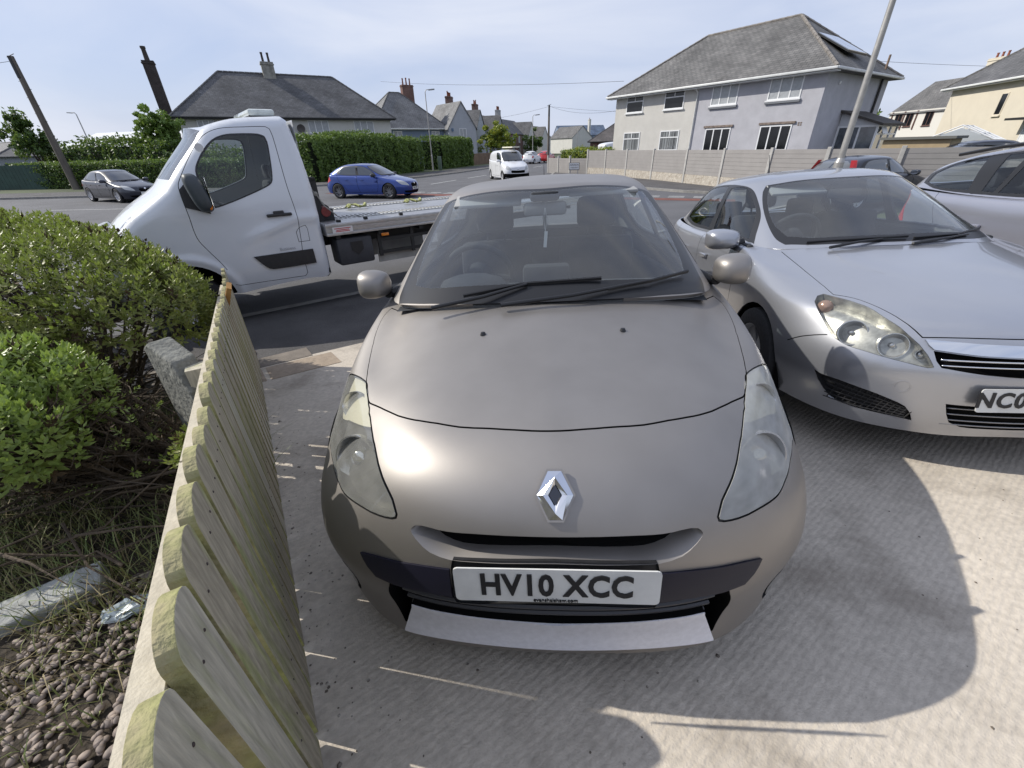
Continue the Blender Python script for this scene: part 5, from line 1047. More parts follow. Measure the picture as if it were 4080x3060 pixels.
# ------------------------------------------------------------------ other vehicles
def squeeze_rear(y0, k):                         # keep the tailgate nearly upright: pull the upper rear outwards
    def f(q):
        x, y, z = q
        return (x, y, z)
    return f
# tall silver estate beside the silver hatchback
def est_extra(q):
    x, y, z = q; t = max(0, min(1, (z - 1.12) / .40)); y2 = y + .50 * t * max(0, min(1, (y - 2.9) / .9)); return (x, y2, z + .07 * max(0, min(1, (y - 2.4) / 1.8)) * max(0, min(1, (z - .8) / .3)) * max(0, min(1, (1.6 - z) / .3)))
W_EST = make_warp(L=4.65, W=1.80, H=1.60, zs=((0, .3, .96, 1.458), (0, .32, 1.12, 1.60)), ys=((0, 1.1, 2.0, 3.5, 4.23), (0, 1.12, 2.05, 3.75, 4.65)), roofw=1.04, extra=est_extra)
M_LILAC = paint('lilac_silver_paint', (.40, .405, .46), .65, .28, .8, coatr=.04)
xe, ye = 4.62, .52
build_car('estate_car', frame(xe, ye, gz(xe, ye) - .01, .150), W_EST, M_LILAC, 'pale lilac silver estate car with black roof rails at the right edge', cat='car', detail=2, wheels=(.90, 3.50), wr=.33, rails=True, spokes=5, aerial=False,
          wins=([(-.77, 1.50, .985), (-.78, 2.4, .99), (-.78, 3.1, 1.0), (-.755, 3.55, 1.035), (-.71, 3.72, 1.10), (-.65, 3.64, 1.22), (-.60, 3.36, 1.345), (-.61, 2.9, 1.37), (-.61, 2.35, 1.37), (-.59, 2.12, 1.35), (-.60, 1.93, 1.26), (-.64, 1.70, 1.13)],
                WIN_F, [(-.77, 2.55, 1.015), (-.775, 2.98, 1.02), (-.63, 2.86, 1.345), (-.61, 2.56, 1.35)], [(-.77, 3.02, 1.02), (-.765, 3.12, 1.025), (-.62, 3.02, 1.345), (-.62, 2.90, 1.345)], [(-.755, 3.24, 1.03), (-.745, 3.52, 1.05), (-.705, 3.66, 1.105), (-.655, 3.56, 1.21), (-.61, 3.34, 1.325), (-.62, 3.14, 1.34)]))
# blue hatchback on the road
W_L = make_warp(L=4.37, W=1.80, H=1.45, zs=((0, .96, 1.458), (0, .95, 1.45)), ys=((0, .9, 1.1, 3.51, 4.23), (0, .86, 1.05, 3.54, 4.37)))
M_BLUE = paint('deep_blue_paint', (.006, .040, .24), .35, .3, 1.0)
def on_road(px, py, hx, hy, wb0):               # px,py: front wheel (near side) on the ground; heading
    h = Vector((hx, hy, 0)).normalized(); b_ = -h; r_ = Vector((b_.y, -b_.x, 0)); return h, b_, r_
def pose_from_wheel(px, py, hx, hy, wf, hw, side):
    """matrix such that the wheel at (side*hw, wf) stands on (px, py)"""
    h, b_, r_ = on_road(px, py, hx, hy, 0); o = Vector((px, py, 0)) - b_ * wf - r_ * (side * hw); yaw = atan2(b_.x, b_.y); return frame(o.x, o.y, ZR, yaw, 0, 0)
M_RIMD = mat('wheel_grey', (.20, .20, .21), .35, .8)
build_car('hatchback', pose_from_wheel(-5.38, 20.75, 2.85, -.85, .86, .86, -1), W_L, M_BLUE, 'bright deep blue hatchback on the road in front of the large green hedge', see=False, detail=1, nres=(200, 110), wr=.325, wheels=(.90, 3.51), spokes=5, twin=True, plate='PS21 UOY', grille='plain', rmat=M_RIMD, parts=M_BLACK, glass_m=mat('window_glass_sky', (.05, .06, .075), .04, coat=1))
# dark blue hatchback at the left
W_M = make_warp(L=4.30, W=1.78, H=1.43, zs=((0, .96, 1.458), (0, .93, 1.43)), ys=((0, .9, 1.1, 3.51, 4.23), (0, .89, 1.08, 3.50, 4.30)))
M_NAVY = paint('navy_paint', (.006, .010, .024), 0, .35, .7)
build_car('hatchback', pose_from_wheel(-19.0, 22.2, .90, -.44, .89, .86, -1), W_M, M_NAVY, 'glossy navy hatchback passing the clipped hedge, left of the truck', see=False, detail=1, nres=(200, 110), wr=.32, wheels=(.90, 3.50), twin=True, plate='YN17 ', grille='plain', glass_m=mat('window_glass_sky', (.05, .06, .075), .04, coat=1))
# small white van
def van_extra(q):
    x, y, z = q; t = max(0, min(1, (z - 1.15) / .5)); y2 = y + .62 * t * max(0, min(1, (y - 2.4) / 1.2)); return (x * (1 + .06 * t), y2, z)
W_V = make_warp(L=4.38, W=1.81, H=1.82, zs=((0, .3, .96, 1.458), (0, .32, 1.15, 1.82)), ys=((0, 1.1, 2.0, 3.5, 4.23), (0, .85, 1.55, 3.55, 4.38)), roofw=1.12, extra=van_extra)
M_VANW = paint('van_white', (.70, .71, .73), 0, .35, .7)
van = build_car('van', pose_from_wheel(1.35, 31.0, .30, -.95, .75, .84, 1), W_V, M_VANW, 'small white panel van with ladders on its roof, coming out of the side road', cat='van', see=False, detail=1, nres=(180, 100), wr=.31, wheels=(.90, 3.5), side_glass=(True, False), rear_glass=False, grille='low', plate=None, tailp=None, glass_m=mat('van_glass', (.015, .02, .02), .05, coat=1))
b = MB(); 
for y in (1.7, 2.5, 3.3): b.box((0, y, 1.90), (1.36, .04, .03)); b.box((-.66, y, 1.86), (.03, .04, .10)); b.box((.66, y, 1.86), (.03, .04, .10))
b.build('roof_bars', M_BLACK, van)
b = MB(); b.box((.35, 2.6, 1.955), (.50, 2.3, .07), bev=.01); o = b.build('plank_load', mat('load_pale', (.66, .63, .52), .7)); o.matrix_world = van.matrix_world.copy(); tag(o, 'pale boxed load strapped on the roof bars of the small white van', 'load')
# far cars in the side road
def far_car(label, x, y, hx, hy, paintm, L=3.9, H=1.49, W=1.66, name='parked_car', grp='cars parked along the side road'):
    build_car(name, pose_from_wheel(x, y, hx, hy, .8, .75, -1), make_warp(L=L, W=W, H=H, zs=((0, .96, 1.458), (0, .96 * H / 1.458, H)), ys=((0, 4.23), (0, L))), paintm, label, see=False, detail=0, nres=(90, 50), wr=.29, wheels=(.9, 3.5), plate=None, spokes=5, aerial=False, group=grp)
far_car('small rounded white car parked with its back window towards us, left of the red car', 4.6, 63.5, .42, .9, M_VANW, 3.55, 1.49, 1.63)
far_car('bright red car half hidden behind the end of the low grey fence', 6.9, 67.5, .42, .9, paint('bright_red_paint', (.45, .012, .012), .1, .3), 3.9, 1.46)
far_car('dark blue car parked just left of the small white car', 2.6, 66, .42, .9, M_NAVY, 4.0, 1.45)
# hatch with tall red tail lamp, driving away behind the silver cars
W_H = make_warp(L=4.3, W=1.78, H=1.47, zs=((0, .96, 1.458), (0, .96, 1.47)), ys=((0, 4.23), (0, 4.3)), extra=lambda q: (q[0], q[1] + .25 * max(0, min(1, (q[2] - 1.0) / .4)) * max(0, min(1, (q[1] - 3.0) / .6)), q[2]))
hh = build_car('hatchback', pose_from_wheel(13.2, 14.3, .93, .30, .89, .86, -1), W_H, M_NAVY, 'dark blue hatchback with tall red rear lamp, behind the silver hatchback', see=False, detail=1, nres=(200, 110), wr=.31, wheels=(.90, 3.5), plate=None, glass_m=mat('window_glass_grey', (.10, .11, .12), .06, coat=1),
               tailp=[(-.74, 3.93, 1.04), (-.83, 3.80, 1.0), (-.87, 3.85, .75), (-.80, 4.05, .72)])
b = MB(); 
for s in (-1, 1):
    b = MB(); A_ = [(s * .735, 3.86, 1.02), (s * .66, 4.05, 1.02), (s * .52, 3.93, 1.37), (s * .60, 3.80, 1.37)]; B_ = [(x * .93, y - .10, z) for x, y, z in A_]
    f_ = [(0, 1, 2, 3), (7, 6, 5, 4), (0, 4, 5, 1), (1, 5, 6, 2), (2, 6, 7, 3), (3, 7, 4, 0)]; b.add(A_ + B_, f_ if s > 0 else [q[::-1] for q in f_]); b.build('tail_lamp', M_RED, hh)
far_car('dark saloon parked on a drive between the porch and the cream house', 20.6, 17.2, .93, -.35, M_NAVY, 4.3, 1.45, 1.75, 'saloon_car', None)
[o for o in bpy.data.objects if o.name == 'saloon_car'][0].location.z += .33
# white high-roofed van far behind the low fence
W_T = make_warp(L=5.3, W=1.95, H=2.25, zs=((0, .3, .96, 1.458), (0, .35, 1.35, 2.25)), ys=((0, 1.1, 2.0, 3.5, 4.23), (0, .85, 1.8, 4.3, 5.3)), roofw=1.2, extra=lambda q: (q[0], q[1] + .8 * max(0, min(1, (q[2] - 1.4) / .6)) * max(0, min(1, (q[1] - 2.6) / 1.5)), q[2]))
build_car('van', pose_from_wheel(14.6, 52.0, .9, .35, .9, .9, -1), W_T, M_VANW, 'long white van parked behind the low grey fence beside the dark hedge', cat='van', see=False, detail=0, nres=(110, 60), wr=.34, side_glass=(True, False), rear_glass=False, spokes=5, aerial=False)
# ------------------------------------------------------------------ ground, drive, pavements, roads
UA = Vector((.807, .590, 0)); NA = Vector((-.590, .807, 0)); E0 = Vector((-2.24, 3.34, 0))   # drive edge: along the street / away from the house
FA = Vector((-2.577, 3.751, 0)); FB = Vector((-.568, .471, 0)); FD = (FB - FA).normalized()
def noise_mat_concrete():
    m = mat('drive_concrete', (.56, .50, .42), .9, var=.15, vs=.9, detail=8, fine=(38, .12))
    n = m.node_tree.nodes; l = m.node_tree.links.new; b = n['Principled BSDF']; t = n['Texture Coordinate']
    mpn = n.new('ShaderNodeMapping'); mpn.inputs['Rotation'].default_value = (0, 0, radians(-35)); l(t.outputs['Object'], mpn.inputs[0])
    w = n.new('ShaderNodeTexWave'); w.wave_type = 'BANDS'; w.bands_direction = 'Y'; w.inputs['Scale'].default_value = 13; w.inputs['Distortion'].default_value = 3.5; w.inputs['Detail'].default_value = 3; w.inputs['Detail Scale'].default_value = 1.8
    l(mpn.outputs[0], w.inputs['Vector'])
    v = n.new('ShaderNodeTexNoise'); v.inputs['Scale'].default_value = 130; v.inputs['Detail'].default_value = 5; v.inputs['Roughness'].default_value = .6; l(t.outputs['Object'], v.inputs['Vector'])
    a = n.new('ShaderNodeMath'); a.operation = 'MULTIPLY_ADD'; a.inputs[1].default_value = .30; l(w.outputs[0], a.inputs[0]); l(v.outputs[0], a.inputs[2])
    bp = n.new('ShaderNodeBump'); bp.inputs['Strength'].default_value = .62; bp.inputs['Distance'].default_value = .006; l(a.outputs[0], bp.inputs['Height']); l(bp.outputs[0], b.inputs['Normal'])
    # oil and damp stains
    s = n.new('ShaderNodeTexNoise'); s.inputs['Scale'].default_value = 1.6; s.inputs['Detail'].default_value = 7; s.inputs['Roughness'].default_value = .65; l(t.outputs['Object'], s.inputs['Vector'])
    mr = n.new('ShaderNodeMapRange'); mr.inputs['From Min'].default_value = .50; mr.inputs['From Max'].default_value = .66; mr.inputs['To Max'].default_value = .50; l(s.outputs[0], mr.inputs['Value'])
    src = b.inputs['Base Color'].links[0].from_socket; mx_ = n.new('ShaderNodeMix'); mx_.data_type = 'RGBA'; mx_.inputs['B'].default_value = (.16, .13, .10, 1); l(mr.outputs[0], mx_.inputs['Factor']); l(src, mx_.inputs['A']); l(mx_.outputs['Result'], b.inputs['Base Color'])
    return m
M_CONC = noise_mat_concrete()
M_ASPH = mat('road_asphalt', (.115, .115, .122), .85, var=.25, vs=.7, bump=.35, bs=90, fine=(60, .18), detail=8)
M_TARM = mat('pavement_tarmac', (.10, .095, .095), .9, var=.35, vs=1.5, bump=.5, bs=120, fine=(80, .25))
M_FLAG = mat('sandstone_flag', (.36, .29, .22), .85, var=.25, vs=5, bump=.35, bs=40, fine=(30, .10))
M_KERB = mat('kerb_stone', (.30, .29, .27), .85, var=.3, vs=6, bump=.3, bs=60)
M_LINE = mat('road_paint_white', (.62, .62, .60), .7, var=.35, vs=9, fine=(40, .15))
M_REDS = mat('red_surfacing', (.20, .075, .055), .85, var=.3, vs=3, bump=.3, bs=90)
M_SOIL = mat('garden_soil', (.055, .042, .028), .95, var=.5, vs=9, bump=1, bs=30, fine=(60, .4))
M_GRASSG = mat('far_ground', (.08, .10, .045), .95, var=.4, vs=.2)
def sheet(name, fn, na, nb, m, kind='structure', up=0.0):
    b = MB(); b.add([fn(i / na, j / nb) for j in range(nb + 1) for i in range(na + 1)], [(j * (na + 1) + i, j * (na + 1) + i + 1, (j + 1) * (na + 1) + i + 1, (j + 1) * (na + 1) + i) for j in range(nb) for i in range(na)])
    o = b.build(name, m, smooth=True); return tag(o, kind=kind)
def flat(name, poly, z, m, kind='structure'):
    b = MB(); b.add([(x, y, z) for x, y in poly], [tuple(range(len(poly)))]); o = b.build(name, m); return tag(o, kind=kind)
def ab(a, b): return E0 + UA * a + NA * b
sheet('ground', lambda s, t: (-900 + 1800 * s, -300 + 1600 * t, ZR - .05 if (-300 + 1600 * t) > 0 else ZR - .05), 8, 8, M_GRASSG)
sheet('back_ground', lambda s, t: (-14 + 30 * s, -12 + 15.5 * t, gz(-14 + 30 * s, -12 + 15.5 * t) - .05), 10, 10, M_SOIL)
def dr(s, t):                                   # drive: left side follows the fence
    b = -8.5 + 8.5 * t; f = FA + FD * (-(b) * 1.0); p0 = f + (Vector((0, 0, 0)) if True else 0)
    p1 = ab(13.5, b); p = Vector((p0.x, p0.y, 0)).lerp(Vector((p1.x, p1.y, 0)), s)
    e = ab(0, 0)
    if s == 0: p = Vector((p0.x, p0.y, 0))
    return (p.x, p.y, gz(p.x, p.y) + .012)
o = sheet('driveway', dr, 150, 100, M_CONC)
def near(a0, a1, b0, b1, m, name, dz=0.0, na=40, nb=6, kind='structure'):
    def f(s, t):
        p = ab(a0 + (a1 - a0) * s, b0 + (b1 - b0) * t); return (p.x, p.y, gz(p.x, p.y) + dz)
    return sheet(name, f, na, nb, m, kind)
near(-14, 20, 0.0, 2.35, M_TARM, 'pavement', .004, 80, 8)
def roadf(s, t): p = ab(-45 + 80 * s, 2.35 + 9 * t); return (p.x, p.y, gz(p.x, p.y) - .02 if False else ZR)
sheet('road', roadf, 40, 4, M_ASPH)
flat('road', [tuple(ab(-45, 11.35))[:2], tuple(ab(35, 11.35))[:2], (60, 60), (-70, 40)], ZR - .001, M_ASPH)
flat('road', [(-20, 28), (12, 26), (45, 135), (25, 142)], ZR + .0015, M_ASPH)
# sandstone flags of the crossover, each with open joints
k = 0
for a, b, w_, h_ in ((-.62, .03, .60, .40), (.02, .03, .64, .40), (-.9, .47, .72, .30), (-.14, .47, .62, .30), (-.95, .81, .8, .4)):
    p = [ab(a, b), ab(a + w_, b), ab(a + w_, b + h_), ab(a, b + h_)]
    m_ = MB(); top = [(q.x, q.y, gz(q.x, q.y) + .016) for q in p]; m_.add(top + [(x, y, z - .03) for x, y, z in top], [(0, 1, 2, 3), (0, 4, 5, 1), (1, 5, 6, 2), (2, 6, 7, 3), (3, 7, 4, 0)])
    o = m_.build('flagstone', M_FLAG if k in (0, 1) else mat('worn_flag', (.22, .19, .16), .9, var=.3, vs=6, bump=.4, bs=50)); tag(o, kind='structure'); k += 1
near(-14, 20, 2.35, 2.49, M_KERB, 'kerb', .03, 60, 1)
# far kerbs and pavements of the junction
def strip(name, L_, R_, z, m): 
    b = MB(); n = len(L_); b.add([(x, y, z) for x, y in L_] + [(x, y, z) for x, y in R_], [(i, i + 1, n + i + 1, n + i) for i in range(n - 1)]); return tag(b.build(name, m), kind='structure')
kl = [(-60, 27.5), (-29, 26.0), (-24.3, 25.9), (-19.4, 26.0), (-15.5, 27.2), (-12.1, 30.3), (-9.2, 33.3), (-6.8, 36.9), (-4.4, 42.5), (-1.9, 50.3), (6, 74), (22, 118)]
def off(L_, d):
    out = []
    for i, p in enumerate(L_):
        a = Vector(L_[max(0, i - 1)]); b = Vector(L_[min(len(L_) - 1, i + 1)]); t = (b - a).normalized(); n = Vector((-t.y, t.x)); out.append((p[0] + n.x * d, p[1] + n.y * d))
    return out
strip('kerb', kl, off(kl, .15), ZR + .11, M_KERB); strip('pavement', off(kl, .15), off(kl, 3.2), ZR + .112, M_TARM); strip('verge', off(kl, 3.2), off(kl, 9), ZR + .105, M_GRASSG)
b = MB(); n = len(kl); b.add([(x, y, ZR) for x, y in kl] + [(x, y, ZR + .11) for x, y in kl], [(i, i + 1, n + i + 1, n + i) for i in range(n - 1)]); tag(b.build('kerb', M_KERB), kind='structure')
kr = [(40, 1.5), (24, 9.8), (15, 14.6), (10.5, 17.6), (7.9, 20.1), (6.0, 23.4), (4.6, 27.6), (3.2, 34), (4.2, 40), (8.5, 52), (31, 112)]
strip('kerb', off(kr, -.15), kr, ZR + .10, M_KERB); strip('pavement', off(kr, -3.6), off(kr, -.15), ZR + .102, M_TARM)
b = MB(); n = len(kr); b.add([(x, y, ZR) for x, y in kr] + [(x, y, ZR + .10) for x, y in kr], [(i, n + i, n + i + 1, i + 1) for i in range(n - 1)]); tag(b.build('kerb', M_KERB), kind='structure')
# markings
def dash(p, q, w=.11, m=M_LINE, z=ZR + .006, name='road_marking'):
    p = Vector(p); q = Vector(q); t = (q - p).normalized(); n = Vector((-t.y, t.x)) * w / 2; flat(name, [tuple(p - n), tuple(q - n), tuple(q + n), tuple(p + n)], z, m)
for i in range(-1, 8): a = Vector((-4.9, 29.4)) + Vector((.345, .94)) * (i * 5.7); dash(a, a + Vector((.345, .94)) * 3.7)
g0 = Vector((-9.5, 25.6)); gd = (Vector((7.6, 18.1)) - g0).normalized()
for i in range(20):
    a = g0 + gd * i * .98; dash(a, a + gd * .62, .13)
    if 3 < i < 20: a2 = a + Vector((.42, .9)) * .38; dash(a2, a2 + gd * .62, .13)
dash(g0 + Vector((-.2, -.75)), g0 + gd * 20 + Vector((-.2, -.75)), .75, M_REDS, ZR + .005, 'red_strip')
for i in range(5): a = Vector((-38, 20.5)) + Vector((1, -.05)) * i * 6; dash(a, a + Vector((4, -.2)), .1)
b = MB(); c = ab(6, 9)
# ------------------------------------------------------------------ picket fence
M_PICK = mat('weathered_pine', (.42, .37, .27), .85, col2=(.25, .29, .06), vs=2.4, stretch=(3.5, 3.5, .8), bump=.35, bs=45, fine=(20, .18), vlo=.46, vhi=.66)
M_PICK2 = mat('weathered_pine_pale', (.50, .46, .36), .85, col2=(.27, .30, .10), vs=2.2, stretch=(4, 4, .6), bump=.25, bs=35, fine=(22, .14), vlo=.5, vhi=.78)
M_RAIL = mat('pale_pine_rail', (.52, .47, .37), .8, var=.2, vs=6, stretch=(6, 6, 1), bump=.2, bs=30)
for m_ in (M_PICK, M_PICK2):                     # wood grain
    n = m_.node_tree.nodes; l = m_.node_tree.links.new; t = n['Texture Coordinate']; mp2 = n.new('ShaderNodeMapping'); mp2.inputs['Scale'].default_value = (60, 60, 3.2); l(t.outputs['Object'], mp2.inputs[0])
    g = n.new('ShaderNodeTexNoise'); g.inputs['Scale'].default_value = 1.0; g.inputs['Detail'].default_value = 4; g.inputs['Distortion'].default_value = .25; l(mp2.outputs[0], g.inputs['Vector'])
    mr = n.new('ShaderNodeMapRange'); mr.inputs['From Min'].default_value = .35; mr.inputs['From Max'].default_value = .65; mr.inputs['To Min'].default_value = .78; mr.inputs['To Max'].default_value = 1.10; l(g.outputs[0], mr.inputs['Value'])
    b_ = n['Principled BSDF']; src = b_.inputs['Base Color'].links[0].from_socket; vm = n.new('ShaderNodeVectorMath'); vm.operation = 'SCALE'; l(src, vm.inputs[0]); l(mr.outputs[0], vm.inputs['Scale']); l(vm.outputs[0], b_.inputs['Base Color'])
M_MOSS = mat('mossy_pine_edge', (.26, .265, .10), .9, col2=(.32, .27, .17), vs=5, bump=.5, bs=60, vlo=.42, vhi=.62, fine=(25, .2))
M_NAIL = mat('nail_rust', (.05, .035, .03), .7)
def picket_bm(w, h, t=.026, top=.030):
    n = 10; poly = [(-w / 2, 0), (w / 2, 0)]
    r = w / 2
    for k in range(n + 1): a = pi * k / n; poly.append((r * cos(a), h - r * .62 + r * .62 * sin(a)))
    b = MB(); b.prism(poly, (0, -t / 2, 0), (1, 0, 0), (0, 0, 1), (0, t, 0)); return b
FN = Vector((-FD.y, FD.x, 0))                   # normal of the fence, pointing to the drive
if FN.x < 0: FN = -FN
fence = empty('picket_fence', (FA.x, FA.y, gz(FA.x, FA.y)), label='low weathered picket fence with rounded tops dividing the shrub bed from the drive', cat='fence')
inv = Matrix.Translation(-Vector(fence.location))
sp = .155; npk = 33
for i in range(npk):
    s = -.02 + sp * i; p = FA + FD * (s + random.uniform(-.006, .006)); g_ = gz(p.x, p.y); w_ = (.104 if s < 2.4 else .131) + random.uniform(-.004, .004); h = .915 + random.uniform(-.012, .012) + (.06 if s < .5 else 0) * (1 - s / .5 if s < .5 else 0)
    b = picket_bm(w_, h)
    ang = atan2(FD.y, FD.x); M_ = Matrix.Translation((p.x, p.y, g_ + .02)) @ Matrix.Rotation(ang, 4, 'Z') @ Matrix.Rotation(random.uniform(-.012, .012), 4, 'Y')
    sd_ = 1 if FN.dot(Vector((-sin(ang), cos(ang), 0))) > 0 else -1
    for zz_ in (.24, .82):
        for xx_ in (-.028, .028): b.lathe([(0, .0012), (.0028, .0012), (.0032, 0), (.0032, -.002)], 8, 'y', (xx_ + random.uniform(-.006, .006), sd_ * (.013 + .0008), zz_ + random.uniform(-.01, .01)), M=None if sd_ > 0 else Matrix.Rotation(pi, 3, 'Z'))
    mi_ = []
    for f_ in b.f:
        c_ = sum((Vector(b.v[k_]) for k_ in f_), Vector()) / len(f_); mi_.append(2 if len(b.v) and max(f_) >= 26 else (1 if abs(c_.x) > w_ / 2 - .012 and len(f_) == 4 or c_.z > h - .03 and len(f_) == 4 else 0))
    pm_ = M_PICK if random.random() < .6 else M_PICK2
    o = link('picket', b.v, b.f, None, fence, mats=[pm_, M_MOSS, M_NAIL], midx=mi_); o.matrix_local = inv @ M_
    bv = o.modifiers.new('bevel', 'BEVEL'); bv.width = .003; bv.segments = 2; bv.limit_method = 'ANGLE'
for hz in (.24, .82):
    L_ = sp * npk; b = MB(); pa = FA - FN * .038; pb = FA + FD * L_ - FN * .038
    za, zb = gz(pa.x, pa.y) + hz, gz(pb.x, pb.y) + hz
    for i in range(3):
        t0, t1 = i / 3, (i + 1) / 3; q0 = pa.lerp(pb, t0); q1 = pa.lerp(pb, t1 - .002); z0 = gz(q0.x, q0.y) + hz; z1 = gz(q1.x, q1.y) + hz; n_ = FN * .022; hh = Vector((0, 0, .042))
        V_ = [Vector((q0.x, q0.y, z0)), Vector((q1.x, q1.y, z1))]; a0, a1 = V_; vs = [a0 - n_ - hh, a0 + n_ - hh, a0 + n_ + hh, a0 - n_ + hh, a1 - n_ - hh, a1 + n_ - hh, a1 + n_ + hh, a1 - n_ + hh]
        b.add([inv @ v for v in vs], [(3, 2, 1, 0), (4, 5, 6, 7), (0, 1, 5, 4), (1, 2, 6, 5), (2, 3, 7, 6), (3, 0, 4, 7)])
    o = b.build('rail', M_RAIL, fence)
for s in (.45, 2.35, 4.2):
    p = FA + FD * s - FN * .11; b = MB(); b.box((p.x, p.y, gz(p.x, p.y) + .40), (.085, .085, .82), Matrix.Rotation(ang, 3, 'Z')); o = link('post', [inv @ Vector(v) for v in b.v], b.f, M_PICK2, fence)
# ------------------------------------------------------------------ shrub bed behind the fence
def gpt(x, y): return gz(x, y) + .0
def bed(s, t):
    b = -8.5 + 9.0 * t; f = FA + FD * (-b); p = f - FN * (.0 + 9 * s ** 1.5)
    return (p.x, p.y, gz(p.x, p.y) + .02 * sin(9 * p.x) * cos(7 * p.y) + .012)
sheet('shrub_bed', bed, 60, 60, M_SOIL)
M_LEAF = mat('shrub_leaf', (.17, .21, .05), .45, col2=(.40, .39, .12), vs=14, vlo=.3, vhi=.7, spec=.6)
M_LEAF2 = mat('shrub_leaf_bright', (.26, .36, .08), .42, col2=(.42, .50, .15), vs=14, vlo=.3, vhi=.7, spec=.6)
M_LEAFD = mat('shrub_leaf_dry', (.10, .065, .03), .8, var=.5, vs=10)
M_BARK = mat('shrub_bark', (.095, .07, .045), .9, var=.5, vs=14, bump=.6, bs=50)
for m_ in (M_LEAF, M_LEAF2):
    n = m_.node_tree.nodes; b_ = n['Principled BSDF']; l = m_.node_tree.links.new; out = [q for q in n if q.type == 'OUTPUT_MATERIAL'][0]
    tr = n.new('ShaderNodeBsdfTranslucent'); tr.inputs[0].default_value = (.22, .32, .05, 1); ms = n.new('ShaderNodeMixShader'); ms.inputs[0].default_value = .28; l(b_.outputs[0], ms.inputs[1]); l(tr.outputs[0], ms.inputs[2]); l(ms.outputs[0], out.inputs[0])
def sprig(rs, n=5, L_=.028, W_=.0095):
    """one shoot tip: opposite pairs of pointed leaves around a short stem"""
    V, F = [], []
    for k in range(n):
        h = -.013 * (n - 1 - k); op = radians(62 - 9 * (n - 1 - k) if False else 28 + 13 * (n - 1 - k)); ll = L_ * (0.55 + .5 * min(1, (n - k) / 3.)) 
        for j in range(2):
            a = (k % 2) * pi / 2 + j * pi + rs.uniform(-.25, .25); d = np.array([cos(a) * sin(op), sin(a) * sin(op), cos(op)]); sd = np.array([-sin(a), cos(a), 0]); up = np.cross(sd, d)
            b0 = np.array([0, 0, h]); i = len(V)
            V += [b0, b0 + d * ll * .45 + sd * W_ * .6 - up * .001, b0 + d * ll + up * -.003, b0 + d * ll * .45 - sd * W_ * .6 - up * .001, b0 + d * ll * .5 + up * .0018]
            F += [(i, i + 1, i + 4), (i + 1, i + 2, i + 4), (i + 2, i + 3, i + 4), (i + 3, i, i + 4)]
    return np.array(V), F
SPR = [sprig(rng) for _ in range(6)]
def rot_to(d, tw):
    d = Vector(d).normalized(); q = d.to_track_quat('Z', 'Y').to_matrix() @ Matrix.Rotation(tw, 3, 'Z'); return np.array(q)
def foliage_mesh(name, pts, dirs, scales, mats_, mi, parent):
    VV, FF, MI = [], [], []; k = 0
    for p, d, sc, m_ in zip(pts, dirs, scales, mi):
        v, f = SPR[rng.integers(6)]; R_ = rot_to(d, rng.uniform(0, 6.28)); VV.append((v * sc) @ R_.T + p); FF.append(np.array(f) + k); MI += [m_] * len(f); k += len(v)
    V = np.concatenate(VV); F = np.concatenate(FF); me = bpy.data.meshes.new(name); me.vertices.add(len(V)); me.vertices.foreach_set('co', V.ravel()); me.loops.add(F.size); me.loops.foreach_set('vertex_index', F.ravel().astype(np.int32))
    me.polygons.add(len(F)); me.polygons.foreach_set('loop_start', np.arange(0, F.size, 3, dtype=np.int32))
    for q in mats_: me.materials.append(q)
    me.polygons.foreach_set('material_index', np.array(MI, dtype=np.int32)); me.update(calc_edges=True); me.validate()
    o = bpy.data.objects.new(name, me); SC.collection.objects.link(o); o.parent = parent; return o
def lump(x, y): return .5 * (sin(5.1 * x + 1.3) * cos(4.3 * y) + .6 * sin(9.7 * x - 2.1 * y) + .5 * cos(11 * y + 3 * x))
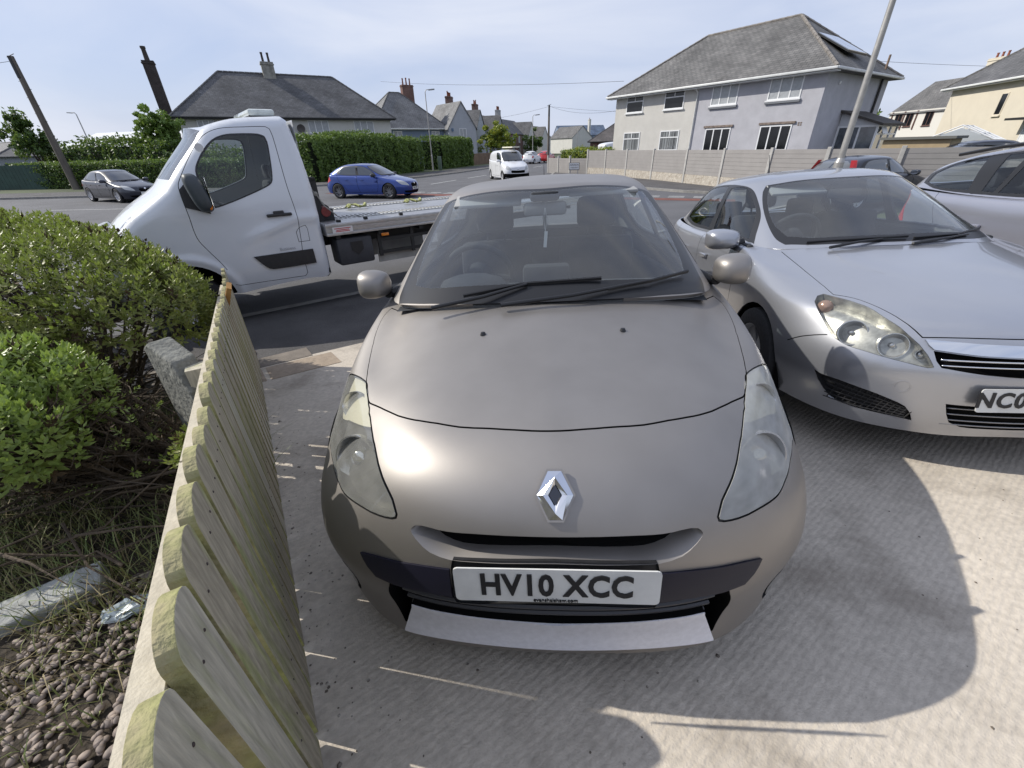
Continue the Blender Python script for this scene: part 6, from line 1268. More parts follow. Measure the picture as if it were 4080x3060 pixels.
def shrub(name, label, lobes, base, nl, mleaf, seed, nbranch=40, inner=900, leafscale=1.0):
    """lobes: (cx, cy, cz, rx, ry, rz) flattened domes of foliage"""
    rs = np.random.default_rng(seed); sh = empty(name, base, label=label, cat='shrub'); B0 = np.array(base)
    P, D, S_, MI = [], [], [], []; W_ = np.array([l_[3] * l_[4] for l_ in lobes]); W_ = W_ / W_.sum()
    for li, (cx, cy, cz, rx, ry, rz) in enumerate(lobes):
        n = int(nl * W_[li])
        for _ in range(n):
            th = rs.uniform(0, 2 * pi); cz_ = rs.uniform(-.35, 1); sz = sqrt(1 - cz_ * cz_); d = np.array([cos(th) * sz, sin(th) * sz, cz_])
            r = 1 + .06 * lump(th * 1.3 + cx * 3, cz_ * 3 + cy) + rs.normal(0, .018)
            if rs.random() < .25: r *= rs.uniform(.84, .97)
            p = np.array([cx + rx * d[0] * r, cy + ry * d[1] * r, cz + rz * d[2] * r])
            q = 0
            for lj, (ax, ay, az, bx, by, bz) in enumerate(lobes):
                if lj != li and ((p[0] - ax) / bx) ** 2 + ((p[1] - ay) / by) ** 2 + ((p[2] - az) / bz) ** 2 < .72: q = 1
            if q: continue
            if (p[0] - FA.x) * FN.x + (p[1] - FA.y) * FN.y > -.03: continue
            # thin patches low down
            if cz_ < .15 and rs.random() < .45 + .5 * (.15 - cz_): continue
            P.append(p - B0); dd = d / np.array([rx, ry, rz]); dd /= np.linalg.norm(dd); D.append(dd * .75 + np.array([0, 0, .55]) + rs.normal(0, .22, 3)); S_.append(rs.uniform(.8, 1.35) * leafscale); MI.append(0 if rs.random() < .94 else 1)
    f1 = foliage_mesh('foliage', P, D, S_, [mleaf, M_LEAFD], MI, sh)
    # dry inner twigs with sparse leaves
    b = MB(); P2, D2, S2, M2 = [], [], [], []
    for k in range(nbranch):
        cx, cy, cz, rx, ry, rz = lobes[rs.choice(len(lobes), p=W_)]; th = rs.uniform(0, 2 * pi); rr = sqrt(rs.uniform(0, 1)) * .92
        tip = np.array([cx + rx * rr * cos(th), cy + ry * rr * sin(th), cz + rz * (.62 * sqrt(max(0, 1 - rr * rr)) - .06)]); 
        if (tip[0] - FA.x) * FN.x + (tip[1] - FA.y) * FN.y > -.08: continue
        root = np.array([base[0] + rs.normal(0, .10), base[1] + rs.normal(0, .10), base[2]])
        mid = root * .55 + tip * .45 + np.array([rs.normal(0, .07), rs.normal(0, .07), -.12 * rs.random()]); pts = []
        for t in np.linspace(0, 1, 9): pts.append((1 - t) ** 2 * root + 2 * t * (1 - t) * mid + t * t * tip + (rs.normal(0, .012, 3) if 0 < t < 1 else 0))
        if max((q_[0] - FA.x) * FN.x + (q_[1] - FA.y) * FN.y for q_ in pts) > -.08: continue
        r0 = rs.uniform(.009, .024); b.tube([p - B0 for p in pts], [r0 * (1 - .8 * t) + .002 for t in np.linspace(0, 1, 9)], 6)
        for j in range(int(inner / nbranch)):
            t = rs.uniform(.35, 1); a = pts[int(t * 8)]; d = rs.normal(0, 1, 3); d[2] = abs(d[2]) * .8; d /= np.linalg.norm(d); L2 = rs.uniform(.08, .28); e = a + d * L2
            if (e[0] - FA.x) * FN.x + (e[1] - FA.y) * FN.y > -.05: continue
            b.tube([a - B0, (a + e) / 2 + rs.normal(0, .012, 3) - B0, e - B0], [.0042, .003, .0015], 4, cap=False)
            if rs.random() < .35: P2.append(e - B0); D2.append(d); S2.append(rs.uniform(.6, 1.0)); M2.append(0 if rs.random() < .6 else 1)
    b.build('stems', M_BARK, sh)
    if P2: foliage_mesh('inner_foliage', P2, D2, S2, [mleaf, M_LEAFD], M2, sh)
    return sh
shrub('evergreen_shrub', 'wide domed evergreen shrub with yellow tipped leaves behind the far end of the picket fence',
      [(-4.15, 3.35, .46, 1.35, .85, .66), (-3.3, 2.95, .43, 1.0, .72, .60), (-5.4, 3.5, .50, 1.3, .95, .72), (-2.75, 2.85, .44, .55, .50, .42), (-6.9, 4.1, .42, 1.4, 1.0, .72)], (-3.0, 2.6, gz(-3.0, 2.6)), 12000, M_LEAF, 3, 110, 2200, 1.55)
shrub('evergreen_shrub', 'bright lime green shrub on bare stems at the left, nearest the camera',
      [(-2.45, 1.62, .44, .50, .40, .34), (-2.12, 1.36, .42, .30, .22, .24), (-2.95, 1.6, .40, .6, .5, .38)], (-1.75, 1.85, gz(-1.75, 1.85)), 2600, M_LEAF2, 5, 90, 1500, 1.5)
# low shoots by the fence
shrub('evergreen_shrub', 'small leafy shoot growing against the fence beside the concrete post', [(-1.32, 1.42, .36, .13, .13, .10)], (-1.45, 1.5, gz(-1.45, 1.5)), 120, M_LEAF, 9, 5, 20)
# thicket of bare branches under the shrubs
rs = np.random.default_rng(12); b = MB()
for k in range(300):
    x = rs.uniform(-3.6, -1.35); y = rs.uniform(.95, 2.9)
    if (x - FA.x) * FN.x + (y - FA.y) * FN.y > -.22: continue
    z = gz(x, y) + rs.uniform(.02, .42); th = rs.uniform(-.5, .9) + (pi if rs.random() < .5 else 0); L_ = rs.uniform(.2, .75); d = np.array([cos(th), sin(th), rs.uniform(-.25, .35)]); p = np.array([x, y, z])
    q = p + d * L_
    if (q[0] - FA.x) * FN.x + (q[1] - FA.y) * FN.y > -.1 or q[2] < gz(q[0], q[1]): continue
    b.tube([p, p + d * L_ * .5 + rs.normal(0, .04, 3), q], [rs.uniform(.003, .009), .004, .0018], 5, cap=False)
tag(b.build('bare_branches', M_BARK), 'tangle of bare brown branches lying under the shrubs in the bed', 'branches', kind='stuff')
# gravel, grass, litter
b = MB(); ico = bmesh.new(); bmesh.ops.create_icosphere(ico, subdivisions=2, radius=1); IV = np.array([v.co[:] for v in ico.verts]); IF = [tuple(v.index for v in f.verts) for f in ico.faces]; ico.free()
VV, FF = [], []; k = 0
for _ in range(4200):
    s = rs.uniform(2.7, 6.0); d = rs.uniform(.05, 1.0) ** 1.0; p = FA + FD * s - FN * (.03 + d * 1.0)
    if p.y > 1.25: continue
    sc = rs.uniform(.008, .017); M_ = np.array(Matrix.Rotation(rs.uniform(0, 6), 3, 'Z') @ Matrix.Rotation(rs.uniform(-.4, .4), 3, 'X')); v = (IV * (sc * rs.uniform(.8, 1.3), sc * .8, sc * .55)) @ M_.T + np.array([p.x, p.y, gz(p.x, p.y) + .016 + rs.uniform(0, .012)])
    VV.append(v); FF += [tuple(i + k for i in f) for f in IF]; k += len(v)
M_PEB = mat('pebbles', (.34, .27, .22), .7, col2=(.12, .10, .09), vs=42, vlo=.3, vhi=.7, detail=1)
tag(link('gravel', np.concatenate(VV), FF, M_PEB, None, smooth=True), 'rounded brown and cream pebbles covering the bed at the foot of the fence', 'gravel', kind='stuff')
def blades(n, region, hmin, hmax, m, name, label, seed, w=.0025, lean=.6):
    rs = np.random.default_rng(seed); V = []; F = []
    for _ in range(n):
        x, y = region(rs)
        if (x - FA.x) * FN.x + (y - FA.y) * FN.y > -.02: continue
        z = gz(x, y) + .01; h = rs.uniform(hmin, hmax); a = rs.uniform(0, 2 * pi); l_ = rs.uniform(0, lean) * h; d = np.array([cos(a), sin(a), 0]); s_ = np.array([-sin(a), cos(a), 0]) * w; p = np.array([x, y, z]); i = len(V)
        m1 = p + d * l_ * .35 + np.array([0, 0, h * .6]); V += [p - s_, p + s_, m1 + s_ * .8, m1 - s_ * .8, p + d * l_ + np.array([0, 0, h])]; F += [(i, i + 1, i + 2, i + 3), (i + 3, i + 2, i + 4)]
    return tag(link(name, V, F, m), label, 'grass', kind='stuff')
M_GR = mat('grass_blade', (.11, .17, .04), .6, col2=(.25, .24, .09), vs=4)
M_GRD = mat('grass_dry', (.26, .21, .10), .7, var=.4, vs=6)
blades(1500, lambda r: (r.uniform(-2.8, -1.3), r.uniform(.2, 1.2)), .02, .09, M_GR, 'grass', 'thin green grass growing through the pebbles', 21, lean=1.2)
blades(5200, lambda r: (r.uniform(-3.8, -1.3), r.uniform(.9, 3.0)), .03, .22, M_GR, 'grass', 'rough green grass growing under the bare branches', 22, lean=1.5)
blades(1500, lambda r: (r.uniform(-3.2, -1.3), r.uniform(.6, 2.4)), .03, .20, M_GRD, 'dry_grass', 'dead straw coloured grass strewn over the bed', 23, .002, 2.2)
# concrete post with a slanted top, slab, litter
t = MB(); c = Vector((-1.60, 1.70, 0)); g_ = gz(c.x, c.y)
poly = [(-.16, 0), (.17, 0), (.17, .74), (.09, .87), (-.10, .925), (-.16, .89)]
t.prism(poly, (c.x, c.y, g_ - .02), Vector((.83, -.52, 0)).normalized(), (0, 0, 1), Vector((.055, .09, 0)) * 1.0)
o = t.build('concrete_post', mat('old_concrete', (.21, .21, .185), .95, var=.35, vs=8, bump=.8, bs=30, fine=(50, .2))); tag(o, 'short thick grey concrete post with sloping top between the lime green shrub and the fence', 'post')
bv = o.modifiers.new('bevel', 'BEVEL'); bv.width = .012; bv.segments = 2
t = MB(); R_ = Matrix.Rotation(radians(38), 3, 'Z') @ Matrix.Rotation(.12, 3, 'X'); t.box((-1.98, .93, gz(-1.98, .93) + .05), (.62, .13, .09), R_, .01); tag(t.build('stone_slab', mat('white_stone', (.42, .43, .41), .85, var=.35, vs=7, bump=.6, bs=25)), 'long pale stone block lying in the shrub bed near the pebbles', 'stone')
bm = bmesh.new(); bmesh.ops.create_icosphere(bm, subdivisions=3, radius=1); V_ = [((v.co.x * .075 + .02 * sin(19 * v.co.y)), v.co.y * .035 + .012 * cos(23 * v.co.x), max(-.012, v.co.z * .02 + .010 * sin(27 * v.co.x + 9 * v.co.y))) for v in bm.verts]; F_ = [tuple(v.index for v in f.verts) for f in bm.faces]; bm.free()
p = Vector((-1.52, .97, 0)); V_ = [Matrix.Rotation(.5, 3, 'Z') @ Vector(v) + Vector((p.x, p.y, gz(p.x, p.y) + .05)) for v in V_]
tag(link('crumpled_wrapper', V_, F_, mat('pale_plastic', (.55, .62, .64), .25, var=.3, vs=40, coat=.5)), 'crumpled pale blue plastic wrapper lying on the soil beside the pebbles', 'litter')
t = MB(); t.box((-2.14, 2.93, .36), (.03, .10, .62), Matrix.Rotation(radians(25), 3, 'Y') @ Matrix.Rotation(.5, 3, 'Z')); tag(t.build('wooden_board', mat('orange_board', (.42, .22, .06), .7, var=.3, vs=8)), 'leaning orange brown board by the far end of the picket fence', 'board')

# grit, crumbs and a few dead leaves scattered on the drive
rs = np.random.default_rng(77); V = []; F = []; k = 0
for _ in range(520):
    x = rs.uniform(-1.6, 2.6); y = rs.uniform(.15, 3.4)
    if (x - FA.x) * FN.x + (y - FA.y) * FN.y < .02: continue
    if rs.random() < .45: t_ = rs.exponential(.10); q = FA + FD * ((Vector((x, y, 0)) - FA).dot(FD)) + FN * (.02 + t_); x, y = q.x, q.y
    r_ = rs.uniform(.0015, .005) * (2.2 if rs.random() < .04 else 1); z = gz(x, y) + .013; n_ = 5; a0 = rs.uniform(0, 6); V.append((x, y, z + r_ * .9)); F += [(k, k + 1 + j, k + 1 + (j + 1) % n_) for j in range(n_)]
    V += [(x + r_ * rs.uniform(.7, 1.4) * cos(a0 + 2 * pi * j / n_), y + r_ * rs.uniform(.7, 1.4) * sin(a0 + 2 * pi * j / n_), z) for j in range(n_)]; k += n_ + 1
tag(link('grit', V, F, mat('grit', (.12, .10, .08), .9, col2=(.40, .37, .32), vs=40, vlo=.4, vhi=.6, detail=1)), 'fine dark grit and crumbs scattered over the concrete drive', 'grit', kind='stuff')
# ------------------------------------------------------------------ houses
def slate(name, c1, c2, mortar=(.05, .05, .05), w=.32, h=.20, rough=.75):
    if name in MATS: return MATS[name]
    m = bpy.data.materials.new(name); m.use_nodes = True; n = m.node_tree.nodes; l = m.node_tree.links.new; b = n['Principled BSDF']; b.inputs['Roughness'].default_value = rough
    uv = n.new('ShaderNodeUVMap'); br = n.new('ShaderNodeTexBrick'); l(uv.outputs[0], br.inputs['Vector'])
    br.inputs['Color1'].default_value = rgb(c1); br.inputs['Color2'].default_value = rgb(c2); br.inputs['Mortar'].default_value = rgb(mortar); br.inputs['Scale'].default_value = 1; br.inputs['Mortar Size'].default_value = .014; br.inputs['Brick Width'].default_value = w; br.inputs['Row Height'].default_value = h; br.inputs['Mortar Smooth'].default_value = .3
    nz = n.new('ShaderNodeTexNoise'); nz.inputs['Scale'].default_value = .55; nz.inputs['Detail'].default_value = 7; nz.inputs['Roughness'].default_value = .7; l(uv.outputs[0], nz.inputs['Vector'])
    mr = n.new('ShaderNodeMapRange'); mr.inputs['From Min'].default_value = .3; mr.inputs['From Max'].default_value = .7; mr.inputs['To Min'].default_value = .55; mr.inputs['To Max'].default_value = 1.4; l(nz.outputs[0], mr.inputs['Value'])
    n2 = n.new('ShaderNodeTexNoise'); n2.inputs['Scale'].default_value = 3.1; n2.inputs['Detail'].default_value = 2; l(uv.outputs[0], n2.inputs['Vector']); m2 = n.new('ShaderNodeMapRange'); m2.inputs['To Min'].default_value = .75; m2.inputs['To Max'].default_value = 1.25; l(n2.outputs[0], m2.inputs['Value'])
    mm = n.new('ShaderNodeMath'); mm.operation = 'MULTIPLY'; l(mr.outputs[0], mm.inputs[0]); l(m2.outputs[0], mm.inputs[1])
    vm = n.new('ShaderNodeVectorMath'); vm.operation = 'SCALE'; l(br.outputs[0], vm.inputs[0]); l(mm.outputs[0], vm.inputs['Scale']); l(vm.outputs[0], b.inputs['Base Color'])
    bp = n.new('ShaderNodeBump'); bp.inputs['Strength'].default_value = .7; bp.inputs['Distance'].default_value = .03; bp.invert = True; l(br.outputs['Fac'], bp.inputs['Height']); l(bp.outputs[0], b.inputs['Normal'])
    MATS[name] = m; return m
M_SLATE = slate('roof_slate_grey', (.155, .15, .145), (.11, .108, .105))
M_SLATED = slate('roof_slate_dark', (.125, .125, .128), (.090, .090, .094))
M_SLATEP = slate('roof_slate_pale', (.20, .20, .20), (.155, .155, .155))
M_BRICK = slate('red_brick', (.21, .075, .05), (.15, .055, .04), (.20, .18, .16), .225, .075)
M_UPVC = mat('window_white', (.72, .73, .74), .35)
M_BLIND = mat('blind_grey', (.36, .38, .40), .6, var=.2, vs=6, coat=.8)
M_DARKWIN = mat('window_dark', (.012, .014, .017), .08, var=.5, vs=3)
M_CREAM = mat('render_cream', (.56, .545, .51), .9, var=.10, vs=1.2, bump=.4, bs=60, fine=(50, .05))
M_LILACW = mat('render_lilac', (.44, .44, .475), .9, var=.13, vs=1.4, bump=.3, bs=50, fine=(30, .05), detail=8)
M_WHITEW = mat('render_white', (.60, .59, .55), .9, var=.10, vs=1.0, bump=.3, bs=50)
M_GUT = mat('gutter_white', (.68, .69, .68), .4, var=.15, vs=3)
M_GUTD = mat('gutter_black', (.02, .02, .02), .4)
def uv_faces(me, fr):
    """uv in metres on each face: u level, v up the slope"""
    uvl = me.uv_layers.new(name='UVMap')
    for p in me.polygons:
        n = p.normal; u = Vector((0, 0, 1)).cross(n)
        if u.length < 1e-4: u = Vector((1, 0, 0))
        u.normalize(); v = n.cross(u)
        for li in p.loop_indices:
            c = me.vertices[me.loops[li].vertex_index].co; uvl.data[li].uv = (c.dot(u), c.dot(v))
class House:
    """local frame: x along the front, y into the house, z up; front faces -y"""
    def __init__(s, name, label, A, B, depth, cat='house', z0=ZR):
        A = Vector((A[0], A[1], 0)); B = Vector((B[0], B[1], 0)); s.L = (B - A).length; d = (B - A).normalized(); n = Vector((-d.y, d.x, 0)); s.D = depth
        M_ = Matrix(((d.x, n.x, 0, A.x), (d.y, n.y, 0, A.y), (0, 0, 1, z0), (0, 0, 0, 1))); s.root = empty(name, mat=M_, label=label, cat=cat); s.z0 = z0
    def part(s, b, name, m, parent=None, uv=False, angle=None):
        o = b.build(name, m, parent or s.root, angle=angle)
        if uv: uv_faces(o.data, None)
        return o
    def walls(s, m, x0=0, x1=None, y0=0, y1=None, h=5.07, name='wall', uv=False):
        x1 = s.L if x1 is None else x1; y1 = s.D if y1 is None else y1; b = MB(); b.box(((x0 + x1) / 2, (y0 + y1) / 2, h / 2 - .2), (x1 - x0, y1 - y0, h + .4)); return s.part(b, name, m, uv=uv)
    def hip(s, m, eave, ridge, ov=.4, x0=0, x1=None, y0=0, y1=None, hipl=True, hipr=True, tiles=None, gut=None, name='roof', hl=None):
        x1 = s.L if x1 is None else x1; y1 = s.D if y1 is None else y1; xa, xb, ya, yb = x0 - ov, x1 + ov, y0 - ov, y1 + ov; ym = (ya + yb) / 2; r = (yb - ya) / 2 if hl is None else hl; e = eave - .10
        ra = xa + (r if hipl else 0); rb = xb - (r if hipr else 0); V = [(xa, ya, e), (xb, ya, e), (xb, yb, e), (xa, yb, e), (ra, ym, ridge), (rb, ym, ridge)]
        b = MB(); b.add(V, [(0, 1, 5, 4), (1, 2, 5), (2, 3, 4, 5), (3, 0, 4)]); b.add([(x, y, z - .12) for x, y, z in V[:4]] + V[:4], [(3, 2, 1, 0), (0, 1, 5, 4), (1, 2, 6, 5), (2, 3, 7, 6), (3, 0, 4, 7)])
        ro = s.part(b, name, m, uv=True)
        t = MB(); edges = [(V[4], V[5])]
        if hipl: edges += [(V[0], V[4]), (V[3], V[4])]
        if hipr: edges += [(V[1], V[5]), (V[2], V[5])]
        for a_, b_ in edges:
            a_, b_ = Vector(a_), Vector(b_); n_ = max(1, int((b_ - a_).length / .42))
            for k in range(n_): p, q = a_.lerp(b_, k / n_), a_.lerp(b_, (k + .96) / n_); t.tube([p, q], [.095, .085], 6)
        s.part(t, 'ridge_tiles', tiles or m, ro, uv=True)
        if gut is not None:
            g = MB(); zz = e - .06
            for (p, q) in (((xa, ya), (xb, ya)), ((xb, ya), (xb, yb)), ((xa, ya), (xa, yb))):
                c = ((p[0] + q[0]) / 2, (p[1] + q[1]) / 2); dx = abs(q[0] - p[0]) + .14; dy = abs(q[1] - p[1]) + .14; g.box((c[0] + (-.06 if p[0] == q[0] == xa else .06 if p[0] == q[0] else 0), c[1] - (.06 if p[1] == q[1] else 0), zz), (max(dx, .12) if p[1] == q[1] else .12, max(dy, .12) if p[0] == q[0] else .12, .12), bev=.03)
            g.box((s.L / 2 if x1 == s.L and x0 == 0 else (x0 + x1) / 2, y0 - ov * .5, e - .16), (x1 - x0 + 2 * ov, ov, .05)); s.part(g, 'gutter', gut, angle=40)
        return ro
    def gable(s, wallm, roofm, x0, x1, y0, y1, eave, apex, ov=.3, gut=None):
        """wing with its gable to the front (-y)"""
        xm = (x0 + x1) / 2; b = MB(); b.add([(x0, y0, -.4), (x1, y0, -.4), (x1, y0, eave), (xm, y0, apex), (x0, y0, eave), (x0, y1, -.4), (x1, y1, -.4), (x1, y1, eave), (xm, y1, apex), (x0, y1, eave)], [(0, 1, 2, 3, 4), (5, 0, 4, 9), (1, 6, 7, 2), (6, 5, 9, 8, 7)]); s.part(b, 'wall', wallm)
        k = (apex - eave) / (xm - x0); b = MB(); yf = y0 - .12; e = eave - ov * k
        b.add([(x0 - ov, yf, e), (xm, yf, apex + .08), (xm, y1, apex + .08), (x0 - ov, y1, e), (x1 + ov, yf, e), (x1 + ov, y1, e)], [(0, 1, 2, 3), (1, 4, 5, 2)]); 
        b.add([(x0 - ov, yf, e), (xm, yf, apex + .08), (x1 + ov, yf, e), (x1 + ov, yf, e - .14), (xm, yf, apex - .08), (x0 - ov, yf, e - .14)], [(5, 4, 1, 0), (4, 3, 2, 1)]); s.part(b, 'roof', roofm, uv=True)
    def side_gable_x(s, wallm, roofm, x0, x1, y0, y1, eave, ridge, ov=.3, tiles=True):
        """roof with its ridge along x and gables at both ends"""
        ym = (y0 + y1) / 2; b = MB(); b.add([(x0, y0, -.4), (x0, y1, -.4), (x0, y1, eave), (x0, ym, ridge), (x0, y0, eave), (x1, y0, -.4), (x1, y1, -.4), (x1, y1, eave), (x1, ym, ridge), (x1, y0, eave)], [(0, 4, 3, 2, 1), (5, 6, 7, 8, 9), (0, 5, 9, 4), (1, 2, 7, 6)]); s.part(b, 'wall', wallm, uv=True)
        k = (ridge - eave) / (ym - y0); b = MB(); e = eave - ov * k; b.add([(x0 - .15, y0 - ov, e), (x1 + .15, y0 - ov, e), (x1 + .15, ym, ridge + .06), (x0 - .15, ym, ridge + .06), (x0 - .15, y1 + ov, e), (x1 + .15, y1 + ov, e)], [(0, 1, 2, 3), (3, 2, 5, 4)]); s.part(b, 'roof', roofm, uv=True)
    def window(s, x, z0, w, h, kind='three', face='front', glassm=None, sill=True, y=0.0, frame_m=None, sillm=None):
        fm = frame_m or M_UPVC
        if face == 'front': o = Vector((x, y, z0)); ax = Vector((1, 0, 0)); out = Vector((0, -1, 0))
        elif face == 'right': o = Vector((s.L if y == 0 else y, x, z0)); ax = Vector((0, 1, 0)); out = Vector((1, 0, 0))
        else: o = Vector((y, x, z0)); ax = Vector((0, -1, 0)); out = Vector((-1, 0, 0))
        up = Vector((0, 0, 1)); W_ = s.root
        def bar(b, u0, u1, v0, v1, d0, d1):
            p = [o + ax * u0 + up * v0 + out * d0, o + ax * u1 + up * v0 + out * d0, o + ax * u1 + up * v1 + out * d0, o + ax * u0 + up * v1 + out * d0]; q = [a + out * (d1 - d0) for a in p]
            fs = [(4, 5, 6, 7), (0, 1, 5, 4), (1, 2, 6, 5), (2, 3, 7, 6), (3, 0, 4, 7), (3, 2, 1, 0)]
            if ax.cross(up).dot(out) < 0: fs = [f[::-1] for f in fs]
            b.add(p + q, fs)
        b = MB(); t = .065; bar(b, 0, w, 0, t, -.05, .035); bar(b, 0, w, h - t, h, -.05, .035); bar(b, 0, t, t, h - t, -.05, .035); bar(b, w - t, w, t, h - t, -.05, .035)
        divs = {'three': (1 / 3, 2 / 3), 'two': (.5,), 'one': (), 'top2': (), 'four': (.25, .5, .75)}[kind]
        for d in divs: bar(b, w * d - t * .55, w * d + t * .55, t, h - t, -.045, .028)
        if kind == 'top2': bar(b, t, w - t, h * .66 - t * .5, h * .66 + t * .5, -.045, .028); bar(b, w * .5 - t * .5, w * .5 + t * .5, h * .66, h - t, -.045, .028)
        f = s.part(b, 'window', fm)
        g = MB(); bar(g, t, w - t, t, h - t, -.03, .006); s.part(g, 'pane', glassm or M_DARKWIN, f)
        if sill: g = MB(); bar(g, -.06, w + .06, -.07, -.004, -.02, .11); s.part(g, 'sill', sillm or fm, f)
        return f
    def box(s, name, c, d, m, parent=None, uv=False, bev=0): b = MB(); b.box(c, d, bev=bev); return s.part(b, name, m, parent, uv=uv)
    def chimney(s, x, y, z0, z1, w, d, m, pots=2, potm=None, ph=.45, cap=True, pr=.11):
        b = MB(); b.box((x, y, (z0 + z1) / 2), (w, d, z1 - z0)); c = s.part(b, 'chimney', m, uv=True)
        if cap: b = MB(); b.box((x, y, z1 - .10), (w + .12, d + .12, .09)); b.box((x, y, z1 + .04), (w + .04, d + .04, .08)); s.part(b, 'chimney_cap', m, c, uv=True)
        for k in range(pots):
            px = x + (k - (pots - 1) / 2) * w / max(1, pots) * .95; b = MB(); h_ = ph * random.uniform(.85, 1.2); b.lathe([(pr, 0), (pr * .8, h_ * .8), (pr, h_ * .85), (pr, h_), (pr * .7, h_)], 12, 'z', (px, y, z1 + .06)); s.part(b, 'chimney_pot', potm or mat('terracotta', (.26, .085, .05), .8, var=.3, vs=4), c, angle=40)
        return c
# --- the large pair on the corner
H = House('house', 'large slate roofed pair of houses behind the corner fence, cream left half and lilac right', (8.54, 37.79), (16.69, 26.0), 8.3)
H.L = 14.33; zt = 5.07
H.walls(M_CREAM, 0, 6.95); H.walls(M_LILACW, 6.953, 14.33, h=5.068)
H.hip(M_SLATE, zt + .12, 8.35, .5, tiles=mat('ridge_tile_grey', (.24, .22, .20), .85, var=.4, vs=3), gut=M_GUT)
for x in (1.06, 4.42): H.window(x, 3.96, 1.55, 1.03, 'top2', glassm=M_DARKWIN); H.window(x, 1.50, 1.55, 1.22, 'top2', glassm=mat('blind_vertical', (.30, .32, .33), .4, col2=(.03, .03, .035), vs=2, stretch=(14, 14, .1), coat=1, vlo=.42, vhi=.58))
for x, w in ((7.94, 1.71), (11.46, 1.76)): H.window(x, 3.92, w, 1.08, 'three', glassm=M_BLIND, sillm=M_UPVC); H.box('under_sill_board', (x + w / 2, -.05, 3.80), (w + .12, .10, .10), mat('board_grey', (.16, .17, .19), .8)); H.window(x, 1.43, w, 1.27, 'three', glassm=M_DARKWIN)  # grey board directly below each upstairs sill
M_LINT = mat('lintel_weathered', (.25, .20, .17), .9, var=.5, vs=9)
for x, w in ((7.80, 1.95), (11.36, 2.0)): H.box('lintel', (x + w / 2, -.03, 2.80), (w, .10, .11), M_LINT)
def pipe(H, pts, m, r=.04): b = MB(); b.tube(pts, r, 8); return H.part(b, 'drainpipe', m, angle=50)
pipe(H, [(6.95, -.42, 4.98), (6.95, -.30, 4.85), (6.95, -.07, 4.72), (6.95, -.07, 0)], M_GUT); pipe(H, [(14.42, 7.1, 4.95), (14.40, 7.1, 0)], M_GUTD, .07)
for k in range(4): H.box('air_vent', (13.52 + .12 * (k % 2), -.004, 2.66 + .10 * (k // 2)), (.08, .02, .07), M_LINT)
b = MB(); b.lathe([(0, .06), (.07, .05), (.09, 0), (.09, -.02)], 16, 'x', (14.36, 1.5, 4.55)); H.part(b, 'wall_light', M_UPVC, angle=40)
H.window(4.55, 3.98, .55, 1.05, 'one', 'right', glassm=M_DARKWIN)
# porch on the side wall
M_PORCH = mat('porch_white', (.55, .56, .58), .4)
px0, px1 = 14.33, 16.3; py0, py1 = 3.1, 6.2
b = MB(); b.box(((px0 + px1) / 2, (py0 + py1) / 2, .35), (px1 - px0, py1 - py0, .9)); H.part(b, 'porch_base', M_PORCH)
b = MB()
for (x, y) in ((px1 - .05, py0 + .05), (px1 - .05, py1 - .05), (px1 - .05, (py0 * 2 + py1) / 3), (px1 - .05, (py0 + py1 * 2) / 3), (px0 + .05, py0 + .05), (px0 + 1.1, py0 + .05)): b.box((x, y, 1.65), (.09, .09, 1.75))
b.box((px1 - .05, (py0 + py1) / 2, 2.12), (.08, py1 - py0, .07)); b.box((px1 - .05, (py0 + py1) / 2, 2.52), (.10, py1 - py0 + .1, .09)); b.box(((px0 + px1) / 2, py0 + .05, 2.52), (px1 - px0, .10, .09)); H.part(b, 'porch_frame', M_UPVC)
b = MB(); b.box((px1 - .06, (py0 + py1) / 2, 1.65), (.02, py1 - py0 - .1, 1.7)); b.box(((px0 + px1) / 2, py0 + .06, 1.65), (px1 - px0 - .1, .02, 1.7)); H.part(b, 'porch_glazing', mat('porch_glass', (.13, .15, .17), .08, var=.6, vs=2, coat=1))
b = MB(); b.add([(px0, py0 - .25, 3.35), (px1 + .25, py0 - .25, 2.62), (px1 + .25, py1 + .25, 2.62), (px0, py1 + .25, 3.35), (px0, py0 - .25, 3.23), (px1 + .25, py0 - .25, 2.50), (px1 + .25, py1 + .25, 2.50), (px0, py1 + .25, 3.23)], [(0, 1, 2, 3), (7, 6, 5, 4), (0, 4, 5, 1), (1, 5, 6, 2), (2, 6, 7, 3)]); H.part(b, 'porch_roof', slate('porch_tiles', (.06, .05, .045), (.04, .035, .03), w=.3, h=.22), uv=True)
b = MB(); b.add([(px0 + .02, py0 + .02, 2.56), (px1 + .1, py0 + .02, 2.56), (px0 + .02, py0 + .02, 3.28)], [(0, 1, 2)]); H.part(b, 'porch_gable', M_PORCH)
b = MB(); b.box((px1 + .10, py0 + .75, 2.30), (.03, .7, .38), Matrix.Rotation(-.5, 3, 'Y')); H.part(b, 'open_fanlight', M_UPVC)
# solar panels on the hip facing the street
b = MB(); ex = 14.83; sl = (8.35 - 5.09) / 4.65; c = Vector((ex - 1.75, 3.6, 5.09 + 1.75 * sl + .22)); R_ = Matrix.Rotation(atan2(sl, 1) * .85, 3, 'Y')
for dy in (-.62, .62): b.box(c + Vector((0, dy, 0)), (2.0, 1.2, .08), R_)
sp_ = H.part(b, 'solar_panel', mat('solar_glass', (.20, .23, .28), .12, .2, coat=1)); b = MB(); b.box(c + Vector((0, 0, -.035)), (2.06, 2.5, .07), R_); H.part(b, 'panel_frame', M_GUTD, sp_)
b = MB(); b.tube([(14.3, 7.3, 5.35), (14.3, 7.3, 6.15)], .06, 8); H.part(b, 'flue', mat('flue_brown', (.25, .17, .12), .6, var=.4, vs=5), angle=50)
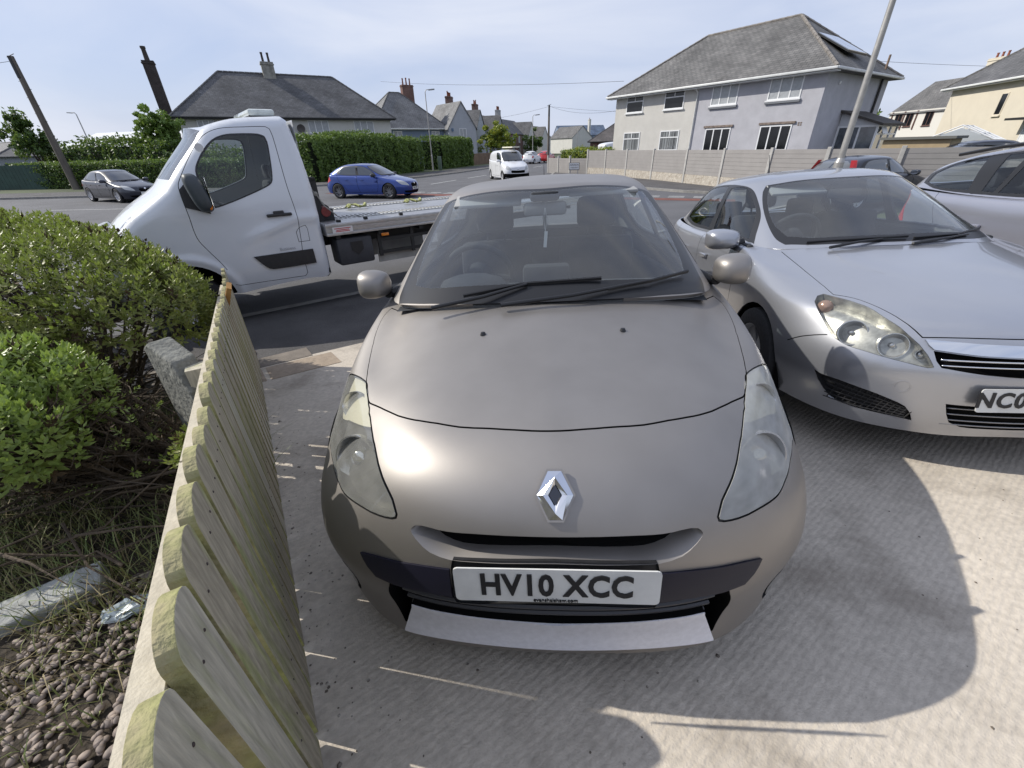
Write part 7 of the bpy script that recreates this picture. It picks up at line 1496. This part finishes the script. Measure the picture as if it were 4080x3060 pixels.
# --- white pair at the left
H = House('house', 'wide white pair of houses with dark hipped roof and two chimneys, behind the truck cab', (-27.5, 41.3), (-11.9, 50.5), 8.2)
Lw = H.L; H.walls(M_WHITEW, h=4.85); H.hip(M_SLATED, 4.93, 8.55, .45, tiles=M_SLATED, gut=M_GUTD)
for x, w in ((1.3, 1.3), (4.5, 1.8), (10.15, 1.85), (14.4, 1.95)): H.window(x, 3.60, w, 1.02, 'three', glassm=M_BLIND); H.window(x, 1.1, w, 1.2, 'three')
H.chimney(8.3, 3.9, 7.5, 9.35, 1.05, .6, mat('chimney_render', (.36, .35, .31), .9, var=.45, vs=3, bump=.4), 2, mat('pot_dark', (.06, .05, .045), .8), .65)
H.chimney(-.9, 5.2, 2.0, 9.1, .85, .75, slate('dark_brick', (.055, .035, .03), (.04, .028, .025), (.06, .055, .05), .225, .075), 1, mat('pot_dark', (.06, .05, .045), .8), .9, pr=.2)
b = MB(); b.lathe([(0, .10), (.16, .08), (.30, .03), (.36, -.02), (.30, .0), (0, .06)], 24, 'y', (9.4, -.32, 3.95), M=Matrix.Rotation(.3, 3, 'X')); b.tube([(9.4, -.0, 3.8), (9.4, -.3, 3.85)], .02, 6); H.part(b, 'satellite_dish', mat('dish_grey', (.10, .09, .085), .6), angle=40)
# --- blue-grey house down the side road
M_BLUEW = mat('render_bluegrey', (.20, .25, .34), .9, var=.12, vs=1, bump=.3, bs=50)
M_GREYW = mat('render_pale_grey', (.40, .42, .45), .9, var=.10, vs=1, bump=.3, bs=50)
H = House('house', 'blue grey rendered house with front gable and tall brick chimney, beyond the white pair', (-17.5, 65.6), (-5.3, 74.5), 9)
H.walls(M_BLUEW, 0, 10.6, h=4.65); H.hip(M_SLATEP, 4.72, 9.2, .5, 0, 10.6, tiles=M_SLATE, gut=M_GUT)
H.gable(M_GREYW, M_SLATEP, 10.4, 15.1, -1.4, 6, 4.8, 7.9); H.chimney(7.4, 4.6, 6.5, 10.1, 1.7, .8, M_BRICK, 3, None, .75)
for x in (2.4, 8.3): H.window(x, 3.0, 1.3, 1.3, 'two', glassm=M_BLIND)
H.window(12.2, 2.9, 1.2, 1.7, 'two', y=-1.4, glassm=M_BLIND); H.box('burglar_alarm', (11.0, -1.5, 4.4), (.3, .1, .4), mat('alarm_blue', (.10, .16, .25), .5))
# --- terrace running away on the left of the side road
def terr(label, A, B, d, wm, rm, eave, ridge, chims, wins, gab=None, uvw=False):
    H = House('house', label, A, B, d); H.side_gable_x(wm, rm, 0, H.L, 0, d, eave, ridge)
    for (x, m_, n_) in chims: H.chimney(x, d / 2, ridge - .6, ridge + 1.7, 1.9, .8, m_, n_, None, .7)
    if gab: H.gable(gab[2], rm, gab[0], gab[1], -1.6, d / 2, eave, ridge - .5)
    for x in wins: H.window(x, eave - 1.9, 1.2, 1.3, 'two', glassm=M_BLIND, y=0); H.window(x, .9, 1.4, 1.4, 'two')
    return H
terr('pale grey gabled house end with brick chimney stacks, left of the yellow green tree', (-6.6, 84.5), (-3.3, 98), 8.5, M_GREYW, M_SLATED, 5.0, 8.3, ((3.5, M_BRICK, 4),), (8, 11), (0, 5.5, M_GREYW))
terr('red brick terrace house with dark roof behind the yellow green tree', (-3.2, 98.3), (.6, 112), 8.5, M_BRICK, M_SLATED, 5.0, 8.2, ((4.0, M_BRICK, 3),), (3, 6, 9, 12), (.5, 4.5, M_GREYW))
terr('terrace house with a wide pale grey chimney farthest along the side road', (.8, 112.4), (6.5, 130), 8.5, M_BRICK, M_SLATED, 5.0, 8.1, ((5.0, mat('chimney_pale', (.36, .36, .36), .9), 5),), (3, 8, 12), (12, 17, M_WHITEW))
terr('small white rendered house with a dark garage roof at the end of the terrace', (8.5, 131), (13.5, 143), 8, M_WHITEW, M_SLATE, 4.6, 7.2, (), (3, 7), (0, 5, M_WHITEW))
H = House('house', 'distant house with a pale end gable and one thin chimney, straight up the side road', (21, 150), (31, 156), 8); H.gable(M_WHITEW, M_SLATE, 0, 8, 0, 12, 4.4, 7.4); H.chimney(8.3, 2, 3, 9.2, .7, .7, M_WHITEW, 1, None, .5)
H = House('house', 'distant flat roofed block with solar panels between the far roofs', (20, 175), (38, 178), 10); H.side_gable_x(M_BLUEW, slate('solar_roof', (.10, .14, .20), (.08, .11, .17), w=1, h=1.6), 0, 18, 0, 10, 5.5, 8.6)
H = House('bungalow', 'low brown brick bungalow with wide hipped roof, behind the white high roofed van', (18.5, 104), (36, 98), 9, 'bungalow'); H.walls(M_BRICK, h=2.7, uv=True); H.hip(slate('roof_brown', (.12, .105, .10), (.09, .08, .078)), 2.8, 6.1, .5, gut=M_GUTD); H.chimney(9.5, 4.5, 5.2, 7.5, .9, .8, mat('chimney_render', (.36, .35, .31), .9), 2)
# --- cream house at the right and the one between
M_CREAMY = mat('render_yellow_cream', (.62, .565, .46), .9, var=.07, vs=1.0, bump=.3, bs=50)
H = House('house', 'cream rendered house with dark hipped roof at the right edge, narrow upstairs window', (33.9, 37.5), (31.2, 26.6), 9)
H.walls(M_CREAMY, h=5.05); H.hip(M_SLATED, 5.15, 8.9, .45, gut=M_GUT, tiles=M_SLATE)
H.window(5.3, 3.05, .62, 1.25, 'one', glassm=M_DARKWIN, frame_m=M_CREAMY); H.box('door_canopy', (9.2, -.5, 2.75), (2.2, 1.0, .12), M_GUTD); H.window(8.4, .3, 1.6, 2.2, 'three', glassm=M_UPVC)
H.chimney(6.2, 4.6, 8.5, 9.9, 1.1, .7, M_BRICK, 0)
H = House('house', 'long house with white and dark timbered upper wall between the porch and the cream house', (46, 58), (46, 49), 8)
H.walls(mat('upper_wall_white', (.62, .60, .55), .85), 0, 9, h=4.55); H.side_gable_x(M_WHITEW, M_SLATE, 0, 9, .1, 8, 4.5, 7.4); H.chimney(6.6, 4, 6.6, 8.6, 1.7, .9, M_CREAMY, 3)
for x in (1.0, 2.5, 5.0): H.window(x, 3.0, 1.0, 1.3, 'two', frame_m=mat('timber_dark', (.10, .05, .04), .6))
for x in (.5, 2.2, 3.9): H.box('timber', (x, -.03, 3.6), (.16, .08, 1.8), mat('timber_dark', (.10, .05, .04), .6))
b = empty('shed', (17.9, 20.6, ZR), atan2(-.8, .6), label='tan boarded shed wall with a grey flat roof, just right of the glazed porch', cat='shed')
o = MB(); o.box((0, 1.0, .92), (2.3, 2.0, 1.84)); o.build('wall', mat('shed_tan', (.40, .31, .19), .85, var=.15, vs=3), b); o = MB(); o.box((0, 1.0, 1.89), (2.6, 2.3, .10)); o.build('roof', mat('felt_grey', (.14, .14, .13), .9), b)
g = empty('greenhouse', (21.5, 22.5, ZR), atan2(-.8, .6), label='small white framed greenhouse with sloping glass roof, behind the shed', cat='greenhouse')
o = MB(); o.prism([(-1.4, 0), (1.4, 0), (1.4, 1.7), (0, 2.25), (-1.4, 1.7)], (0, 0, 0), (1, 0, 0), (0, 0, 1), (0, 2.2, 0)); o.build('glazing', mat('greenhouse_glass', (.42, .45, .47), .15, coat=1), g)
o = MB()
for x, z in ((-1.4, 1.7), (0, 2.35), (1.4, 1.7), (-.7, 2.02), (.7, 2.02)): o.tube([(x, -.02, z), (x, 2.22, z)], .03, 6)
for y in (-.01, 1.1, 2.2): o.tube([(-1.4, y, 1.7), (0, y, 2.36), (1.4, y, 1.7)], .03, 6)
o.build('glazing_bars', M_UPVC, g)
# --- far left sheds
for nm, lab, A_, B_, dd, ev, rd in (('warehouse', 'long white roofed warehouse on the skyline behind the left hand trees', (-115, 120), (-62, 92), 30, 4.4, 7.4), ('warehouse', 'smaller pale roofed building with dark end gable beside the long warehouse', (-78, 84), (-55, 78), 14, 3.2, 6.0)):
    H = House(nm, lab, A_, B_, dd, 'warehouse'); H.side_gable_x(mat('clad_grey', (.25, .27, .30), .6), mat('white_sheet_roof', (.60, .62, .64), .5, var=.1, vs=.3), 0, H.L, 0, dd, ev, rd)
H = House('house', 'dark roofed low building at the far left edge behind the hedges', (-120, 96), (-75, 70), 10); H.walls(mat('clad_grey', (.25, .27, .30), .6), h=2.6); H.hip(M_SLATED, 2.6, 4.6, .4)
# ------------------------------------------------------------------ corner fence, poles, hedges, trees
M_PANEL = mat('grey_composite', (.30, .285, .275), .6, var=.10, vs=2, bump=.1, bs=40)
M_POST = mat('concrete_post', (.44, .43, .41), .85, var=.2, vs=6)
M_STONEP = mat('stone_face', (.56, .52, .45), .9, col2=(.38, .33, .27), vs=7, bump=1, bs=14, fine=(20, .15))
def stone_base():
    n = M_STONEP.node_tree.nodes; l = M_STONEP.node_tree.links.new; t = n['Texture Coordinate']; mp2 = n.new('ShaderNodeMapping'); mp2.inputs['Scale'].default_value = (3.2, 3.2, 8); l(t.outputs['Object'], mp2.inputs[0]); v = n.new('ShaderNodeTexVoronoi'); v.feature = 'DISTANCE_TO_EDGE'; l(mp2.outputs[0], v.inputs['Vector']); mr = n.new('ShaderNodeMapRange'); mr.inputs['From Max'].default_value = .10; mr.inputs['To Min'].default_value = .45; l(v.outputs['Distance'], mr.inputs['Value']); b = n['Principled BSDF']; s_ = b.inputs['Base Color'].links[0].from_socket; vm = n.new('ShaderNodeVectorMath'); vm.operation = 'SCALE'; l(s_, vm.inputs[0]); l(mr.outputs[0], vm.inputs['Scale']); l(vm.outputs[0], b.inputs['Base Color'])
stone_base()
def panel_fence(pts, hb, hp, label, z0=ZR, base=True, name='panel_fence'):
    f = empty(name, (pts[0][0], pts[0][1], z0), label=label, cat='fence'); O = Vector((pts[0][0], pts[0][1], z0))
    for i, p in enumerate(pts):
        q = Vector((p[0], p[1], z0)) - O; a = Vector(pts[min(i + 1, len(pts) - 1)]) - Vector(pts[max(0, i - 1)]); an = atan2(a.y, a.x); b = MB(); b.box(q + Vector((0, 0, (hb + hp) / 2 + .02)), (.13, .13, hb + hp + .10), Matrix.Rotation(an, 3, 'Z'), .012); b.build('post', M_POST, f)
    for i in range(len(pts) - 1):
        a = Vector((pts[i][0], pts[i][1], z0)) - O; c = Vector((pts[i + 1][0], pts[i + 1][1], z0)) - O; L_ = (c - a).length; m_ = (a + c) / 2; R_ = Matrix.Rotation(atan2((c - a).y, (c - a).x), 3, 'Z')
        if base: b = MB(); b.box(m_ + Vector((0, 0, hb / 2)), (L_ - .1, .07, hb), R_); b.build('gravel_board', M_STONEP, f)
        b = MB(); n_ = 7; hh = (hp) / n_
        for k in range(n_): b.box(m_ + Vector((0, 0, (hb if base else 0) + hh * (k + .5))), (L_ - .1, .045 if k % 2 else .045, hh - .012), R_); 
        b.box(m_ + Vector((0, 0, (hb if base else 0) + hp / 2)), (L_ - .1, .030, hp), R_); b.build('panel', M_PANEL, f)
    return f
fp = [(6.05, 34.6), (7.00, 32.8), (7.85, 30.3), (8.62, 27.3), (9.35, 24.1), (10.0, 21.4), (10.75, 18.9), (11.75, 17.0), (13.1, 15.4), (14.9, 13.9), (17.4, 12.4)]
panel_fence(fp, .52, 1.10, 'tall grey panel fence on pale stone boards round the large corner house plot')
panel_fence([(3.55, 39.4), (4.2, 37.4), (4.9, 35.8), (6.05, 34.6)], .1, 1.12, 'lower grey panel fence at the left end of the tall fence', name='panel_fence', base=False)
# street name sign
sg = empty('street_name_sign', (5.05, 34.5, ZR), label='small white street name plate on short posts in front of the low grey fence', cat='sign'); an = atan2(5.05, 34.5)
b = MB(); b.box((0, 0, .62), (.72, .03, .42), bev=.008); o = b.build('plate', M_UPVC, sg); b = MB(); b.box((0, .008, .62), (.78, .03, .48), bev=.01); b.build('border', M_GUTD, sg); o2 = MB()
for x in (-.28, .28): o2.box((x, .02, .3), (.06, .05, .6))
o2.build('legs', M_POST, sg); put_text('ADDISON', .15, (0, -.0165, .71), (1, 0, 0), (0, 0, 1), M_LETTER, o); put_text('CRESCENT', .115, (0, -.0165, .53), (1, 0, 0), (0, 0, 1), M_LETTER, o)
sg.rotation_euler = (0, 0, -an)
M_STEEL = mat('galvanised_steel', (.42, .41, .39), .45, .5, var=.25, vs=5)
M_POLE = mat('pole_timber', (.10, .085, .07), .9, var=.4, vs=4, stretch=(1, 1, .2), col2=(.17, .15, .13))
def lamp_post(x, y, h, label, arm=.5, dirx=1, diry=0, r=.075, grp='lamp posts'):
    t = empty('lamp_post', (x, y, ZR), label=label, cat='lamp post', group=grp); b = MB(); b.tube([(0, 0, 0), (0, 0, 1.4)], r * 1.35, 14); b.tube([(0, 0, 1.4), (0, 0, 1.5)], [r * 1.35, r * .9], 14); b.tube([(0, 0, 1.5), (0, 0, h - .2), (dirx * .12, diry * .12, h - .02), (dirx * arm, diry * arm, h)], [r * .9, r * .62, r * .5, r * .45], 14); b.build('pole', M_STEEL, t, angle=50)
    b = MB(); an = atan2(diry, dirx); b.box((dirx * (arm + .25), diry * (arm + .25), h + .0), (.60, .24, .11), Matrix.Rotation(an, 3, 'Z') @ Matrix.Rotation(-.08, 3, 'Y'), .045); b.build('lamp_head', mat('lamp_head_grey', (.36, .37, .38), .5), t, angle=40); return t
lamp_post(8.65, 12.0, 8.0, 'tall galvanised lamp post rising out of the picture above the silver hatchback', .9, .55, -.84, .082, None)
lamp_post(-7.4, 46.9, 6.8, 'slim lamp post standing in the gap between the two big green hedges', .35, 1, .1, .06)
lamp_post(3.55, 62.5, 5.5, 'distant lamp post behind the small white van, right of the brick terrace', .35, 1, 0, .06)
lamp_post(13.8, 92, 5.0, 'farthest lamp post, in front of the low brown bungalow', .35, 1, 0, .06)
lamp_post(-54, 62.5, 7.0, 'lamp post on the left skyline in front of the white warehouse roof', .5, -1, 0, .09)
def tele_pole(x, y, h, label, steps=True, r=.13):
    t = empty('telegraph_pole', (x, y, ZR), label=label, cat='telegraph pole'); b = MB(); b.tube([(0, 0, 0), (0, 0, h)], [r, r * .62], 12); b.build('pole', M_POLE, t, angle=60)
    b = MB()
    for k in range(9): z = h * .38 + k * .42; s_ = 1 if k % 2 else -1; b.tube([(0, 0, z), (s_ * .28, 0, z)], .012, 5)
    if steps: b.build('steps', M_GUTD, t)
    b = MB(); b.box((0, -.1, h - .55), (.16, .14, 1.1), bev=.02); b.tube([(-.25, 0, h - .05), (.25, 0, h + .1)], .02, 5); b.build('terminal_box', M_GUTD, t); return t
tele_pole(-29.7, 31.7, 7.4, 'dark telegraph pole with climbing steps in front of the left hand hedges', True, .22)
tele_pole(5.4, 60, 6.3, 'thin black telegraph pole in the side road with wires spreading from its top', False, .17)
def wire(p, q, sag, label, r=.012):
    b = MB(); p, q = Vector(p), Vector(q); b.tube([p.lerp(q, t) - Vector((0, 0, 4 * sag * t * (1 - t))) for t in np.linspace(0, 1, 15)], r, 4); tag(b.build('overhead_wire', M_GUTD), label, 'wire')
wire((-16, 66, 9.3), (9, 38, 5.6), .3, 'long overhead wire from the blue grey house to the corner of the slate roofed pair', .014)
wire((5.4, 60, 5.7), (-8, 76, 5.2), .4, 'wire from the thin pole leftwards to the gabled roofs'); wire((5.4, 60, 5.75), (10, 40, 4.0), .5, 'wire from the thin pole down to the cream end wall'); wire((5.4, 60, 5.7), (26, 52, 4.6), .5, 'wire from the thin pole passing behind the cream end wall')
wire((17, 34, 6.5), (60, 46, 6.6), .4, 'overhead wire crossing the sky right of the tall lamp post'); wire((-29.7, 31.7, 6.7), (-60, 36, 7.2), .6, 'wire leaving the left edge from the dark telegraph pole')
# ---- leaves
def leaf_cloud(name, pts, nrm, size, m_list, parent=None, seed=0):
    rs = np.random.default_rng(seed); P = np.array(pts); N = len(P); a = rs.normal(0, 1, (N, 3)) + np.array(nrm) * .9; a /= np.linalg.norm(a, axis=1)[:, None]; b = np.cross(a, rs.normal(0, 1, (N, 3))); b /= np.linalg.norm(b, axis=1)[:, None]; c = np.cross(a, b); s = (size * rs.uniform(.6, 1.4, N))[:, None]
    V = np.stack([P - b * s * .5, P + c * s * .30 + a * s * .06, P + b * s * .6, P - c * s * .30 + a * s * .06], 1).reshape(-1, 3); F = np.arange(4 * N).reshape(N, 4)
    me = bpy.data.meshes.new(name); me.vertices.add(len(V)); me.vertices.foreach_set('co', V.ravel()); me.loops.add(F.size); me.loops.foreach_set('vertex_index', F.ravel().astype(np.int32)); me.polygons.add(N); me.polygons.foreach_set('loop_start', np.arange(0, F.size, 4, dtype=np.int32))
    for q in m_list: me.materials.append(q)
    me.polygons.foreach_set('material_index', rs.integers(0, len(m_list), N).astype(np.int32)); me.update(calc_edges=True); o = bpy.data.objects.new(name, me); SC.collection.objects.link(o); o.parent = parent; return o
def lm(name, c, c2, tr=(.2, .3, .05)):
    m = mat(name, c, .55, col2=c2, vs=.9, vlo=.3, vhi=.7); n = m.node_tree.nodes; l = m.node_tree.links.new; out = [q for q in n if q.type == 'OUTPUT_MATERIAL'][0]; t = n.new('ShaderNodeBsdfTranslucent'); t.inputs[0].default_value = rgb(tr); x = n.new('ShaderNodeMixShader'); x.inputs[0].default_value = .25; l(n['Principled BSDF'].outputs[0], x.inputs[1]); l(t.outputs[0], x.inputs[2]); l(x.outputs[0], out.inputs[0]); return m
LG1 = lm('hedge_leaf', (.060, .115, .022), (.10, .165, .035)); LG2 = lm('hedge_leaf_light', (.11, .18, .035), (.16, .24, .05)); LD = lm('dark_leaf', (.035, .065, .020), (.06, .095, .03)); LY = lm('yellow_leaf', (.30, .33, .035), (.22, .28, .03), (.4, .4, .05)); LM = lm('maple_leaf', (.13, .22, .045), (.20, .30, .07))
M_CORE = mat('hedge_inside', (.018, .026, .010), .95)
def hedge(label, A, B, w, h, n, size, ms, seed, wob=.12, name='hedge', bulge=0.0, z0=ZR, hf=None):
    A = Vector((A[0], A[1], 0)); B = Vector((B[0], B[1], 0)); L_ = (B - A).length; d = (B - A).normalized(); nn = Vector((-d.y, d.x, 0)); t = empty(name, (A.x, A.y, z0), atan2(d.y, d.x), label=label, cat='hedge'); rs = np.random.default_rng(seed); hf = hf or (lambda u: h)
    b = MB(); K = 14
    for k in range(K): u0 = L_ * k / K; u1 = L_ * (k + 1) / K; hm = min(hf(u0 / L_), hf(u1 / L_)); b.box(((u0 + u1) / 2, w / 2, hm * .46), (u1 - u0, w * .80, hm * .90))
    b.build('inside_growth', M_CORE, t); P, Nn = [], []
    for _ in range(n):
        u = rs.uniform(0, L_); r = rs.random(); H_ = hf(u / L_); j = wob * (sin(1.9 * u + seed) + .7 * sin(4.3 * u + 2) + .5 * sin(9.1 * u))
        if r < .55: z = rs.uniform(.03, 1) * H_; p = (u, -j * .6 + .05 * sin(7 * z + 3 * u) - bulge * sin(pi * z / H_) + rs.normal(0, .05), z); q = (0, -1, .3)
        elif r < .85: p = (u, rs.uniform(0, w), H_ + j + rs.normal(0, .05)); q = (0, 0, 1)
        elif r < .93: z = rs.uniform(.03, 1) * H_; p = (L_ + rs.normal(0, .06) + bulge * .5, rs.uniform(0, w), z); q = (1, 0, .2)
        else: z = rs.uniform(.03, 1) * H_; p = (rs.normal(0, .06) - bulge * .5, rs.uniform(0, w), z); q = (-1, 0, .2)
        if rs.random() < .07: p = (p[0], p[1], p[2] + rs.uniform(0, .14))
        P.append(p); Nn.append(q)
    leaf_cloud('foliage', P, Nn, size, ms, t, seed); return t
hedge('large bulging bright green hedge behind the blue hatchback', (-13.4, 32.6), (-8.3, 46.2), 2.2, 3.1, 26000, .15, [LG1, LG2], 1, .16, bulge=.25, hf=lambda u: 2.75 + .35 * sin(pi * min(1, u * 1.1)) * (1 - .25 * u))
hedge('second green hedge beyond the slim lamp post, before the wooden fence', (-6.9, 49.6), (-4.2, 58.5), 2.2, 2.95, 14000, .17, [LG1, LG2], 2, .12, bulge=.15)
hedge('neatly clipped low hedge along the far kerb behind the navy hatchback', (-35.5, 33.4), (-16.5, 29.4), 1.3, 1.68, 18000, .12, [LG1, LG2, LD], 3, .03)
hedge('low shaggy green hedge showing above the low grey fence', (4.7, 40.2), (7.6, 36.4), 1.3, 1.65, 5000, .12, [LG2, LY], 4, .10)
hedge('dark overgrown hedge mass rising behind the clipped hedge', (-37.5, 38.5), (-18.5, 33.5), 3.0, 2.8, 14000, .20, [LD, LG1], 5, .30, bulge=.3, hf=lambda u: 2.3 + .7 * sin(pi * max(0, min(1, u * 1.5))) - .7 * max(0, u - .5))
def tree(label, x, y, th, crown, n, size, ms, seed, name='tree', z0=ZR, spiky=0):
    t = empty(name, (x, y, z0), label=label, cat='tree'); rs = np.random.default_rng(seed); b = MB(); b.tube([(0, 0, 0), (.05, .02, th * .5), (0, 0, th)], [.16, .12, .08], 8); cs = []
    for (cx, cy, cz, r) in crown: b.tube([(0, 0, th * .8), (cx * .5, cy * .5, (th + cz) / 2), (cx, cy, cz)], [.08, .05, .02], 6)
    b.build('trunk', M_BARK, t); P, Nn = [], []
    sub = [(c[0] + rs.normal(0, c[3] * .55), c[1] + rs.normal(0, c[3] * .55), c[2] + rs.normal(0, c[3] * .5), c[3] * rs.uniform(.22, .42)) for c in crown for _ in range(16)]
    for _ in range(n):
        cx, cy, cz, r = sub[rs.integers(len(sub))]; d = rs.normal(0, 1, 3); d /= np.linalg.norm(d); rr = r * rs.uniform(.6, 1.1); P.append((cx + d[0] * rr, cy + d[1] * rr, cz + d[2] * rr * .8 + (abs(rs.normal(0, spiky)) if spiky and rs.random() < .2 else 0))); Nn.append(d)
    leaf_cloud('crown', P, Nn, size, ms, t, seed); return t
tree('broad leaved bright green tree left of the white pair, above the dark hedge', -27.6, 38.5, 1.6, [(0, 0, 3.4, 1.3), (.9, 0, 3.0, 1.0), (-.8, 0, 3.0, .9), (.2, 0, 4.4, .9), (1.2, 0, 4.0, .8), (-.7, 0, 4.3, .6)], 5200, .24, [LM, LG2], 11)
tree('spiky dark tree at the left edge behind the telegraph pole', -36.4, 37, 1.4, [(0, 0, 2.8, 1.2), (-.6, 0, 3.6, .8), (.7, 0, 3.2, .9), (0, 0, 4.3, .5)], 4600, .22, [LD, LG1], 12, spiky=.35)
tree('rounded yellow green tree in front of the brick terrace', -1.6, 84, 1.2, [(0, 0, 2.9, 1.9), (1.3, 0, 3.1, 1.5), (-1.2, 0, 2.8, 1.5), (.2, 0, 4.3, 1.5)], 4200, .36, [LY, LY, LG2], 13)
tree('dark green tree at the far end of the brick terrace', 6.0, 118, 1.5, [(0, 0, 3, 2.0), (1.5, 0, 2.6, 1.6)], 1500, .5, [LD, LG1], 14)
tree('green tree growing in the gap behind the slate roofed pair', 28.5, 39.5, 2.5, [(0, 0, 3.6, 1.3), (0, 0, 4.8, .9), (-.5, 0, 2.6, 1.2)], 2400, .26, [LG1, LM], 15)
# green boarded gate and wooden fence
f = empty('boarded_fence', (-36.5, 33.2, ZR), atan2(-.8, 7.5), label='dark green boarded fence at the left edge beside the clipped hedge', cat='fence'); b = MB()
for k in range(28): b.box((-4.2 + k * .30, 0, .82), (.285, .05, 1.62 + (.04 if k % 2 else 0)))
b.build('boards', mat('green_boards', (.035, .075, .06), .7, var=.3, vs=2), f); b = MB(); 
for k in range(4): b.box((-4.0 + k * 2.7, .06, .85), (.12, .12, 1.75))
b.build('posts', mat('green_boards_dark', (.02, .04, .035), .7), f)
f = empty('wooden_fence', (-4.3, 59.5, ZR), atan2(10.2, 3.6), label='brown wooden board fence between the second hedge and the small white van', cat='fence'); b = MB()
for k in range(36): b.box((.15 + k * .3, 0, .72), (.285, .04, 1.35))
b.build('boards', mat('brown_boards', (.22, .15, .10), .85, var=.35, vs=1.5), f)
# small street cabinet at the lamp post foot
b = MB(); b.box((-6.7, 47.1, ZR + .7), (.35, .3, 1.3), bev=.03); tag(b.build('street_cabinet', mat('cabinet_green', (.10, .14, .10), .6), angle=40), 'narrow grey green street cabinet at the foot of the slim lamp post', 'cabinet')
